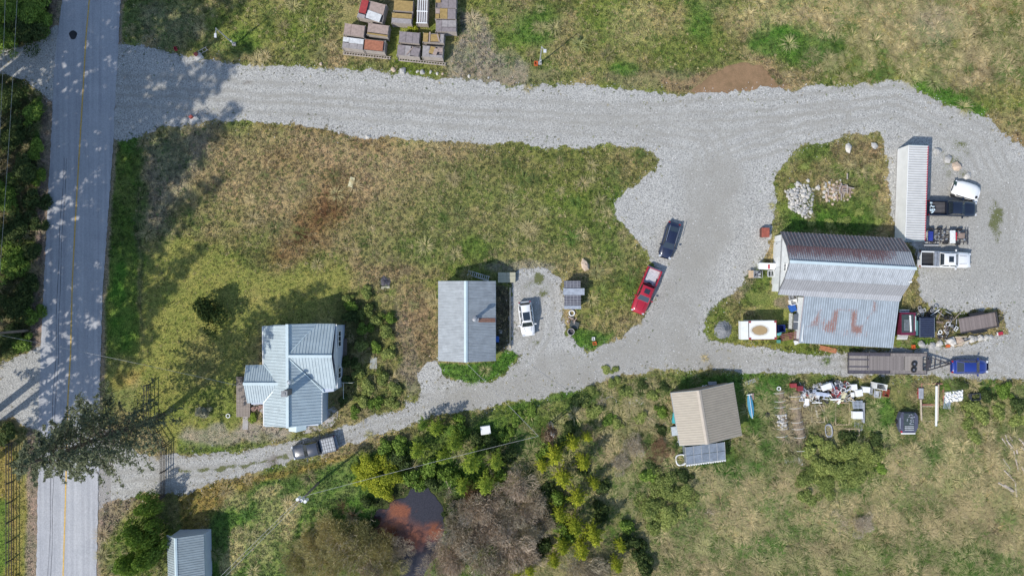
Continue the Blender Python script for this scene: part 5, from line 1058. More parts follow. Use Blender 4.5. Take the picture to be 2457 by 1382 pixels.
def pickup(name, label, px, py, deg, L, Wd, mat, **k):
    t = thing(name, label, 'pickup truck', px, py, .9, deg); a, w = L / 2, Wd / 2; bl = k.get('bed', .34) * L; bx = -a + bl; zb = 1.15; zr = 1.18
    st = [(bx + .02, w * .97, .4, zb, .02), (bx + .3, w, .36, zb, .02), (.1 * L, w, .36, zb, .02), (.2 * L, w, .36, zb, .03), (.3 * L, w * .99, .36, zb - .04, .06), (a - .5, w * .97, .38, zb - .1, .07), (a - .18, w * .9, .4, zb - .18, .06), (a - .03, w * .74, .45, zb - .3, .02), (a, w * .6, .5, zb - .42, .0)]
    loft(st).build('body', mat, t, True); c0 = bx + .08
    cabin(t, mat, c0, .235 * L, c0 + .22, .235 * L - .75, w * .88, w * .74, zb, 1.78, side_split=2, roofmat=k.get('roofmat'))
    for s in (-1, 1): MB().box(-a + bl / 2, s * (w - .09), .8, bl - .02, .16, .8).build('bed_side', mat, t)
    MB().box(bx - .05, 0, .85, .08, Wd - .36, .66).build('bed_front', mat, t); MB().box(-a + .04, 0, .85, .07, Wd - .34, .66).build('tailgate', mat, t)
    fl = MB().box(-a + bl / 2, 0, .68, bl - .16, Wd - .34, .05).build('bed_floor', k.get('liner', BLK), t); rm = k.get('ribmat', M('bed_rib', (.10, .10, .105), .6)); me = MB().box(0, 0, 0, bl - .24, .055, .05).mesh('bed_rib', rm)
    for i in range(9): put('bed_rib', me, fl, loc=(-a + bl / 2, -(Wd - .5) / 2 + (Wd - .5) * (i + .5) / 9, .73))
    wheels(t, (-.29 * L, .32 * L), w, .4, .27); mirrors(t, .17 * L, w + .03, zb + .12, k.get('mirmat', mat))
    for s in (-1, 1):
        MB().box(a - .16, s * (w * .72), zb - .26, .2, .3, .16, rz=-s * .4).build('headlight', HL, t); MB().box(-a + .02, s * (w - .1), .98, .07, .14, .34).build('tail_light', TL, t)
        MB().beam((.4 * L, s * w * .45, zb + .01), (.25 * L, s * w * .52, zb + .055), .02, .015).build('bonnet_crease', BLK, t)
    MB().box(-a - .07, 0, .52, .16, w * 1.8, .2).build('rear_bumper', CHR, t); MB().box(a - .06, 0, .5, .16, w * 1.5, .2).build('front_bumper', k.get('bump', mat), t)
    if k.get('sunroof'): MB().box(.235 * L - 1.35, 0, 1.875, .62, w * .72, .02).build('sunroof', CARGLASS, t)
    if k.get('fog'): pass
    return t, a, w, bl, bx
P_NAVY = paint('navy_car_paint', (.014, .02, .05)); P_WHITE = paint('white_car_paint', (.80, .80, .79), .35); P_RED = paint('red_car_paint', (.38, .012, .028)); P_GREY = paint('dark_grey_car_paint', (.045, .055, .075)); P_BLK = paint('black_blue_car_paint', (.012, .018, .035)); P_BLUE = paint('bright_blue_car_paint', (.018, .04, .23))
car('parked_car', 'white hatchback with big dark sunroof parked on gravel beside the workshop', 'car', 1263.5, 765, -83, 4.45, 1.86, P_WHITE, 'suv', sunroof=True, rails='b')
car('parked_car', 'navy blue car with pale roof rails parked ahead of the red pickup', 'car', 1607, 577, -106, 4.7, 1.86, P_NAVY, 'sedan', rails='c')
car('parked_car', 'bright blue sedan parked behind the flatbed trailer tongue', 'car', 2328.5, 880, 0, 4.75, 1.84, P_BLUE, 'sedan', sunroof=False)
t, a, w, bl, bx = pickup('parked_pickup', 'red pickup truck with pale ribbed bed liner and a loose tyre in the bed', 1550, 698, -112, 6.05, 1.98, P_RED, liner=M('pale_liner', (.48, .48, .50), .6), ribmat=M('pale_rib', (.70, .70, .72), .6), sunroof=True, bed=.36)
def loose_tyre(label, px, py, z, r=.34, tilt=0, group=None, name='loose_tyre', wr=.13, mat=None, rimmed=False):
    t = thing(name, label, 'tyre', px, py, z, 0, group, z=z); o = MB().ring((0, 0, .12), r - wr, wr, 22, 8, mi=0).build('tread', mat or TYRE, t, True)
    if rimmed: MB().cyl((0, 0, .06), (0, 0, .16), r - wr * 1.8, n=14).build('rim', RIM, t)
    return t
loose_tyre('black tyre lying in the bed of the red pickup', 1556, 684, .78, .38)
t, a, w, bl, bx = pickup('parked_pickup', 'dark grey pickup with a pale gridded bed cover parked on the lower drive', 753, 1075, 193.5, 5.7, 1.98, P_GREY, bed=.33)
cv = MB().box(-a + bl / 2, 0, 1.22, bl - .1, w * 2 - .18, .05).build('bed_cover', M('pale_bed_cover', (.42, .43, .44), .7), t); gr = MB()
for i in range(6): gr.box(-a + .15 + (bl - .3) * i / 5, 0, 1.255, .03, w * 1.8, .02)
for i in range(5): gr.box(-a + bl / 2, -w * .85 + w * 1.7 * i / 4, 1.256, bl - .2, .03, .024)
gr.build('cover_grid', BLK, cv)
t, a, w, bl, bx = pickup('parked_pickup', 'black pickup with its tailgate against the white container', 2285, 500.5, -1.5, 6.25, 2.0, P_BLK, bed=.38, ribmat=M('worn_wood_load', (.20, .19, .20), .9))
for i in range(14):
    o = MB().box(-a + .2 + rng.uniform(-.08, .45), rng.uniform(-.75, .75), 1.0 + rng.uniform(0, .2), .24, .16, .18, rng.uniform(0, 3)); o = o.build('sack', M('pale_blue_sack', (.55, .66, .72), .8), None); o.location = (0, 0, 0)
    o.matrix_basis = Matrix.Translation(t.location) @ Matrix.Rotation(t.rotation_euler[2], 4, 'Z'); bevel(o, .04, 1); tag(o, 'pale blue sack heaped at the tailgate of the black pickup', 'sack', 'pale sacks in the black pickup')
t, a, w, bl, bx = pickup('parked_pickup', 'white crew cab pickup with silver toolbox parked right of the barn', 2268, 623, -1.5, 6.55, 2.04, P_WHITE, bed=.36, sunroof=True, ribmat=M('bed_rib', (0, 0, 0)))
tb = MB().box(bx - .42, 0, 1.2, .62, w * 1.75, .3).build('toolbox', M('dull_aluminium', (.40, .42, .45), .4, metal=.4), t); MB().box(bx - .42, 0, 1.365, .03, w * 1.7, .02).build('toolbox_seam', BLK, tb)
MB().box(-a - .25, 0, .9, .5, .07, .07).build('tow_bar', BLK, t)

# white wrecked car body, wheels at its edge
t = thing('wrecked_car', 'white stripped car body dumped above the black pickup', 'car wreck', 2317, 458, .5, -17)
WS = M('white_shell', (.80, .80, .78), .5, var=.06)
st = [(-1.75, .62, .2, .62, .0), (-1.55, .85, .15, .8, .02), (-.9, 1.0, .12, .95, .06), (0, 1.02, .12, 1.02, .08), (.9, 1.0, .12, .98, .06), (1.5, .84, .15, .85, .03), (1.8, .5, .2, .6, .0)]
loft(st).build('shell', WS, t, True)
for x, y in ((-1.35, -1.0), (1.3, -.92)): MB().cyl((x, y - .12, .32), (x, y + .1, .32), .27, n=14).build('wheel', TYRE, t)
MB().box(-1.7, .45, .78, .34, .7, .1, .2).build('grille', M('dark_green_parts', (.03, .06, .05), .5), t); MB().cyl((-1.72, .75, .84), (-1.72, .75, .9), .1, n=10).cyl((-1.78, .1, .84), (-1.78, .1, .9), .1, n=10).build('headlight', HL, t)
MB().beam((-1.2, -1.02, .9), (1.2, -1.0, .9), .08, .06).build('window_seal', BLK, t); MB().cyl((1.28, -.55, .9), (1.28, -.55, .98), .17, n=12).build('fuel_flap', BLK, t); MB().beam((1.2, -1.05, .5), (1.75, -.8, .5), .3, .3).build('bumper', WS, t)

# farm implement: rotary rake of frames and tines with a white tank
t = thing('farm_implement', 'long farm implement of dark frames and tines with one white board across it', 'farm machine', 2275, 567, .6, -2)
mb = MB()
for y in (-.75, -.2, .45): mb.beam((-2.7, y, .7), (2.2, y + .05, .7), .1, .1)
mb.build('frame', M('dark_machine_steel', (.06, .055, .06), .6, var=.4), t)
for i in range(11):
    x = -2.5 + i * .5; MB().beam((x, -1.0, .62), (x + rng.uniform(-.15, .15), .95, .66), .07, .08).build('cross_bar', M('dark_machine_steel', (0, 0, 0)), t)
for x, y in ((-2.1, .9), (-1.0, .95), (-.2, -.9), (1.6, .95), (1.4, -.95), (-1.9, -.8)): MB().cyl((x, y - .1, .34), (x, y + .1, .34), .32, n=14).build('wheel', TYRE, t)
for i in range(9):
    a_ = -.9 + i * .22; MB().beam((2.1, a_ * .7, .6), (2.9 + rng.uniform(-.15, .1), a_ * 1.05, .25), .04, .04).build('tine', M('dark_machine_steel', (0, 0, 0)), t)
MB().box(.35, -.1, .95, .68, 1.65, .1, .04).build('white_board', M('white_board', (.75, .76, .73), .7), t)
MB().box(.82, 0, .82, .18, 1.0, .3).build('red_beam', M('red_paint', (0, 0, 0)), t); MB().box(1.6, .1, .74, .8, .7, .14).build('engine_cover', M('rusty_plate', (.28, .21, .17), .8), t)
MB().box(-2.45, -.1, .9, .5, 1.2, .3).build('blue_part', M('blue_part', (.03, .05, .28), .5), t); MB().ring((-1.6, -.2, .85), .28, .05).build('hand_wheel', M('dull_steel', (0, 0, 0)), t)
for i, (x, y) in enumerate([(-1.4, .3), (-.9, .1), (-.7, .45), (.0, .5), (1.2, .5), (1.9, -.4), (-1.1, -.5), (-.4, -.4)]): MB().box(x, y, .88, .22, .14, .2, i).build('bracket', M('dull_aluminium', (0, 0, 0)), t)
for i, py in enumerate((582, 589)): tag(MB().beam((-.95, 0, .3), (.95, 0, .3), .13, .1).build('metal_rail', M('aluminium', (0, 0, 0))), ['silver rail lying behind the white pickup, nearer the implement', 'silver rail lying behind the white pickup, nearer the truck'][i], 'metal rail').location = (*W(2231, py), 0)

# ---- flatbed trailer
t = thing('flatbed_trailer', 'long flatbed trailer decked with grey planks, tongue pointing at the blue car', 'trailer', 2130, 871.5, .9, -.6); L, w2 = 10.0, 1.29
dk = M('trailer_planks', (.235, .205, .19), .9, var=.4, scale=5); me = [MB().box(0, 0, 0, 4.6, .175, .05).mesh('plank', dk), MB().box(0, 0, 0, 2.6, .175, .05).mesh('plank', M('dark_trailer_mat', (.085, .078, .095), .85, var=.3)), MB().box(0, 0, 0, 2.3, .175, .05).mesh('plank', M('brown_grey_planks', (.30, .265, .235), .9, var=.4, scale=5))]
n = 14
for j in range(n):
    y = -w2 + w2 * 2 * (j + .5) / n; edge = j in (0, 1, 12, 13)
    put('plank', me[1] if (edge or j % 5 == 4) else me[2], t, loc=(-L / 2 + 1.3 if (edge or j % 5 == 4) else -L / 2 + 1.2 + .0, y, .9 + rng.uniform(-.008, .008)))
    put('plank', me[1] if edge else me[0], t, loc=(-L / 2 + 2.65 + 1.3 if edge else -L / 2 + 2.4 + 2.35, y, .902 + rng.uniform(-.008, .008)))
    if edge: put('plank', me[0], t, loc=(-L / 2 + 7.65, y, .9 + rng.uniform(-.008, .008)))
    else: put('plank', me[2], t, loc=(-L / 2 + 8.3, y, .9 + rng.uniform(-.008, .008)))
STE = M('dark_machine_steel', (0, 0, 0)); MB().box(0, w2 + .05, .82, L, .09, .16).box(0, -w2 - .05, .82, L, .09, .16).box(-L / 2 - .05, 0, .82, .09, w2 * 2 + .18, .16).box(L / 2 + .05, 0, .82, .09, w2 * 2 + .18, .16).box(0, .5, .6, L, .12, .3).box(0, -.5, .6, L, .12, .3).build('chassis', STE, t)
mb = MB()
for s in (-1, 1): mb.beam((L / 2 + .1, s * .95, .62), (L / 2 + 3.1, s * .06, .6), .13, .16)
for x in (.4, 1.2, 1.9): mb.beam((L / 2 + x, -.85 + x * .25, .62), (L / 2 + x, .85 - x * .25, .62), .08, .1)
mb.box(L / 2 + 3.2, 0, .6, .3, .18, .16).build('tongue', STE, t); MB().cyl((L / 2 + 2.8, 0, .1), (L / 2 + 2.8, 0, .9), .05, n=8).build('jack', STE, t); MB().box(L / 2 + .35, 0, .86, .45, 1.1, .06).build('tongue_plate', STE, t)
for x in (-1.6, -.7, .2):
    for s in (-1, 1): MB().cyl((x, s * 1.0, .38), (x, s * 1.25, .38), .38, n=16).build('wheel', TYRE, t)
loose_tyre('upper of two tyres lying on the flatbed trailer deck', 2192.5, 873, .95, .38, rimmed=True); loose_tyre('lower of two tyres lying on the flatbed trailer deck', 2191, 887, .95, .37, rimmed=True)
# ---- small utility trailer
t = thing('utility_trailer', 'short tilted plank deck trailer behind the row of boulders', 'trailer', 2345.5, 774, .6, 10.2); bw, bL = 1.8, 4.75
me = MB().box(0, 0, 0, bL, .165, .05).mesh('plank', M('brown_trailer_planks', (.225, .185, .17), .9, var=.4, scale=5))
for j in range(11): put('plank', me, t, loc=(rng.uniform(-.02, .02), -bw / 2 + bw * (j + .5) / 11, .62 + rng.uniform(-.008, .008)))
MB().box(0, bw / 2 + .06, .66, bL, .1, .22).box(0, -bw / 2 - .06, .66, bL, .1, .22).box(bL / 2 + .06, 0, .72, .1, bw + .2, .34).build('side_rail', STE, t)
mb = MB(); [mb.beam((bL / 2 + .1, s * .55, .5), (bL / 2 + 1.1, 0, .5), .1, .1) for s in (-1, 1)]; mb.build('tongue', STE, t)
for x in (-.5, .5):
    for s in (-1, 1): MB().cyl((x, s * (bw / 2 + .18), .34), (x, s * (bw / 2 + .38), .34), .34, n=16).build('wheel', TYRE, t)
for s in (-1, 1): MB().box(0, s * (bw / 2 + .28), .74, 1.9, .28, .06).build('mudguard', BLK, t)

# ---- covered trucks beside the lean-to
t = thing('covered_truck_bed', 'dark navy truck bed with flat ribbed cover standing beside the lean-to', 'truck bed', 2222.5, 785, 1.1, 0)
MB().box(0, 0, .75, 2.0, 2.6, .9).build('bed_box', P_BLK, t); c = MB().box(0, -.05, 1.24, 1.8, 2.5, .06).build('bed_cover', M('navy_cover', (.022, .03, .06), .45), t)
me = MB().box(0, 0, 0, 1.7, .03, .03).mesh('cover_rib', M('navy_rib', (.12, .14, .2), .4))
for k in range(9): put('cover_rib', me, c, loc=(0, -1.1 + k * .27, 1.285))
for s in (-1, 1): MB().box(s * .93, -.05, 1.28, .05, 2.5, .05).build('cover_edge', CHR, t); MB().cyl((s * .85, -.2, .35), (s * 1.05, -.2, .35), .36, n=14).build('wheel', TYRE, t)
MB().box(-1.15, -.1, .8, .25, 1.9, .5, 0).build('teal_panel', M('teal_panel', (.08, .2, .2), .5), t)
t = thing('old_truck_cab', 'old maroon and black truck front poking out from under the lean-to roof', 'truck cab', 2178, 777, 1.1, 0)
MB().box(0, 0, .7, 1.9, 2.9, 1.0).build('cab_body', M('maroon_body', (.14, .02, .05), .5), t); MB().box(-.1, .05, 1.24, 1.5, 2.3, .08).build('open_bed', M('dark_bed', (.05, .07, .07), .6), t)
for x in (-.5, -.35, -.2, -.05): MB().box(x, -.15, 1.3, .05, 1.4, .04).build('slat', M('dull_aluminium', (0, 0, 0)), t)
MB().box(.22, .05, 1.33, .2, 2.1, .07, .05).build('pale_board', M('white_board', (0, 0, 0)), t); MB().box(.93, .05, 1.1, .12, 1.9, .3).build('glass_strip', M('greenish_glass', (.45, .6, .56), .2), t)
for k in range(2): MB().box(-.35, 1.55 + k * .22, .9, 1.3, .1, .1).build('bumper_bar', CHR, t)
for k in range(4): MB().box(-.3, -1.5 - .17 * k, .55 - .08 * k, 1.35, .1, .06).build('step', M('white_trim', (0, 0, 0)), t)
# ---- stained box body
t = thing('truck_box', 'white truck box with red corners and a brown puddle stain on its roof', 'truck box', 1820.5, 792, 2.2, .8)
def box_mat():
    m, t_, b = nt('stained_white_roof'); tc = N(t_, 'ShaderNodeTexCoord'); mp = N(t_, 'ShaderNodeMapping'); mp.inputs['Location'].default_value = (-.1, .03, 0); mp.inputs['Scale'].default_value = (.78, 1.28, 0); t_.links.new(tc.outputs['Object'], mp.inputs['Vector'])
    ln = N(t_, 'ShaderNodeVectorMath', operation='LENGTH'); t_.links.new(mp.outputs[0], ln.inputs[0]); n = noise_n(t_, 2.5, 5, .7, tc.outputs['Object']); ma = N(t_, 'ShaderNodeMath', operation='MULTIPLY_ADD'); t_.links.new(n.outputs[0], ma.inputs[0]); ma.inputs[1].default_value = .28; t_.links.new(ln.outputs['Value'], ma.inputs[2])
    r = ramp(t_, ma.outputs[0], [(.0, (.36, .25, .12)), (.80, (.40, .28, .14)), (.86, (.20, .12, .07)), (.89, (.52, .46, .36)), (1.0, (.60, .57, .5))]); r.color_ramp.elements.new(1.0)
    e = r.color_ramp.elements; t_.links.new(r.outputs[0], b.inputs['Base Color'])
    mr = N(t_, 'ShaderNodeMapRange'); t_.links.new(ma.outputs[0], mr.inputs[0]); mr.inputs[1].default_value = 1.02; mr.inputs[2].default_value = 1.14; t_.links.new(mixc(t_, mr.outputs[0], r.outputs[0], (.78, .77, .74)), b.inputs['Base Color'])
    b.inputs['Roughness'].default_value = .55; return m
WB = M('white_truck_panel', (.76, .76, .73), .6, var=.08)
MB().box(.5, 0, 1.15, 3.4, 2.35, 2.1).build('box_wall', WB, t); MB().box(.5, 0, 2.22, 3.4, 2.35, .04).build('box_roof', box_mat(), t); MB().box(-1.78, -.02, 1.75, .95, 2.3, .9).build('overhang', WB, t)
for x, y in ((-1.13, 1.05), (-1.13, -1.05), (2.1, 1.05), (2.1, -1.05)): MB().box(x, y, 2.24, .3, .25, .06).build('corner_cap', M('faded_red', (.30, .045, .05), .6), t)
MB().box(2.21, 0, 2.2, .05, 2.4, .1).build('edge_rail', M('faded_red', (0, 0, 0)), t); MB().box(.5, -1.19, 2.23, 3.3, .05, .06).build('edge_rail', M('faded_red', (0, 0, 0)), t); MB().box(-1.3, .0, 2.22, .03, 1.8, .03).build('roof_seam', BLK, t)
for x in (-.6, 1.5):
    for s in (-1, 1): MB().cyl((x, s * .9, .35), (x, s * 1.2, .35), .35, n=14).build('wheel', TYRE, t)
# ---- trailer full of scrap (black, lower right)
t = thing('scrap_wagon', 'dark round sided wagon loaded with grey scrap standing in the grass', 'wagon', 2180, 1013, .9, 0)
MB().prism([(-.9, -1.35), (.85, -1.35), (1.2, -.6), (1.2, .7), (.9, 1.25), (-.9, 1.3), (-1.2, .5), (-1.2, -.6)], .2, .95).build('wagon_body', M('slate_wagon', (.085, .09, .13), .5), t)
MB().box(.0, .15, 1.0, 1.3, 2.1, .1).build('load_tray', M('dark_bed', (0, 0, 0)), t); 
for k in range(14): MB().box(rng.uniform(-.45, .5), rng.uniform(-.2, 1.0), 1.08, rng.uniform(.2, .8), .1, .08, rng.uniform(0, 3)).build('scrap_piece', M('dull_aluminium', (0, 0, 0)), t)
for k in range(3): MB().box(0, -.5 - k * .22, 1.08, 1.15, .1, .06).build('slat', M('aluminium', (0, 0, 0)), t)
MB().box(0, -1.45, .8, 1.8, .16, .12).build('tailgate', M('white_trim', (0, 0, 0)), t); MB().box(-.95, -1.2, .97, .2, .25, .05, .5).build('red_reflector', M('red_paint', (0, 0, 0)), t); MB().box(-1.12, -.1, .97, .1, 1.4, .05).build('pale_fender', M('dull_aluminium', (0, 0, 0)), t)
for x in (-1, 1): MB().cyl((x * 1.1, 0, .3), (x * 1.28, 0, .3), .3, n=14).build('wheel', TYRE, t)
# ================================================================ YARD THINGS
ALU = M('aluminium', (0, 0, 0)); WT = M('white_trim', (0, 0, 0)); STEEL = M('dull_steel', (0, 0, 0)); REDP = M('red_paint', (0, 0, 0)); WHP = M('white_enamel', (.78, .78, .76), .45, var=.08); CONC2 = CONC
GREYP = M('grey_plastic', (.33, .34, .36), .6); BLUEP = M('blue_plastic', (.02, .10, .38), .5); TEALP = M('teal_tarp', (.05, .38, .42), .6); ORG = M('orange_plastic', (.65, .14, .04), .5); CRM = M('cream_plastic', (0, 0, 0))

def boxitem(name, label, cat, px, py, w, l, h, deg, mat, group=None, rim=None, z=0.0, style='lid', mat2=None):
    """w, l in photo pixels"""
    w /= 18.9; l /= 18.9; t = thing(name, label, cat, px, py, z + h, deg, group, z=z); m2 = mat2 or mat
    if style == 'lid':
        MB().box(0, 0, h / 2 - .02, w * .95, l * .95, h - .04).build('body', m2, t); bevel(MB().box(0, 0, h, w, l, .06).build('lid', mat, t), .02, 1)
        MB().box(0, -l * .49, h * .7, w * .3, .05, .05).build('handle', STEEL, t)
    elif style == 'open':
        for s in (-1, 1): MB().box(s * (w / 2 - .03), 0, h / 2, .06, l, h).build('side', mat, t); MB().box(0, s * (l / 2 - .03), h / 2, w - .12, .06, h).build('side', mat, t)
        MB().box(0, 0, .05, w - .1, l - .1, .06).build('bottom', m2, t)
    elif style == 'table':
        MB().box(0, 0, h, w, l, .05).build('top', mat, t)
        for sx in (-1, 1):
            for sy in (-1, 1): MB().box(sx * (w / 2 - .05), sy * (l / 2 - .05), h / 2, .05, .05, h).build('leg', m2, t)
    elif style == 'frame':
        for s in (-1, 1): MB().box(s * (w / 2 - .03), 0, h, .06, l, .05).build('bar', mat, t); MB().box(0, s * (l / 2 - .03), h + .003, w, .06, .05).build('bar', mat, t)
        MB().box(0, 0, h - .002, .05, l, .04).build('bar', mat, t); MB().box(0, 0, h * .5, w * .8, l * .8, .04).build('panel', m2, t)
    elif style == 'slats':
        n = max(3, int(l / .16)); me = MB().box(0, 0, 0, w, .1, .03).mesh('slat', mat)
        for k in range(n): put('slat', me, t, loc=(0, -l / 2 + l * (k + .5) / n, h))
        for s in (-1, 0, 1): MB().box(s * (w / 2 - .05), 0, h / 2, .08, l, h - .02).build('stringer', m2, t)
    return t

# ---- crates of salvaged roofing on pallets
CRM_COL = {'pink': (.36, .275, .235), 'mauve': (.25, .215, .215), 'white': (.60, .60, .59), 'rust': (.36, .145, .085), 'gold': (.34, .235, .09), 'grey': (.33, .30, .29), 'red': (.35, .05, .05)}
CM = {k: M('salvage_%s' % k, v, .9, var=.22, scale=3) for k, v in CRM_COL.items()}; PALW = M('pallet_wood', (.42, .37, .33), .9, var=.3, scale=5)
CSIDE = MB().box(0, 0, 0, 1, 1, 1).mesh('side_board', PALW)
def crate(cx, cy, w, l, deg, tops, label, h=1.55, slatted=False):
    w /= 18.9; l /= 18.9; t = thing('salvage_crate', label, 'crate', cx, cy, h, deg, 'wooden crates of salvaged roofing')
    dm = MB().box(0, 0, 0, w + .06, .1, .025).mesh('pallet_slat', PALW)
    for k in range(8): put('pallet_slat', dm, t, loc=(0, -l / 2 + l * (k + .5) / 8, .14))
    for s in (-1, 0, 1): MB().box(s * w * .46, 0, .06, .09, l, .12).build('stringer', PALW, t)
    nb = 6
    for k in range(nb):
        z = .22 + (h - .3) * k / (nb - 1)
        for s in (-1, 1): put('side_board', CSIDE, t, loc=(0, s * (l / 2 - .02), z), scale=(w, .03, .15)); put('side_board', CSIDE, t, loc=(s * (w / 2 - .02), 0, z), scale=(.03, l - .06, .15))
    for s in (-1, 1):
        for q in (-1, 1): MB().box(s * (w / 2 + .015), q * (l / 2 + .015), h / 2 + .02, .07, .07, h).build('corner_post', PALW, t)
    MB().box(0, 0, h * .45, w - .12, l - .12, h * .8).build('stacked_roofing', CM['mauve'], t)
    if slatted:
        me = MB().box(0, 0, 0, .09, l * .46, .04).mesh('top_slat', WT)
        for r in (-1, 1):
            for k in range(5): put('top_slat', me, t, loc=(-w * .4 + w * .8 * k / 4, r * l * .24, h))
        for y in (-l / 2, 0, l / 2): MB().box(0, y, h + .03, w, .12, .05).build('top_rail', WT, t)
        return t
    for (x0, y0, x1, y1, m, dz, a) in tops:      # fractions of the top, y up the photo
        MB().box(-w / 2 + w * (x0 + x1) / 2, -l / 2 + l * (y0 + y1) / 2, h + dz, w * (x1 - x0) - .03, l * (y1 - y0) - .03, .07, a).build('top_panel', CM[m], t)
    return t
crate(850, 73, 49, 27, -8, [(0, 0, .34, 1, 'pink', 0, 0), (.34, 0, 1, 1, 'pink', .01, 0)], 'crate with two pinkish panels on top, left end of the second row')
crate(907, 73, 50, 27, -8, [(0, .2, 1, 1, 'pink', .05, 0), (0, 0, 1, .16, 'gold', 0, 0)], 'crate under one wide pinkish panel, just above the rust orange one')
crate(847, 105, 50, 26, -7, [(0, .55, .3, 1, 'white', .02, 0), (.3, .5, 1, 1, 'white', .02, 0), (0, 0, .33, .5, 'grey', 0, 0), (.33, 0, .72, .5, 'grey', .01, 0), (.72, 0, 1, .5, 'grey', 0, 0)], 'crate with white and grey squares on top, bottom left of the crates')
crate(899, 110, 49, 27, -6, [(.0, .05, .92, .95, 'rust', .04, 0)], 'crate topped with a rust orange panel')
crate(982, 91, 49, 26, -5, [(i / 3, 0, (i + 1) / 3, 1, 'mauve', .02, 0) for i in range(3)], 'crate with three mauve squares on top')
crate(1040, 92, 50, 22, -4, [(0, 0, .25, 1, 'gold', 0, 0), (.3, .1, .8, .9, 'gold', .06, .1), (.82, 0, 1, 1, 'grey', .02, 0), (.28, 0, .36, 1.1, 'pink', .12, .02), (.7, .05, .78, 1, 'pink', .12, .35)], 'crate with loose pale battens crossing a gold panel')
crate(980, 123, 54, 25, -6, [(0, 0, .34, 1, 'mauve', 0, 0), (.34, 0, .6, 1, 'grey', .01, 0), (.62, .05, 1, .9, 'mauve', .05, -.15), (.55, 0, .6, 1, 'pink', .12, -.6)], 'crate with a slanting batten and tilted mauve panel on top')
crate(1038, 125, 49, 27, -4, [(0, 0, .35, 1, 'grey', 0, 0), (.35, .3, .62, .95, 'gold', .05, -.25), (.55, .2, .75, .8, 'pink', .1, -.3), (.72, .5, 1, .9, 'pink', .06, 0), (.35, 0, 1, .25, 'grey', .0, 0)], 'crate with jumbled small boards, bottom right of the crates')
crate(892, 27, 62, 44, -14, [(.02, .25, .3, 1, 'red', .0, 0), (.4, .4, .98, 1, 'pink', .08, 0), (.35, 0, .92, .45, 'white', .14, -.1), (0, 0, .3, .2, 'grey', 0, 0)], 'crate with red scraps and a white sheet on top')
crate(968, 15, 46, 25, -4, [(0, 0, 1, 1, 'gold', .03, 0)], 'crate topped with a golden lattice panel')
crate(964, 45, 48, 24, -4, [(0, .5, 1, 1, 'gold', .0, 0), (0, 0, 1, .48, 'grey', .05, 0)], 'crate with a grey board below a gold strip')
crate(1013, 28, 26, 56, -2, [], 'narrow crate with white upright slats', slatted=True)
crate(1070, 8, 50, 25, -1, [(0, .5, .25, 1, 'gold', .04, 0), (.28, 0, .62, 1, 'mauve', 0, 0), (.62, 0, 1, 1, 'mauve', .01, 0)], 'crate with a small yellow square, top of the right hand column')
crate(1069, 34, 49, 25, -1, [(0, .5, .22, 1, 'pink', 0, 0), (.22, .0, .6, 1, 'gold', .01, 0), (.6, 0, 1, 1, 'mauve', .02, 0), (0, 0, .2, .48, 'gold', 0, 0)], 'crate half gold half mauve, middle of the right hand column')
crate(1070, 63, 49, 28, -1, [(0, 0, .3, 1, 'mauve', 0, 0), (.3, .4, .6, 1, 'grey', .02, 0), (.6, .4, 1, 1, 'grey', .01, 0), (.3, 0, 1, .38, 'mauve', .0, 0)], 'crate with four greyish squares, lowest of the right hand column')
for i, (x, y, w, dg) in enumerate(((880, 134, 116, -6), (1013, 149, 116, -6))):
    t = thing('pallet', ['long slatted pallet edge in front of the rust topped crate', 'long slatted pallet edge in front of the jumbled crates'][i], 'pallet', x, y, .2, dg); W_ = w / 18.5
    MB().box(0, .12, .3, W_, .05, .09).box(0, -.1, .05, W_, .12, .09).build('rail', PALW, t); me = MB().box(0, 0, 0, .1, .2, .16).mesh('block', PALW)
    for k in range(18): put('block', me, t, loc=(-W_ / 2 + W_ * (k + .5) / 18, .0, .17))
t = thing('wooden_stake', 'thin pale wooden stake upright in front of the crates', 'stake', 948, 150); MB().cyl((0, 0, 0), (0, .05, 1.5), .03, .03, 6).build('stake', WOODL, t)
plant('weed_clump', 'green weeds growing in the gap between the crates', 'plant', 992, 66, .9, 'bush', LM['yellow'], None, .8, stem=False)

# ---- lamp posts
def lamp(label, px, py, h, ax, ay, box=None):
    t = thing('lamp_post', label, 'lamp post', px, py, 0, 0); G_ = M('galvanised_pole', (.50, .51, .54), .4, metal=.3)
    MB().box(0, 0, .15, .45, .45, .3).build('concrete_base', CONC, t); MB().cyl((0, 0, .3), (0, 0, h), .10, .06, 10).build('pole', G_, t)
    a = MB().cyl((0, 0, h - .1), (ax, ay, h + .15), .045, n=8).build('arm', G_, t); MB().box(ax * 1.15, ay * 1.15, h + .12, .26 + abs(ax) * .3, .26 + abs(ay) * .3, .14).build('lamp_head', M('lamp_housing', (.62, .63, .65), .4), t)
    MB().box(.09, 0, 1.3, .12, .2, .35).build('switch_box', WT, t); return t
lamp('grey lamp post with a short hooked arm leaning left over the grass', 563, 108, 5.7, .0, -.8)
lamp('grey lamp post beside the top edge of the gravel drive', 1295, 153, 6.3, .32, -.5)
boxitem('orange_bucket', 'small orange bucket at the foot of the lamp post by the drive', 'bucket', 1286, 152, 9, 10, .4, 0, ORG, style='open')

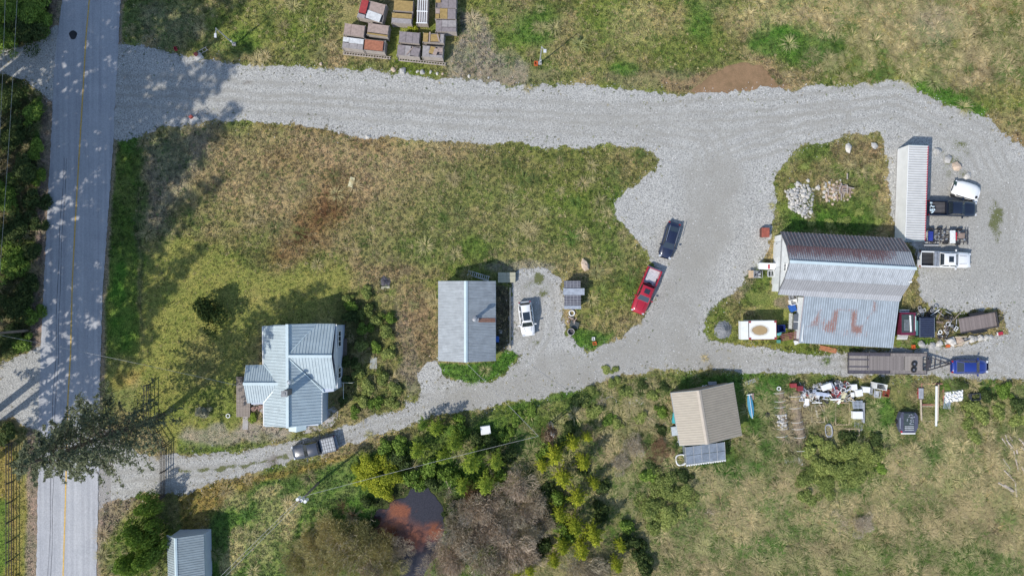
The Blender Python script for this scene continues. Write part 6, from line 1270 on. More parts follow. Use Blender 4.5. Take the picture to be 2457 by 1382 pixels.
# ---- drive gate stations
for (px, py, dg, lab) in ((474, 134, 32, 'white and red entrance post at the upper edge of the gravel drive'), (463, 284, 38, 'white and red entrance post at the lower edge of the gravel drive')):
    t = thing('entrance_post', lab, 'gate post', px, py, .5, dg); MB().box(0, -.1, .22, .95, .75, .44).build('concrete_block', M('pale_block', (.58, .56, .52), .8), t); MB().box(-.08, .22, .62, .42, .34, .38).build('red_box', M('faded_red_box', (.45, .10, .08), .7), t)
    for s in (-1, 1): MB().beam((.35, s * .22, .9), (1.6, s * .22, .75), .05, .05).build('rail', STEEL, t)
    for k in range(3): MB().beam((.45 + k * .5, -.22, .88 - k * .05), (.45 + k * .5, .22, .88 - k * .05), .04, .04).build('rung', STEEL, t)
    MB().box(.45, 0, .45, .05, .05, .9).box(1.5, 0, .38, .05, .05, .76).build('post', STEEL, t)
boxitem('red_cone', 'small red marker in the shaded grass above the drive entrance', 'marker', 420, 117, 6, 9, .35, 20, REDP, style='open')

# ---- fences
FW = M('fence_wood', (.085, .07, .06), .9, var=.3)
def fence(label, pts, h, nr, step, name='rail_fence'):
    """pts: base line in photo pixels"""
    t = thing(name, label, 'fence' if 'gate' not in name else 'gate', *pts[0]); W0 = t.location
    P = [W(*p) for p in pts]
    for (a, b) in zip(P, P[1:]):
        L = math.hypot(b[0] - a[0], b[1] - a[1]); n = max(1, round(L / step)); ra = math.atan2(b[1] - a[1], b[0] - a[0])
        rm = MB().box(0, 0, 0, L / n + .05, .045, .11).mesh('rail', FW)
        for k in range(n + 1):
            u = k / n; x, y = a[0] + (b[0] - a[0]) * u - W0.x, a[1] + (b[1] - a[1]) * u - W0.y
            put('post', MB().box(0, 0, h / 2 + .04, .13, .13, h + .08).mesh('post', FW), t, loc=(x, y, 0), rz=ra)
            if k < n:
                for j in range(nr): put('rail', rm, t, loc=(x + (b[0] - a[0]) / n / 2, y + (b[1] - a[1]) / n / 2, .18 + (h - .22) * j / (nr - 1)), rz=ra)
    return t
fence('three rail wooden fence along the left photo edge beside the paved road', [(30, 1062), (30, 1480)], 1.2, 3, 2.4)
fence('wooden rail fence on the lawn above the tall conifer', [(359, 922), (359, 1008), (396, 1066)], 1.5, 3, 2.3)
fence('wooden rail fence from the driveway gate down to the small shed', [(396, 1190), (352, 1212), (366, 1240), (370, 1350)], 1.3, 3, 2.3)
fence('closed wooden rail gate across the lower driveway', [(397, 1070), (397, 1186)], 1.4, 4, 3.1, 'driveway_gate')
# ---- poles and wires
def wire(label, a, b, sag=.5, r=.018):
    A = Vector((*W(a[0], a[1], a[2]), a[2])); B = Vector((*W(b[0], b[1], b[2]), b[2])); mb = MB(); prev = A; n = 14
    for k in range(1, n + 1):
        u = k / n; p = A.lerp(B, u); p.z -= sag * 4 * u * (1 - u); mb.cyl(prev - A, p - A, r, n=4, caps=False); prev = p
    o = mb.build('power_wire', M('pale_wire', (.45, .44, .42), .6)); o.location = A; return tag(o, label, 'wire')
def pole(label, px, py, h, arm=0, boxes=0, lean=(0, 0), deg=0):
    t = thing('utility_pole', label, 'utility pole', px, py, 0, deg); PW_ = M('pole_wood', (.22, .18, .15), .9, var=.3)
    MB().cyl((0, 0, 0), (lean[0], lean[1], h), .17, .11, 12).build('pole', PW_, t)
    if arm: MB().box(lean[0], lean[1], h - .35, arm, .12, .14).build('crossarm', PW_, t)
    for k in range(3 if arm else 0): MB().cyl((-arm * .42 + arm * .42 * k, 0, h - .28), (-arm * .42 + arm * .42 * k, 0, h - .02), .06, .04, 8).build('insulator', WT, t)
    for k in range(boxes): MB().cyl((-.35 + k * .45, .1 + k * .12, h - 1.1), (-.35 + k * .45, .1 + k * .12, h - .2), .2, n=12).build('transformer', M('pale_transformer', (.68, .68, .67), .5), t)
    return t
pole('utility pole beside the road, its long shadow crossing the asphalt', 66, 793, 11.5, 2.2)
pole('utility pole with pale transformer cans in the green field below the dark pickup', 764, 1158, 8.2, 0, 3, deg=-30)
pole('utility pole standing just out of frame above the road', 20, -120, 10, 2.2); 
wire('left of the two wires running along the left photo edge', (14, -60, 9.5), (-14, 560, 9.5), .2); wire('right of the two wires running along the left photo edge', (44, -60, 9.5), (-6, 720, 9.5), .2)
wire('thin wire crossing the paved road above the blue roofed house', (-60, 792, 8.5), (585, 928, 5.0), .5)
wire('upper wire from the transformer pole to the lower photo edge', (722, 1192, 8.0), (470, 1440, 8), .3); wire('lower wire from the transformer pole to the lower photo edge', (726, 1197, 7.6), (482, 1440, 7.6), .35)
wire('wire from the transformer pole over the young trees to the ivy covered pole', (722, 1192, 8.0), (1292, 1046, 6.5), .5); wire('wire from the ivy covered pole up to the workshop', (1292, 1046, 6.5), (1116, 868, 4.6), .3)
t = thing('ivy_pole', 'leaning pale poles topped by a cone of dead brown ivy', 'pole', 1320, 1013)
for a, b in (((.1, .1, 0), (-.25, -.2, 7.0)), ((-.15, 0, 0), (.0, -.35, 7.2)), ((.3, -.1, 0), (.1, -.3, 6.5))): MB().cyl(a, b, .09, .06, 8).build('pole', M('pale_dead_wood', (.48, .42, .36), .9, var=.25), t)
iv = put('dead_ivy', crown('twigs', 1), t, loc=(0, -.3, 3.0), scale=(1.1, 1.1, 3.6), kind='stuff'); iv.material_slots[0].link = 'OBJECT'; iv.material_slots[0].material = TM['red']
iv = put('dead_ivy', crown('bush', 1), t, loc=(0, -.4, 3.0), scale=(1.15, 1.15, 3.4), kind='stuff'); iv.material_slots[0].link = 'OBJECT'; iv.material_slots[0].material = leaf_mat('dead_ivy_leaves', (.16, .11, .07), (.42, .33, .24))
# ---- rocks
def rockmat(n, c): return M(n, c, .9, var=.28, scale=1.6, bumpy=.6)
RM = [rockmat('grey_rock', (.42, .41, .39)), rockmat('pale_rock', (.56, .53, .48)), rockmat('tan_rock', (.55, .43, .33))]
RK = [stone_mesh('boulder', 100 + k, RM[0], 7, 5, .30, .75) for k in range(5)]
def rock(name, label, px, py, r, m, group, z=0.0, sq=1.0, cat='boulder'):
    me = RK[rng.randrange(5)]; h = r / 18.5 * .7; o = put(name, me, loc=(*W(px, py, z + h * .6), z + h * .35), rz=rng.uniform(0, 6.28), scale=(r / 18.5 * sq, r / 18.5 / sq, r / 18.5)); o.material_slots[0].link = 'OBJECT'; o.material_slots[0].material = RM[m]
    return tag(o, label, cat, group)
for i, (px, py, r, m, lab) in enumerate([(944,168,6.5,2,'tan boulder below the pallets, left of a grey one'),(966,170,8.5,0,'grey boulder below the pallets, right of a tan one'),(1002,172,4,1,'small pale boulder touching a larger one below the crates'),(1013,173,6.5,0,'grey boulder in the middle of the row below the crates'),(1033,173,4.5,1,'pale boulder right of the middle of the row below the crates'),(1049,177,3.5,1,'small pale rock near the right end of the row below the crates'),(1062,178,3.5,2,'small tan rock at the right end of the row below the crates'),
    (1125,183,4,1,'pale rock alone at the gravel edge right of the crates'),(1172,187,3,1,'smallest white rock at the gravel edge right of the crates'),(770,154,4,2,'pinkish rock at the gravel edge left of the crates'),(883,329,5.5,1,'cream rock at the lower edge of the upper drive'),(2036,356,9,1,'pale boulder on the grass island, left of another'),(2099,350,9,0,'grey boulder at the right tip of the grass island'),(2250,364,9.5,0,'grey boulder nearest the container, top of a curved row'),(2275,383,9,0,'grey boulder second in the curved row by the container'),(2297,400,11,2,'tan wedge shaped boulder above the white wreck'),(2321,424,8,1,'pale boulder touching the white wreck'),
    (2212,826,8.5,0,'dark grey boulder in the grass below the navy truck bed'),(2237,828,7.5,0,'grey boulder leaning beside a dark pipe below the truck bed'),(2255,824,8.5,1,'pale boulder below the scrap, left of the long boulder row'),(2270,823,4.5,1,'small rock starting the long boulder row'),(2285,819,12,1,'largest white boulder of the row below the utility trailer'),(2304,819,11.5,2,'tan boulder right of the largest white one'),(2319,818,7.5,0,'grey boulder fourth in the row below the utility trailer'),(2331,814,8.5,1,'pale boulder fifth in the row below the utility trailer'),(2341,812,6.5,0,'small grey boulder in the middle of the row below the utility trailer'),(2353,811,9,1,'flat white boulder under the right half of the utility trailer'),(2367,809,7.5,1,'white boulder near the right end of the row'),(2377,808,5.5,0,'last small boulder at the right end of the row')]):
    rock('boulder', lab, px, py, r, m, 'boulders about the yard', sq=rng.uniform(.85, 1.2))
def in_poly(x, y, poly): return float(sdist(np.array([x]), np.array([y]), poly)[0])
PILE = [(1890,458),(1912,438),(1935,444),(1952,456),(1951,474),(1947,496),(1952,520),(1930,526),(1921,510),(1900,503),(1890,480)]
pts = []; tries = 0
while len(pts) < 105 and tries < 9000:
    tries += 1; x, y = rng.uniform(1886, 1956), rng.uniform(434, 530); d = in_poly(x, y, PILE)
    if d < -1: continue
    r = rng.uniform(2.4, 6.6) if len(pts) < 70 else rng.uniform(2, 3.4)
    if all(math.hypot(x - a, y - b) > (r + c) * .72 for a, b, c in pts): pts.append((x, y, r))
for x, y, r in pts: rock('rock', 'grey white rock in the rock heap on the grass island above the barn', x, y, r, rng.choice([0, 1, 1, 0]), 'rocks of the heap above the barn', z=.25 * sstep(0, 22, in_poly(x, y, PILE)), cat='rock')
for x, y, r in [(1979,494-45,5),(1963,450,6.5),(1939,434,4.5),(1885,460,3.5),(1978,461,5),(1985,455,4)]: rock('rock', 'pale rock lying loose beside the rock heap above the barn', x, y, r, 1, 'loose rocks beside the heap', cat='rock')
k = 0
while k < 62:
    x, y = rng.gauss(2005, 19), rng.gauss(462, 17)
    if 1975 < x < 2060 and 425 < y < 495: rock('rock', 'small brownish rock in the lower scattered heap of rocks and broken wood', x, y, rng.uniform(1.8, 4.4), rng.choice([2, 2, 1, 0]), 'rocks of the brownish heap', cat='rock'); k += 1
BW = [M('broken_wood', (.34, .25, .20), .9, var=.35), M('grey_broken_wood', (.40, .34, .30), .9, var=.3)]
for k in range(34):
    x, y = rng.gauss(2022, 12), rng.gauss(452, 10); a = rng.uniform(-.3, .3) + (0 if k % 3 == 0 else 1.45); L = rng.uniform(.5, 1.3); o = MB().box(0, 0, 0, L, .13, .1).build('broken_board', BW[k % 2]); o.location = (*W(x, y), .08 + .12 * (k % 4)); o.rotation_euler = (0, rng.uniform(-.08, .08), a); tag(o, 'short broken board in the brownish heap of rocks and wood', 'board', 'broken boards of the brownish heap')
# gravel mound and others
def mound(name, label, cat, px, py, r, h, mat, seed, n=26):
    r /= 18.5; vs = [(0, 0, h)]; fs = []; R_ = random.Random(seed); rings = 7
    for j in range(1, rings + 1):
        q = j / rings
        for i in range(n): a = 2 * math.pi * i / n; rr = r * q * (1 + .1 * R_.uniform(-1, 1)); vs.append((rr * math.cos(a), rr * math.sin(a), h * (1 - q) ** 1.2 + R_.uniform(-.04, .04) * (q < 1) - .03 * (q >= 1)))
    for i in range(n): fs.append((0, 1 + i, 1 + (i + 1) % n))
    for j in range(rings - 1):
        for i in range(n): a = 1 + j * n; fs.append((a + i, a + n + i, a + n + (i + 1) % n, a + (i + 1) % n))
    me = bpy.data.meshes.new(name); me.from_pydata(vs, [], fs); me.materials.append(mat); me.update(); o = put(name, me, loc=(*W(px, py), 0)); return tag(o, label, cat)
mound('gravel_mound', 'small dark grey gravel mound beside the bend left of the truck box', 'gravel mound', 1735, 791, 23, .95, M('dark_gravel_heap', (.23, .235, .245), .95, var=.3, scale=5, bumpy=.8), 3)
mound('ash_heap', 'round black ash heap on the grass left of the workshop', 'ash heap', 924, 676, 15, .45, M('ash', (.10, .095, .11), .95, var=.6, scale=4, bumpy=.6), 5)
o = MB().box(0, 0, .08, 1.1, .3, .12, .1).build('flat_board', CRM); o.location = (*W(925, 690), 0); tag(o, 'small pale board just below the ash heap', 'board')
o = MB().box(0, 0, .06, .58, 1.32, .05).build('plywood_sheet', M('yellow_ply', (.62, .58, .36), .8, var=.06)); o.location = (*W(843.5, 438), 0.08); o.rotation_euler[2] = math.radians(-16); tag(o, 'pale yellow sheet lying in the middle of the dry field', 'sheet')
rock('boulder', 'orange tan wedge shaped boulder in the grass right of the workshop yard', 1404, 636, 13, 2, 'boulders about the yard', sq=1.15)
# ---- yard by the workshop
t = thing('panel_rack', 'tall stack of dark gridded panels with a pale board between them', 'panel stack', 1375, 707, 1.7, 0)
MB().box(0, 0, .8, 1.9, 3.2, 1.5).build('rack_frame', WOODD, t); PD = M('dark_grid_panel', (.12, .12, .14), .5, var=.3)
MB().box(-.1, 1.3, 1.62, 2.1, .95, .06).build('panel', PD, t); MB().box(-.05, -.7, 1.62, 2.1, 1.4, .06).build('panel', PD, t); MB().box(.1, .38, 1.70, 2.7, .85, .07).build('pale_board', M('grey_blue_board', (.34, .37, .42), .7), t); MB().box(-.05, -1.62, 1.66, 2.15, .42, .07).build('pale_board', M('grey_blue_board', (0, 0, 0)), t)
me = [MB().box(0, 0, 0, 2.1, .03, .02).mesh('grid_bar', M('grid_bar', (.42, .42, .44), .6)), MB().box(0, 0, 0, .03, .9, .02).mesh('grid_bar', M('grid_bar', (0, 0, 0))), MB().box(0, 0, 0, .03, 1.35, .02).mesh('grid_bar', M('grid_bar', (0, 0, 0)))]
for y in (1.05, 1.35, 1.65, -.2, -.55, -.9, -1.2): put('grid_bar', me[0], t, loc=(-.07, y, 1.665))
for x in (-.8, -.35, .1, .55): put('grid_bar', me[1], t, loc=(x, 1.3, 1.668)); put('grid_bar', me[2], t, loc=(x, -.7, 1.668))
t = loose_tyre('white painted ring lying below the gridded panel stack', 1372, 751, .05, .42, name='white_ring', mat=WHP, wr=.08)
for k in range(7): o = MB().box(0, 0, .12, rng.uniform(.3, .8), .12, .1).build('scrap_wood', BW[k % 2]); o.location = (*W(1368 + rng.uniform(-9, 11), 766 + rng.uniform(-7, 7)), .05 * k); o.rotation_euler[2] = rng.uniform(0, 3); tag(o, 'short scrap wood piece between the white ring and the burn barrel', 'scrap wood', 'scrap wood by the burn barrel')
t = thing('burn_barrel', 'rusty open burn barrel beside the workshop yard', 'barrel', 1370, 796, .9); mb = MB().cyl((0, 0, 0), (0, 0, .9), .42, n=20, caps=False).build('barrel_wall', M('rusty_barrel', (.25, .16, .13), .8), t, True); MB().ring((0, 0, .9), .42, .035, 20, 6).build('rim', M('barrel_rim', (.5, .47, .45), .6), t); MB().cyl((0, 0, .5), (0, 0, .55), .4, n=18).build('ash', M('ash', (0, 0, 0)), t)
boxitem('barrel_shadow_panel', 'dark square panel standing in for the shadow beside the burn barrel', 'plate', 1378, 779, 22, 16, .35, -18, M('stove_plate_and_shadow', (.07, .08, .08), .7), style='table')  # added dark panel imitates the cast shadow beside the barrel
boxitem('white_bucket', 'small white bucket in the grass above an orange one', 'bucket', 1424, 813, 7, 8, .35, 0, WHP, style='open'); boxitem('orange_bucket', 'small orange bucket in the grass below a white one', 'bucket', 1427, 824, 9, 8, .25, 10, ORG, style='open')
boxitem('blue_bin', 'blue bin standing against the workshop wall in the shade', 'bin', 1193, 814, 9, 14, .7, 0, M('blue_plastic', (0, 0, 0)))
boxitem('beehive', 'white box hive among the young conifers', 'beehive', 1165, 1032, 24, 20, .7, 8, WHP)
boxitem('garden_crate', 'grey wooden crate beside the porch wing of the blue roofed house', 'crate', 574, 912, 15, 17, .6, 0, WOOD, style='slats', mat2=WOODD)
boxitem('wooden_planter', 'small square planter at the deck by the porch wing', 'planter', 585, 953, 9, 11, .45, 0, M('planter_wood', (.36, .20, .14), .8), style='open', mat2=M('soil', (.10, .08, .06), .95))
for k in range(15): o = MB().box(0, 0, .1, rng.uniform(.4, 1.0), .16, .12).build('firewood', M('firewood', (.34, .22, .18), .85, var=.45)); o.location = (*W(602 + k * 3.0 + rng.uniform(-3, 3), 975 + k * .4 + rng.uniform(-6, 6)), .1 + .05 * (k % 3)); o.rotation_euler[2] = rng.uniform(.4, 1.6); tag(o, 'split firewood stick stacked under the porch roof edge', 'firewood', 'firewood by the porch')
loose_tyre('white ring with a small pot on the lawn left of the house deck', 548, 997, .02, .3, name='garden_ring', mat=WHP, wr=.06)
# ---- by the barn
boxitem('rust_red_box', 'rust red chest on the gravel above the barn corner', 'chest', 1837, 558, 19, 23, .85, 0, M('rust_red', (.32, .09, .06), .8), mat2=M('dark_rust', (.12, .05, .04), .8))
boxitem('chest_freezer', 'white chest freezer with a red patch against the barn gable', 'freezer', 1842, 639, 40, 16, .95, -2, WHP); o = MB().box(0, 0, 0, .22, .55, .02).build('red_cloth', REDP); o.location = (*W(1845, 640, 1.0), 1.0); tag(o, 'small red cloth on the white freezer', 'cloth')
boxitem('old_stove', 'white stove with dark rings below the freezer at the barn gable', 'stove', 1850, 657, 16, 15, .9, 0, WHP, style='frame', mat2=M('stove_plate_and_shadow', (0, 0, 0)))
boxitem('metal_cabinet', 'grey cluttered cabinet between the tan board and the old stove', 'cabinet', 1819, 658, 22, 18, .8, 0, GREYP, style='frame', mat2=WT); boxitem('tan_board', 'plain tan board at the left end of the barn appliances', 'board', 1802, 658, 12, 18, .7, 0, M('tan_panel', (.52, .38, .24), .8), style='table')
for k in range(9): boxitem('scrap_part', 'small metal part among the appliances at the barn gable', 'metal part', 1812 + rng.uniform(0, 18), 652 + rng.uniform(0, 12), rng.uniform(3, 7), rng.uniform(3, 6), .95, rng.uniform(0, 90), rng.choice([ALU, STEEL, BLK, WT]), 'metal parts at the barn gable', style='frame', z=.0)
boxitem('teal_board', 'bright turquoise board standing between the lean-to and the clutter', 'board', 1923, 738, 8, 34, 1.1, 2, M('turquoise', (.08, .48, .62), .6)); boxitem('white_basin', 'white basin in the corner between barn and lean-to', 'basin', 1905, 725, 16, 13, .7, 12, WHP, style='open'); boxitem('old_sink', 'grey sink beside the barn wall above the white basin', 'sink', 1902, 713, 18, 12, .8, 14, GREYP, style='frame', mat2=STEEL)
boxitem('blue_tarp_bundle', 'crumpled blue tarp bundle below the white basin', 'tarp', 1903, 739, 15, 17, .55, 20, BLUEP); boxitem('blue_barrel', 'navy blue tub right of the truck box', 'tub', 1876, 788, 17, 17, .9, 4, M('navy_tub', (.02, .035, .18), .4), style='open', mat2=M('navy_tub', (0, 0, 0)))
t = thing('panel_ramp', 'two dark grey panels under a pale strip beside the lean-to', 'panels', 1912, 772, 1.0, -2)
for y in (.52, -.52): MB().box(.2, y, 1.0, 1.2, .95, .05).build('panel', M('slate_panel', (.10, .115, .14), .5), t)
MB().box(.2, 0, 1.01, 1.25, .06, .06).build('strip', WT, t); MB().box(-.65, .05, .6, .45, 2.0, .06, rx=0).build('pebbly_strip', M('pebbly', (.5, .5, .45), .9, var=.5, scale=9), t); MB().box(.2, 0, .5, 1.0, 1.8, .95).build('support', STEEL, t)
boxitem('brick_chest', 'reddish brown slatted chest below the dark panels', 'chest', 1898, 806, 44, 18, .7, 10, M('brick_red', (.24, .10, .085), .85), style='slats', mat2=M('dark_rust', (0, 0, 0)))
boxitem('green_can', 'small green can at the corner of the truck box', 'can', 1869, 819, 8, 8, .4, 0, M('green_can', (.10, .30, .24), .5)); boxitem('teal_can', 'teal can between the navy tub and the reddish chest', 'can', 1871, 801, 10, 7, .5, 15, M('teal_can', (.12, .4, .42), .5))
boxitem('white_sheet', 'crumpled white sheet at the lower left corner of the lean-to', 'sheet', 1914, 820, 18, 10, .25, 20, WHP, style='table'); boxitem('rusty_plate', 'rusty orange plate on the ground below the lean-to', 'plate', 1987, 838, 42, 12, .1, -12, M('rusty_plate_orange', (.42, .17, .08), .85, var=.35, scale=4), style='table')
for k in range(5): o = MB().cyl((-.6, 0, .1), (.6, 0, .14 + .05 * k), .05, n=8).build('dark_pipe', STE); o.location = (*W(1888 + k * 3, 787 - k * 2), .1 * k); o.rotation_euler[2] = -.6 - k * .12; tag(o, 'dark pipe piled between the navy tub and the dark panels', 'pipe', 'dark pipes by the navy tub')
# scrap between the truck bed and the utility trailer
SMAT = [ALU, STEEL, BLK, STE, GREYP, M('rusty_plate', (0, 0, 0)), WT, WOOD]
for k in range(46):
    x, y = rng.choice([(rng.uniform(2205, 2245), rng.uniform(738, 760)), (rng.uniform(2246, 2286), rng.uniform(744, 812)), (rng.uniform(2255, 2295), rng.uniform(745, 800))]); r = rng.random(); lab = 'piece of machinery scrap heaped between the navy truck bed and the utility trailer'
    if r < .3: boxitem('scrap_part', lab, 'scrap', x, y, rng.uniform(6, 16), rng.uniform(4, 10), rng.uniform(.2, .7), rng.uniform(0, 180), rng.choice(SMAT), 'machinery scrap by the utility trailer', style='frame', mat2=rng.choice(SMAT))
    elif r < .75: o = MB().beam((-rng.uniform(.3, .9), 0, .15), (rng.uniform(.3, .9), 0, rng.uniform(.2, .6)), .09, .08).build('scrap_bar', rng.choice(SMAT)); o.location = (*W(x, y), .05); o.rotation_euler[2] = rng.uniform(0, 3.1); tag(o, 'bar of machinery scrap heaped between the navy truck bed and the utility trailer', 'scrap bar', 'machinery scrap by the utility trailer')
    else: loose_tyre(lab.replace('piece of machinery scrap', 'ring of scrap'), x, y, rng.uniform(.05, .4), rng.uniform(.2, .36), group='machinery scrap by the utility trailer', name='scrap_ring', mat=rng.choice([TYRE, STEEL, WHP]), wr=.06)
for i, (x, y) in enumerate([(2196, 753), (2202, 755), (2212, 756)]): loose_tyre(['left', 'middle', 'right'][i] + ' of three pale rings lying above the navy truck bed', x, y, .3, .2, name='pale_ring', mat=M('cream_ring', (.6, .55, .42), .7), wr=.05)
loose_tyre('tyre lying at the left end of the scrap above the truck bed', 2206, 744, .1, .36)
for i, (a, b) in enumerate((((2283, 829), (2320, 815)), ((2285, 808), (2312, 807)))): o = MB().beam((0, 0, .3), (math.hypot(b[0] - a[0], b[1] - a[1]) / 18.5, 0, .35), .14, .12).build('wooden_pole', WOODL); o.location = (*W(*a), .25); o.rotation_euler[2] = math.atan2(-(b[1] - a[1]), b[0] - a[0]); tag(o, ['pale pole with an orange end lying across the boulder row', 'short pale board lying above the boulder row'][i], 'board')
boxitem('orange_cone', 'small orange cap at the end of the pole on the boulders', 'cap', 2276, 830, 8, 7, .35, 0, ORG); boxitem('orange_pot', 'orange pot in the grass under the truck steps', 'pot', 2193, 832, 7, 9, .3, 0, ORG, style='open'); boxitem('red_white_can', 'red and white can at the right end of the boulder row', 'can', 2401, 800, 12, 8, .35, 12, REDP, mat2=WHP)
# ---- raised beds with hoops
HOOP = M('white_pipe', (.70, .70, .66), .5)
def hoopbed(label, pts, w, wh, name='hoop_bed'):
    cx_ = sum(p[0] for p in pts) / len(pts); cy_ = sum(p[1] for p in pts) / len(pts); t = thing(name, label, 'garden bed', cx_, cy_); y0, y1 = W(0, max(p[1] for p in pts) + 10)[1], W(0, min(p[1] for p in pts) - 10)[1]; ly = t.location.y; n = 16; vs = []; fs = []; R_ = random.Random(wh)
    for j in range(n + 1):
        yy = y0 + (y1 - y0) * j / n; xo = np.interp(-yy, [-W(0, p[1])[1] for p in pts], [W(p[0], 0)[0] for p in pts]) - t.location.x
        for i in range(7): u = i / 6 * 2 - 1; vs.append((xo + u * w * .5 + R_.uniform(-.05, .05), yy - ly, .32 * (1 - u * u) + R_.uniform(-.03, .05) if abs(u) < 1 else -.02))
    for j in range(n):
        for i in range(6): a = j * 7 + i; fs.append((a, a + 1, a + 8, a + 7))
    me = bpy.data.meshes.new('soil_mound'); me.from_pydata(vs, [], fs); me.materials.append(M('bed_soil', (.27, .21, .145), .95, var=.45, scale=5, bumpy=.9)); me.update(); put('soil_mound', me, t)
    for px, py in pts:
        x, y = W(px, py, .5); mb = MB(); pv = None
        for k in range(13):
            a = math.pi * k / 12; q = (x - t.location.x + math.cos(a) * w * .52, y - ly + math.cos(a) * .12, math.sin(a) * 1.0)
            if pv: mb.cyl(pv, q, .028, n=5, caps=False)
            pv = q
        mb.build('hoop', HOOP, t)
    return t
hoopbed('left raised bed spanned by white hoops, with white rubbish in its middle', [(1871,942),(1873,962),(1873,976),(1875,994),(1879,1012),(1880,1028),(1878,1046)], 1.45, 1)
hoopbed('right raised bed spanned by white hoops beside the scrap heap', [(1910,950),(1910,978),(1914,1012),(1917,1028),(1921,1048),(1923,1080)], 1.5, 2)
for k in range(26): rock('white_rag', 'crumpled white scrap lying in the left hoop bed', 1877 + rng.uniform(-10, 10), 1010 + rng.uniform(-14, 16), rng.uniform(2, 3.6), 1, 'white scraps in the left hoop bed', z=.3, cat='scrap')
loose_tyre('white ring above the left hoop bed', 1868, 932, .2, .3, name='white_ring', mat=WHP, wr=.07); loose_tyre('old grey tyre with stones between the tan roofed shed and the hoop beds', 1841, 994, .05, .34)
# wooden bed frames
def bedframe(label, x0, y0, x1, y1, mat, w=.12, name='bed_frame', h=.25, mid=0):
    t = thing(name, label, 'bed frame', (x0 + x1) / 2, (y0 + y1) / 2); a, b = (x1 - x0) / 37, (y1 - y0) / 37
    for s in (-1, 1): MB().box(s * a, 0, h / 2, w, 2 * b, h).build('side_board', mat, t); MB().box(0, s * b, h / 2 - .003, 2 * a - w, w, h).build('end_board', mat, t)
    for k in range(mid): MB().box(-a + 2 * a * (k + 1) / (mid + 1), 0, h / 2 - .01, w, 2 * b - w, h).build('cross_board', mat, t)
    return t
bedframe('wooden bed frame filled with bright grass below the scrap heap', 2003, 966, 2036, 1018, M('bed_wood', (.42, .33, .22), .9, var=.3)); bedframe('low frame with a cross board under the grassy bed', 2012, 1028, 2060, 1044, M('bed_wood', (0, 0, 0)), mid=1); bedframe('frame of thin boards between the right hoop bed and the grassy bed', 1946, 972, 1976, 1012, WOODL, .07)
bedframe('red railed frame in the bare plot near the wagon, upper part', 2209, 920, 2262, 970, M('pink_rail', (.5, .2, .17), .8), .1); bedframe('pale railed frame in the bare plot near the wagon, lower part', 2209, 974, 2244, 1010, WOODL, .1)
for i, (a, b, w, z) in enumerate((((2247, 926), (2246, 1022), .22, .7), ((2252, 922), (2250, 1010), .12, .75), ((2209, 958), (2211, 1008), .18, .5), ((1955, 972), (1962, 1002), .22, .2), ((1966, 968), (1990, 1020), .07, .2), ((1990, 1010), (2012, 1046), .08, .2), ((1870, 1078), (1902, 1074), .1, .15), ((2020, 936), (2050, 962), .1, .6), ((1948, 966), (1972, 966), .12, .4))):
    L = math.hypot(b[0] - a[0], b[1] - a[1]) / 18.7; o = MB().box(0, 0, 0, L, w, .12).build('long_beam', WT if i in (0, 3, 8) else WOODL); o.location = (*W((a[0] + b[0]) / 2, (a[1] + b[1]) / 2, z), z); o.rotation_euler[2] = math.atan2(-(b[1] - a[1]), b[0] - a[0])
    tag(o, ['thick white beam standing over the bare plot near the wagon', 'thinner pale beam right beside the thick white beam', 'pale beam at the left side of the bare plot', 'white plank at the lower end of the scrap heap', 'long thin stick slanting below the scrap heap', 'thin stick beside the metal bathtub', 'thin stick below the left hoop bed', 'thin stick leaning on the appliances', 'short white beam under the scrap heap'][i], 'beam')
boxitem('grey_board', 'grey board with red edge at the left of the bare plot', 'board', 2210, 944, 12, 26, .45, 0, GREYP, mat2=REDP)
for k in range(4): MB()
t = thing('plastic_sheeting', 'crumpled white plastic sheeting over a heap right of the bare plot', 'sheeting', 2284, 950); vs = []; fs = []; R_ = random.Random(4)
for j in range(13):
    for i in range(17): u, v = i / 16, j / 12; e = min(u, v, 1 - u, 1 - v); vs.append((-1.2 + 2.5 * u + R_.uniform(-.05, .05), -.8 + 1.6 * v + .4 * u - .2 + R_.uniform(-.05, .05), (.0 if e < .02 else .35 + R_.uniform(-.18, .22))))
for j in range(12):
    for i in range(16): a = j * 17 + i; fs.append((a, a + 1, a + 18, a + 17))
me = bpy.data.meshes.new('sheet'); me.from_pydata(vs, [], fs); me.materials.append(M('white_sheeting', (.74, .74, .72), .5, var=.1)); me.update(); put('sheet', me, t)
boxitem('grey_tarp', 'grey tarp corner hanging below the white plastic sheeting', 'tarp', 2273, 968, 18, 26, .3, -6, M('grey_tarp', (.25, .29, .32), .6), style='table')
boxitem('dark_bin', 'dark bin half hidden in the scrub right of the plastic sheeting', 'bin', 2342, 952, 24, 16, .6, 5, M('dark_slate', (.05, .055, .07), .6), style='open', mat2=BLK)
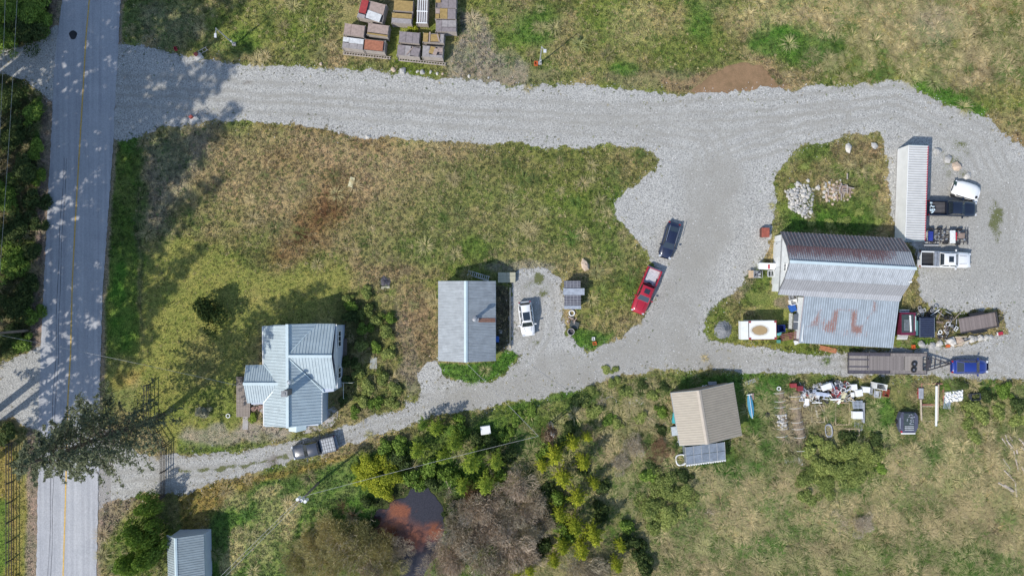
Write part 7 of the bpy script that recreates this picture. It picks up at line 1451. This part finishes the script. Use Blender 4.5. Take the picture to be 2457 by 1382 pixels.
# appliances right of the heap
for (x, y, w, l, h, dg, st, m, lab) in [(2050,929,14,14,.8,6,'lid',WHP,'white appliance at the top of the appliance cluster'),(2062,943,16,16,.85,12,'lid',WHP,'white appliance slightly tilted in the middle of the cluster'),(2079,935,18,14,.85,-4,'lid',WHP,'white washing machine right of the tilted one'),(2046,947,8,11,.7,0,'lid',WHP,'small white cabinet against the heap'),(2093,939,12,16,.7,-8,'frame',GREYP,'grey wire rack left of the square one'),(2106,946,16,16,.6,-5,'frame',ALU,'square wire rack under the white tub'),(2116,928,26,14,1.6,-10,'open',WHP,'tall white tub casting a long shadow'),(2128,943,13,18,.5,-8,'open',M('brown_red_tub', (.26, .06, .04), .6),'brown red tub right of the wire racks'),(2059,971,22,20,.6,2,'slats',M('blue_grey_slats', (.36, .40, .46), .7),'blue grey slatted table below the appliances'),(2059,996,24,18,.95,0,'lid',WHP,'white chest freezer below the slatted table'),(2060,1020,20,28,.15,3,'slats',GREYP,'grey slatted boards on the ground below the freezer'),(2073,990,4,50,.7,0,'lid',GREYP,'narrow upright grey panel beside the freezer'),(1800,906+10,26,8,.15,20,'frame',ALU,'light frame lying in the grass above the right corner of the tan shed')]:
    boxitem('yard_appliance' if 'appliance' in lab or 'freezer' in lab or 'washing' in lab else 'yard_item', lab, lab.split()[-1] if False else ('appliance' if m is WHP else 'yard item'), x, y, w, l, h, dg, m, 'appliances by the scrap heap' if m is WHP else None, style=st)
# bathtub
def tub(name, label, px, py, rx, ry, deg, h, mat, inner):
    t = thing(name, label, 'tub', px, py, h, deg); rx /= 18.7; ry /= 18.7; n = 24; mb = MB(); vs = []; q = lambda s, a: (rx * s * math.copysign(abs(math.cos(a)) ** .7, math.cos(a)), ry * s * math.copysign(abs(math.sin(a)) ** .7, math.sin(a)))
    prof = [(.8, 0), (.95, h), (1.0, h + .03), (.78, h + .02), (.62, .15)]
    for s, z in prof:
        for i in range(n): a = 2 * math.pi * i / n; vs.append((*q(s, a), z))
    mb.add(vs, [(j * n + i, j * n + (i + 1) % n, (j + 1) * n + (i + 1) % n, (j + 1) * n + i) for j in range(4) for i in range(n)]); mb.build('tub_shell', mat, t, True)
    MB().add([(*q(.63, 2 * math.pi * i / n), .17) for i in range(n)], [tuple(range(n))]).build('tub_floor', inner, t); MB().box(0, 0, .2, .06, ry * 1.0, .06).build('inner_bar', ALU, t); return t
tub('bathtub', 'grey metal bathtub lying below the scrap heap', 1989, 1033, 9.5, 17, 6, .45, GREYP, M('tub_water', (.22, .22, .26), .3)); tub('hot_tub', 'white plastic tub beside the greenhouse corner', 1634, 1103, 13.5, 14.5, 10, .6, WHP, M('tub_green', (.10, .13, .09), .6))
# ---- the long scrap heap
HEAP = [(1905,922),(1930,930),(1965,924),(2000,916),(2030,918),(2045,930),(2042,960),(2010,964),(1990,958),(1970,966),(1950,962),(1932,978),(1924,960),(1918,940)]
HM = [WHP, WHP, ALU, ALU, STEEL, GREYP, M('faded_red', (0, 0, 0)), WOODL, BLK, STE, M('pale_blue_plastic', (.45, .5, .6), .6), WT]; n_ = 0
while n_ < 170:
    x, y = rng.uniform(1902, 2048), rng.uniform(914, 980); d = in_poly(x, y, HEAP)
    if d < 0: continue
    zz = .9 * min(1, d / 16) * rng.uniform(.2, 1); r = rng.random(); m = rng.choice(HM); g = 'scrap of the long heap'; ex = 'the long tangled scrap heap below the flatbed trailer'
    if r < .50:
        L = rng.uniform(.4, 1.5); o = MB().beam((-L / 2, 0, 0), (L / 2, 0, rng.uniform(-.2, .35)), rng.choice([.04, .06, .1]), .05).build('scrap_bar', m); o.location = (*W(x, y, zz), zz + .12); o.rotation_euler[2] = rng.uniform(0, 3.1); tag(o, 'bar or tube in ' + ex, 'scrap bar', g)
    elif r < .68:
        t = boxitem('scrap_rack', 'bent frame in ' + ex, 'scrap frame', x, y, rng.uniform(7, 18), rng.uniform(5, 13), .3, rng.uniform(0, 180), m, g, style='frame', mat2=rng.choice(HM), z=zz); t.rotation_euler[0] = rng.uniform(-.4, .4)
    elif r < .86:
        o = MB().box(0, 0, 0, rng.uniform(.25, .9), rng.uniform(.15, .5), .05).box(0, 0, .05, .1, .1, .06).build('scrap_sheet', m); o.location = (*W(x, y, zz), zz + .3); o.rotation_euler = (rng.uniform(-.5, .5), rng.uniform(-.5, .5), rng.uniform(0, 3)); tag(o, 'panel in ' + ex, 'scrap panel', g)
    else: loose_tyre('ring or hose in ' + ex, x, y, zz + .25, rng.uniform(.2, .42), group=g, name='scrap_ring', mat=m, wr=.035)
    n_ += 1
for i, (x, y, w, l, dg, m, lab) in enumerate([(1984,928,24,14,20,WHP,'rounded white plastic shell at the top of the scrap heap'),(2008,944,18,16,48,M('faded_red', (0, 0, 0)),'faded red panel in the middle of the scrap heap'),(2024,952,8,24,-25,M('yellow_ply', (0, 0, 0)),'pale yellow striped board leaning in the scrap heap'),(1974,946,34,9,-8,M('pale_blue_plastic', (0, 0, 0)),'bluish white sheet stretched across the scrap heap'),(1905,925,14,10,5,M('faded_red', (0, 0, 0)),'red machine at the left end of the scrap heap'),(1921,932,13,12,0,M('dark_red', (.2, .03, .04), .6),'dark red wheel like machine beside the hoop bed'),(2010,958,30,4,3,WHP,'long white trim piece along the lower edge of the scrap heap')]): boxitem('scrap_item', lab, 'scrap', x, y, w, l, .9, dg, m, style='lid')
# ---- others in the rough
k = 0
RUB = [(1496,962),(1520,950),(1550,947),(1562,955),(1545,966),(1530,975),(1510,978)]
while k < 60:
    x, y = rng.uniform(1494, 1564), rng.uniform(945, 980)
    if in_poly(x, y, RUB) > 0: rock('white_rubble', 'broken white rubble piece in the pale pile between drive and tan shed', x, y, rng.uniform(1.3, 3.0), 1, 'white rubble pile', z=.08, cat='rubble'); k += 1
t = thing('black_hose', 'arched dark hose lying in the scrub left of the rubble pile', 'hose', 1465, 965); MB().ring((0, 0, .12), .75, .05, 20, 6, arc=.6).build('hose', M('pale_hose', (.35, .34, .33), .6), t)
t = thing('corrugated_sheets', 'crumpled heap of white corrugated sheets in the rough grass', 'sheets', 1900, 1107, .3, 8)
for k in range(7): corr(t, 'sheet', (-1.0 + .3 * k, -.5 + .1 * (k % 3), .25 + .05 * k), (-.55 + .3 * k, -.55 + .1 * (k % 3), .35 + .04 * k), (-.45 + .3 * k, .45, .3 + .06 * (k % 2)), (-.95 + .3 * k, .5, .45), R_WHITE, .12, .03, 3)
ladder('white double ladder lying upright in the grass right of the yellow green trees', 1438, 1192, 1448, 1133, .38, 9, .25, WT); ladder('short white ladder against the lower left corner of the tan shed', 1622, 1068, 1636, 1048, .45, 4, .3, WT)
for (x, y, w, l, dg, lab, m) in [(1457,1297,14,8,30,'white rag caught in the bushes near the lower photo edge',WHP),(1494,1212,6,12,5,'small white post in the bramble below the ladder',WHP)]: boxitem('white_scrap', lab, 'scrap', x, y, w, l, .3, dg, m, style='table')
boxitem('wooden_pallet', 'tilted wooden pallet left of the tan roofed shed', 'pallet', 1602, 1019, 20, 18, .2, 35, WOODL, style='slats'); boxitem('teal_tarp_heap', 'teal tarp heap at the left wall of the tan roofed shed', 'tarp', 1620, 1003, 13, 26, .6, -6, TEALP, mat2=M('dark_teal', (.03, .15, .16), .6)); boxitem('glass_cabinet', 'pale glass topped cabinet at the left wall of the tan roofed shed', 'cabinet', 1620, 1034, 17, 22, .8, 8, M('pale_glass_top', (.50, .56, .60), .3), mat2=GREYP)
loose_tyre('small white ring left of the glass topped cabinet', 1607, 1046, .05, .22, name='white_ring', mat=WHP, wr=.05)
for i, x in enumerate((1687, 1694)): loose_tyre(['left', 'right'][i] + ' of two small white rings behind the tan roofed shed', x, 927.5 - i, .1, .2, name='white_ring', mat=WHP, wr=.05)
boxitem('grey_box', 'grey box in the shade behind the tan roofed shed', 'box', 1710, 920, 20, 8, .5, 2, GREYP)
t = thing('blue_canoe', 'narrow blue covered boat frame at the right wall of the tan roofed shed', 'boat', 1801, 974, .5, -82); vs = []; fs = []
for j in range(9):
    u = j / 8 * 2 - 1; w = .34 * (1 - u * u) ** .6 + .03; vs += [(u * 1.6, -w, .5), (u * 1.6, -w * .6, .1), (u * 1.6, w * .6, .1), (u * 1.6, w, .5), (u * 1.6, 0, .58)]
for j in range(8):
    for i in range(5): fs.append((j * 5 + i, j * 5 + (i + 1) % 5, (j + 1) * 5 + (i + 1) % 5, (j + 1) * 5 + i))
MB().add(vs, fs).build('hull', M('blue_hull', (.07, .28, .42), .5), t); MB().beam((-1.6, 0, .62), (1.6, 0, .62), .05, .05).build('keel_bar', WT, t); MB().box(-1.5, 0, .66, .1, .7, .06).build('end_bar', WT, t)
boxitem('rust_brick', 'small rusty panel beside the blue boat', 'panel', 1806, 951, 7, 16, .4, 0, M('rusty_plate', (0, 0, 0)))
# logs at the right edge
LG = M('split_log', (.42, .36, .30), .9, var=.35, scale=4)
for k in range(46):
    if k < 22: x, y, a = 2403 + rng.uniform(-2, 62), 1052 + rng.uniform(-6, 30), -58 + rng.uniform(-14, 14)
    else: x, y, a = 2410 + rng.uniform(-8, 52), 1135 + rng.uniform(-42, 48), -60 + rng.uniform(-25, 30)
    L = rng.uniform(.7, 1.9) if k < 22 else rng.uniform(1.0, 2.8); r_ = rng.uniform(.07, .14); o = MB().cyl((-L / 2, 0, 0), (L / 2, 0, 0), r_, r_ * .75, 7).build('split_log', LG); o.location = (*W(x, y), .22 + .1 * (k % 4)); o.rotation_euler = (rng.uniform(0, 3), rng.uniform(-.08, .08), math.radians(a)); tag(o, 'weathered log in the pile at the right photo edge', 'log', 'logs at the right photo edge')
o = MB().cyl((-.5, -.2, .1), (.45, .3, .18), .1, .06, 7).cyl((.1, .1, .15), (.1, .7, .25), .06, .03, 6).build('dead_branch', LG); o.location = (*W(2402, 1085), .1); tag(o, 'short pale forked branch left of the log pile', 'branch')
for i, (a, b) in enumerate((((1580, 1165), (1900, 1138)), ((2135, 1120), (2380, 1290)), ((2380, 1290), (2425, 1330)), ((2425, 1330), (2432, 1420)))):      # old ditch pipes and logs in the grass
    L = math.hypot(b[0] - a[0], b[1] - a[1]) / 18.5; o = MB().cyl((-L / 2, 0, 0), (L / 2, 0, 0), .09, .07, 8).build('fallen_pole', WOODD if i else WOOD); x, y = W((a[0] + b[0]) / 2, (a[1] + b[1]) / 2); o.location = (x, y, .1 + float(relief(np.array([x]), np.array([y]))[0])); o.rotation_euler[2] = math.atan2(-(b[1] - a[1]), b[0] - a[0]); tag(o, ['long fallen pole in the grass below the greenhouse', 'long fallen pole slanting through the straw at lower right', 'short middle pole of the slanting line at lower right', 'last pole of the slanting line, running off the lower edge'][i], 'fallen pole')

# ---- a label of its own for every plant that can be told apart by place
ORD = 'first second third fourth fifth sixth seventh eighth ninth tenth eleventh twelfth thirteenth fourteenth fifteenth sixteenth seventeenth eighteenth nineteenth twentieth twenty-first twenty-second twenty-third twenty-fourth twenty-fifth twenty-sixth twenty-seventh twenty-eighth twenty-ninth thirtieth'.split()
SHORT = {'shrubs in the roadside wood': ('dark shrub in the roadside wood, {} from the top', 'y'), 'shrubs of the house garden': ('leafy shrub in the garden right of the blue roofed house, {} from the top', 'y'), 'bramble bushes': ('low rounded bramble below the tan roofed shed, {} from the left', 'x'), 'budding shrubs left of the pond': ('olive budding shrub left of the pond, {} from the left', 'x'),
         'yellow green conifers below the ivy pole': ('yellow green young conifer below the ivy pole, {} from the top', 'y'), 'scrub bushes by the drive': ('low green scrub bush along the drive, {} from the left', 'x'), 'dark shrubs in the thicket': ('dark leafy shrub in the thicket around the pond, {} from the left', 'x'), 'leafless shrubs': ('leafless twiggy shrub south of the drive, {} from the left', 'x'),
         'yellow green bushes by the pond': ('yellow green leafy bush left of the pond, {} from the left', 'x'), 'weed clumps': ('low leafy weed clump near the barn or drive bend, {} from the left', 'x'), 'roadside wood conifers': ('tall conifer of the wood left of the road, {} from the top', 'y')}
for g_, (lab, ax) in SHORT.items():
    mem = [o for o in COL.objects if o.get('group') == g_]; mem.sort(key=lambda o: (-o.location.y if ax == 'y' else o.location.x))
    for i, o in enumerate(mem):
        if i < len(ORD): o['label'] = lab.format(ORD[i])
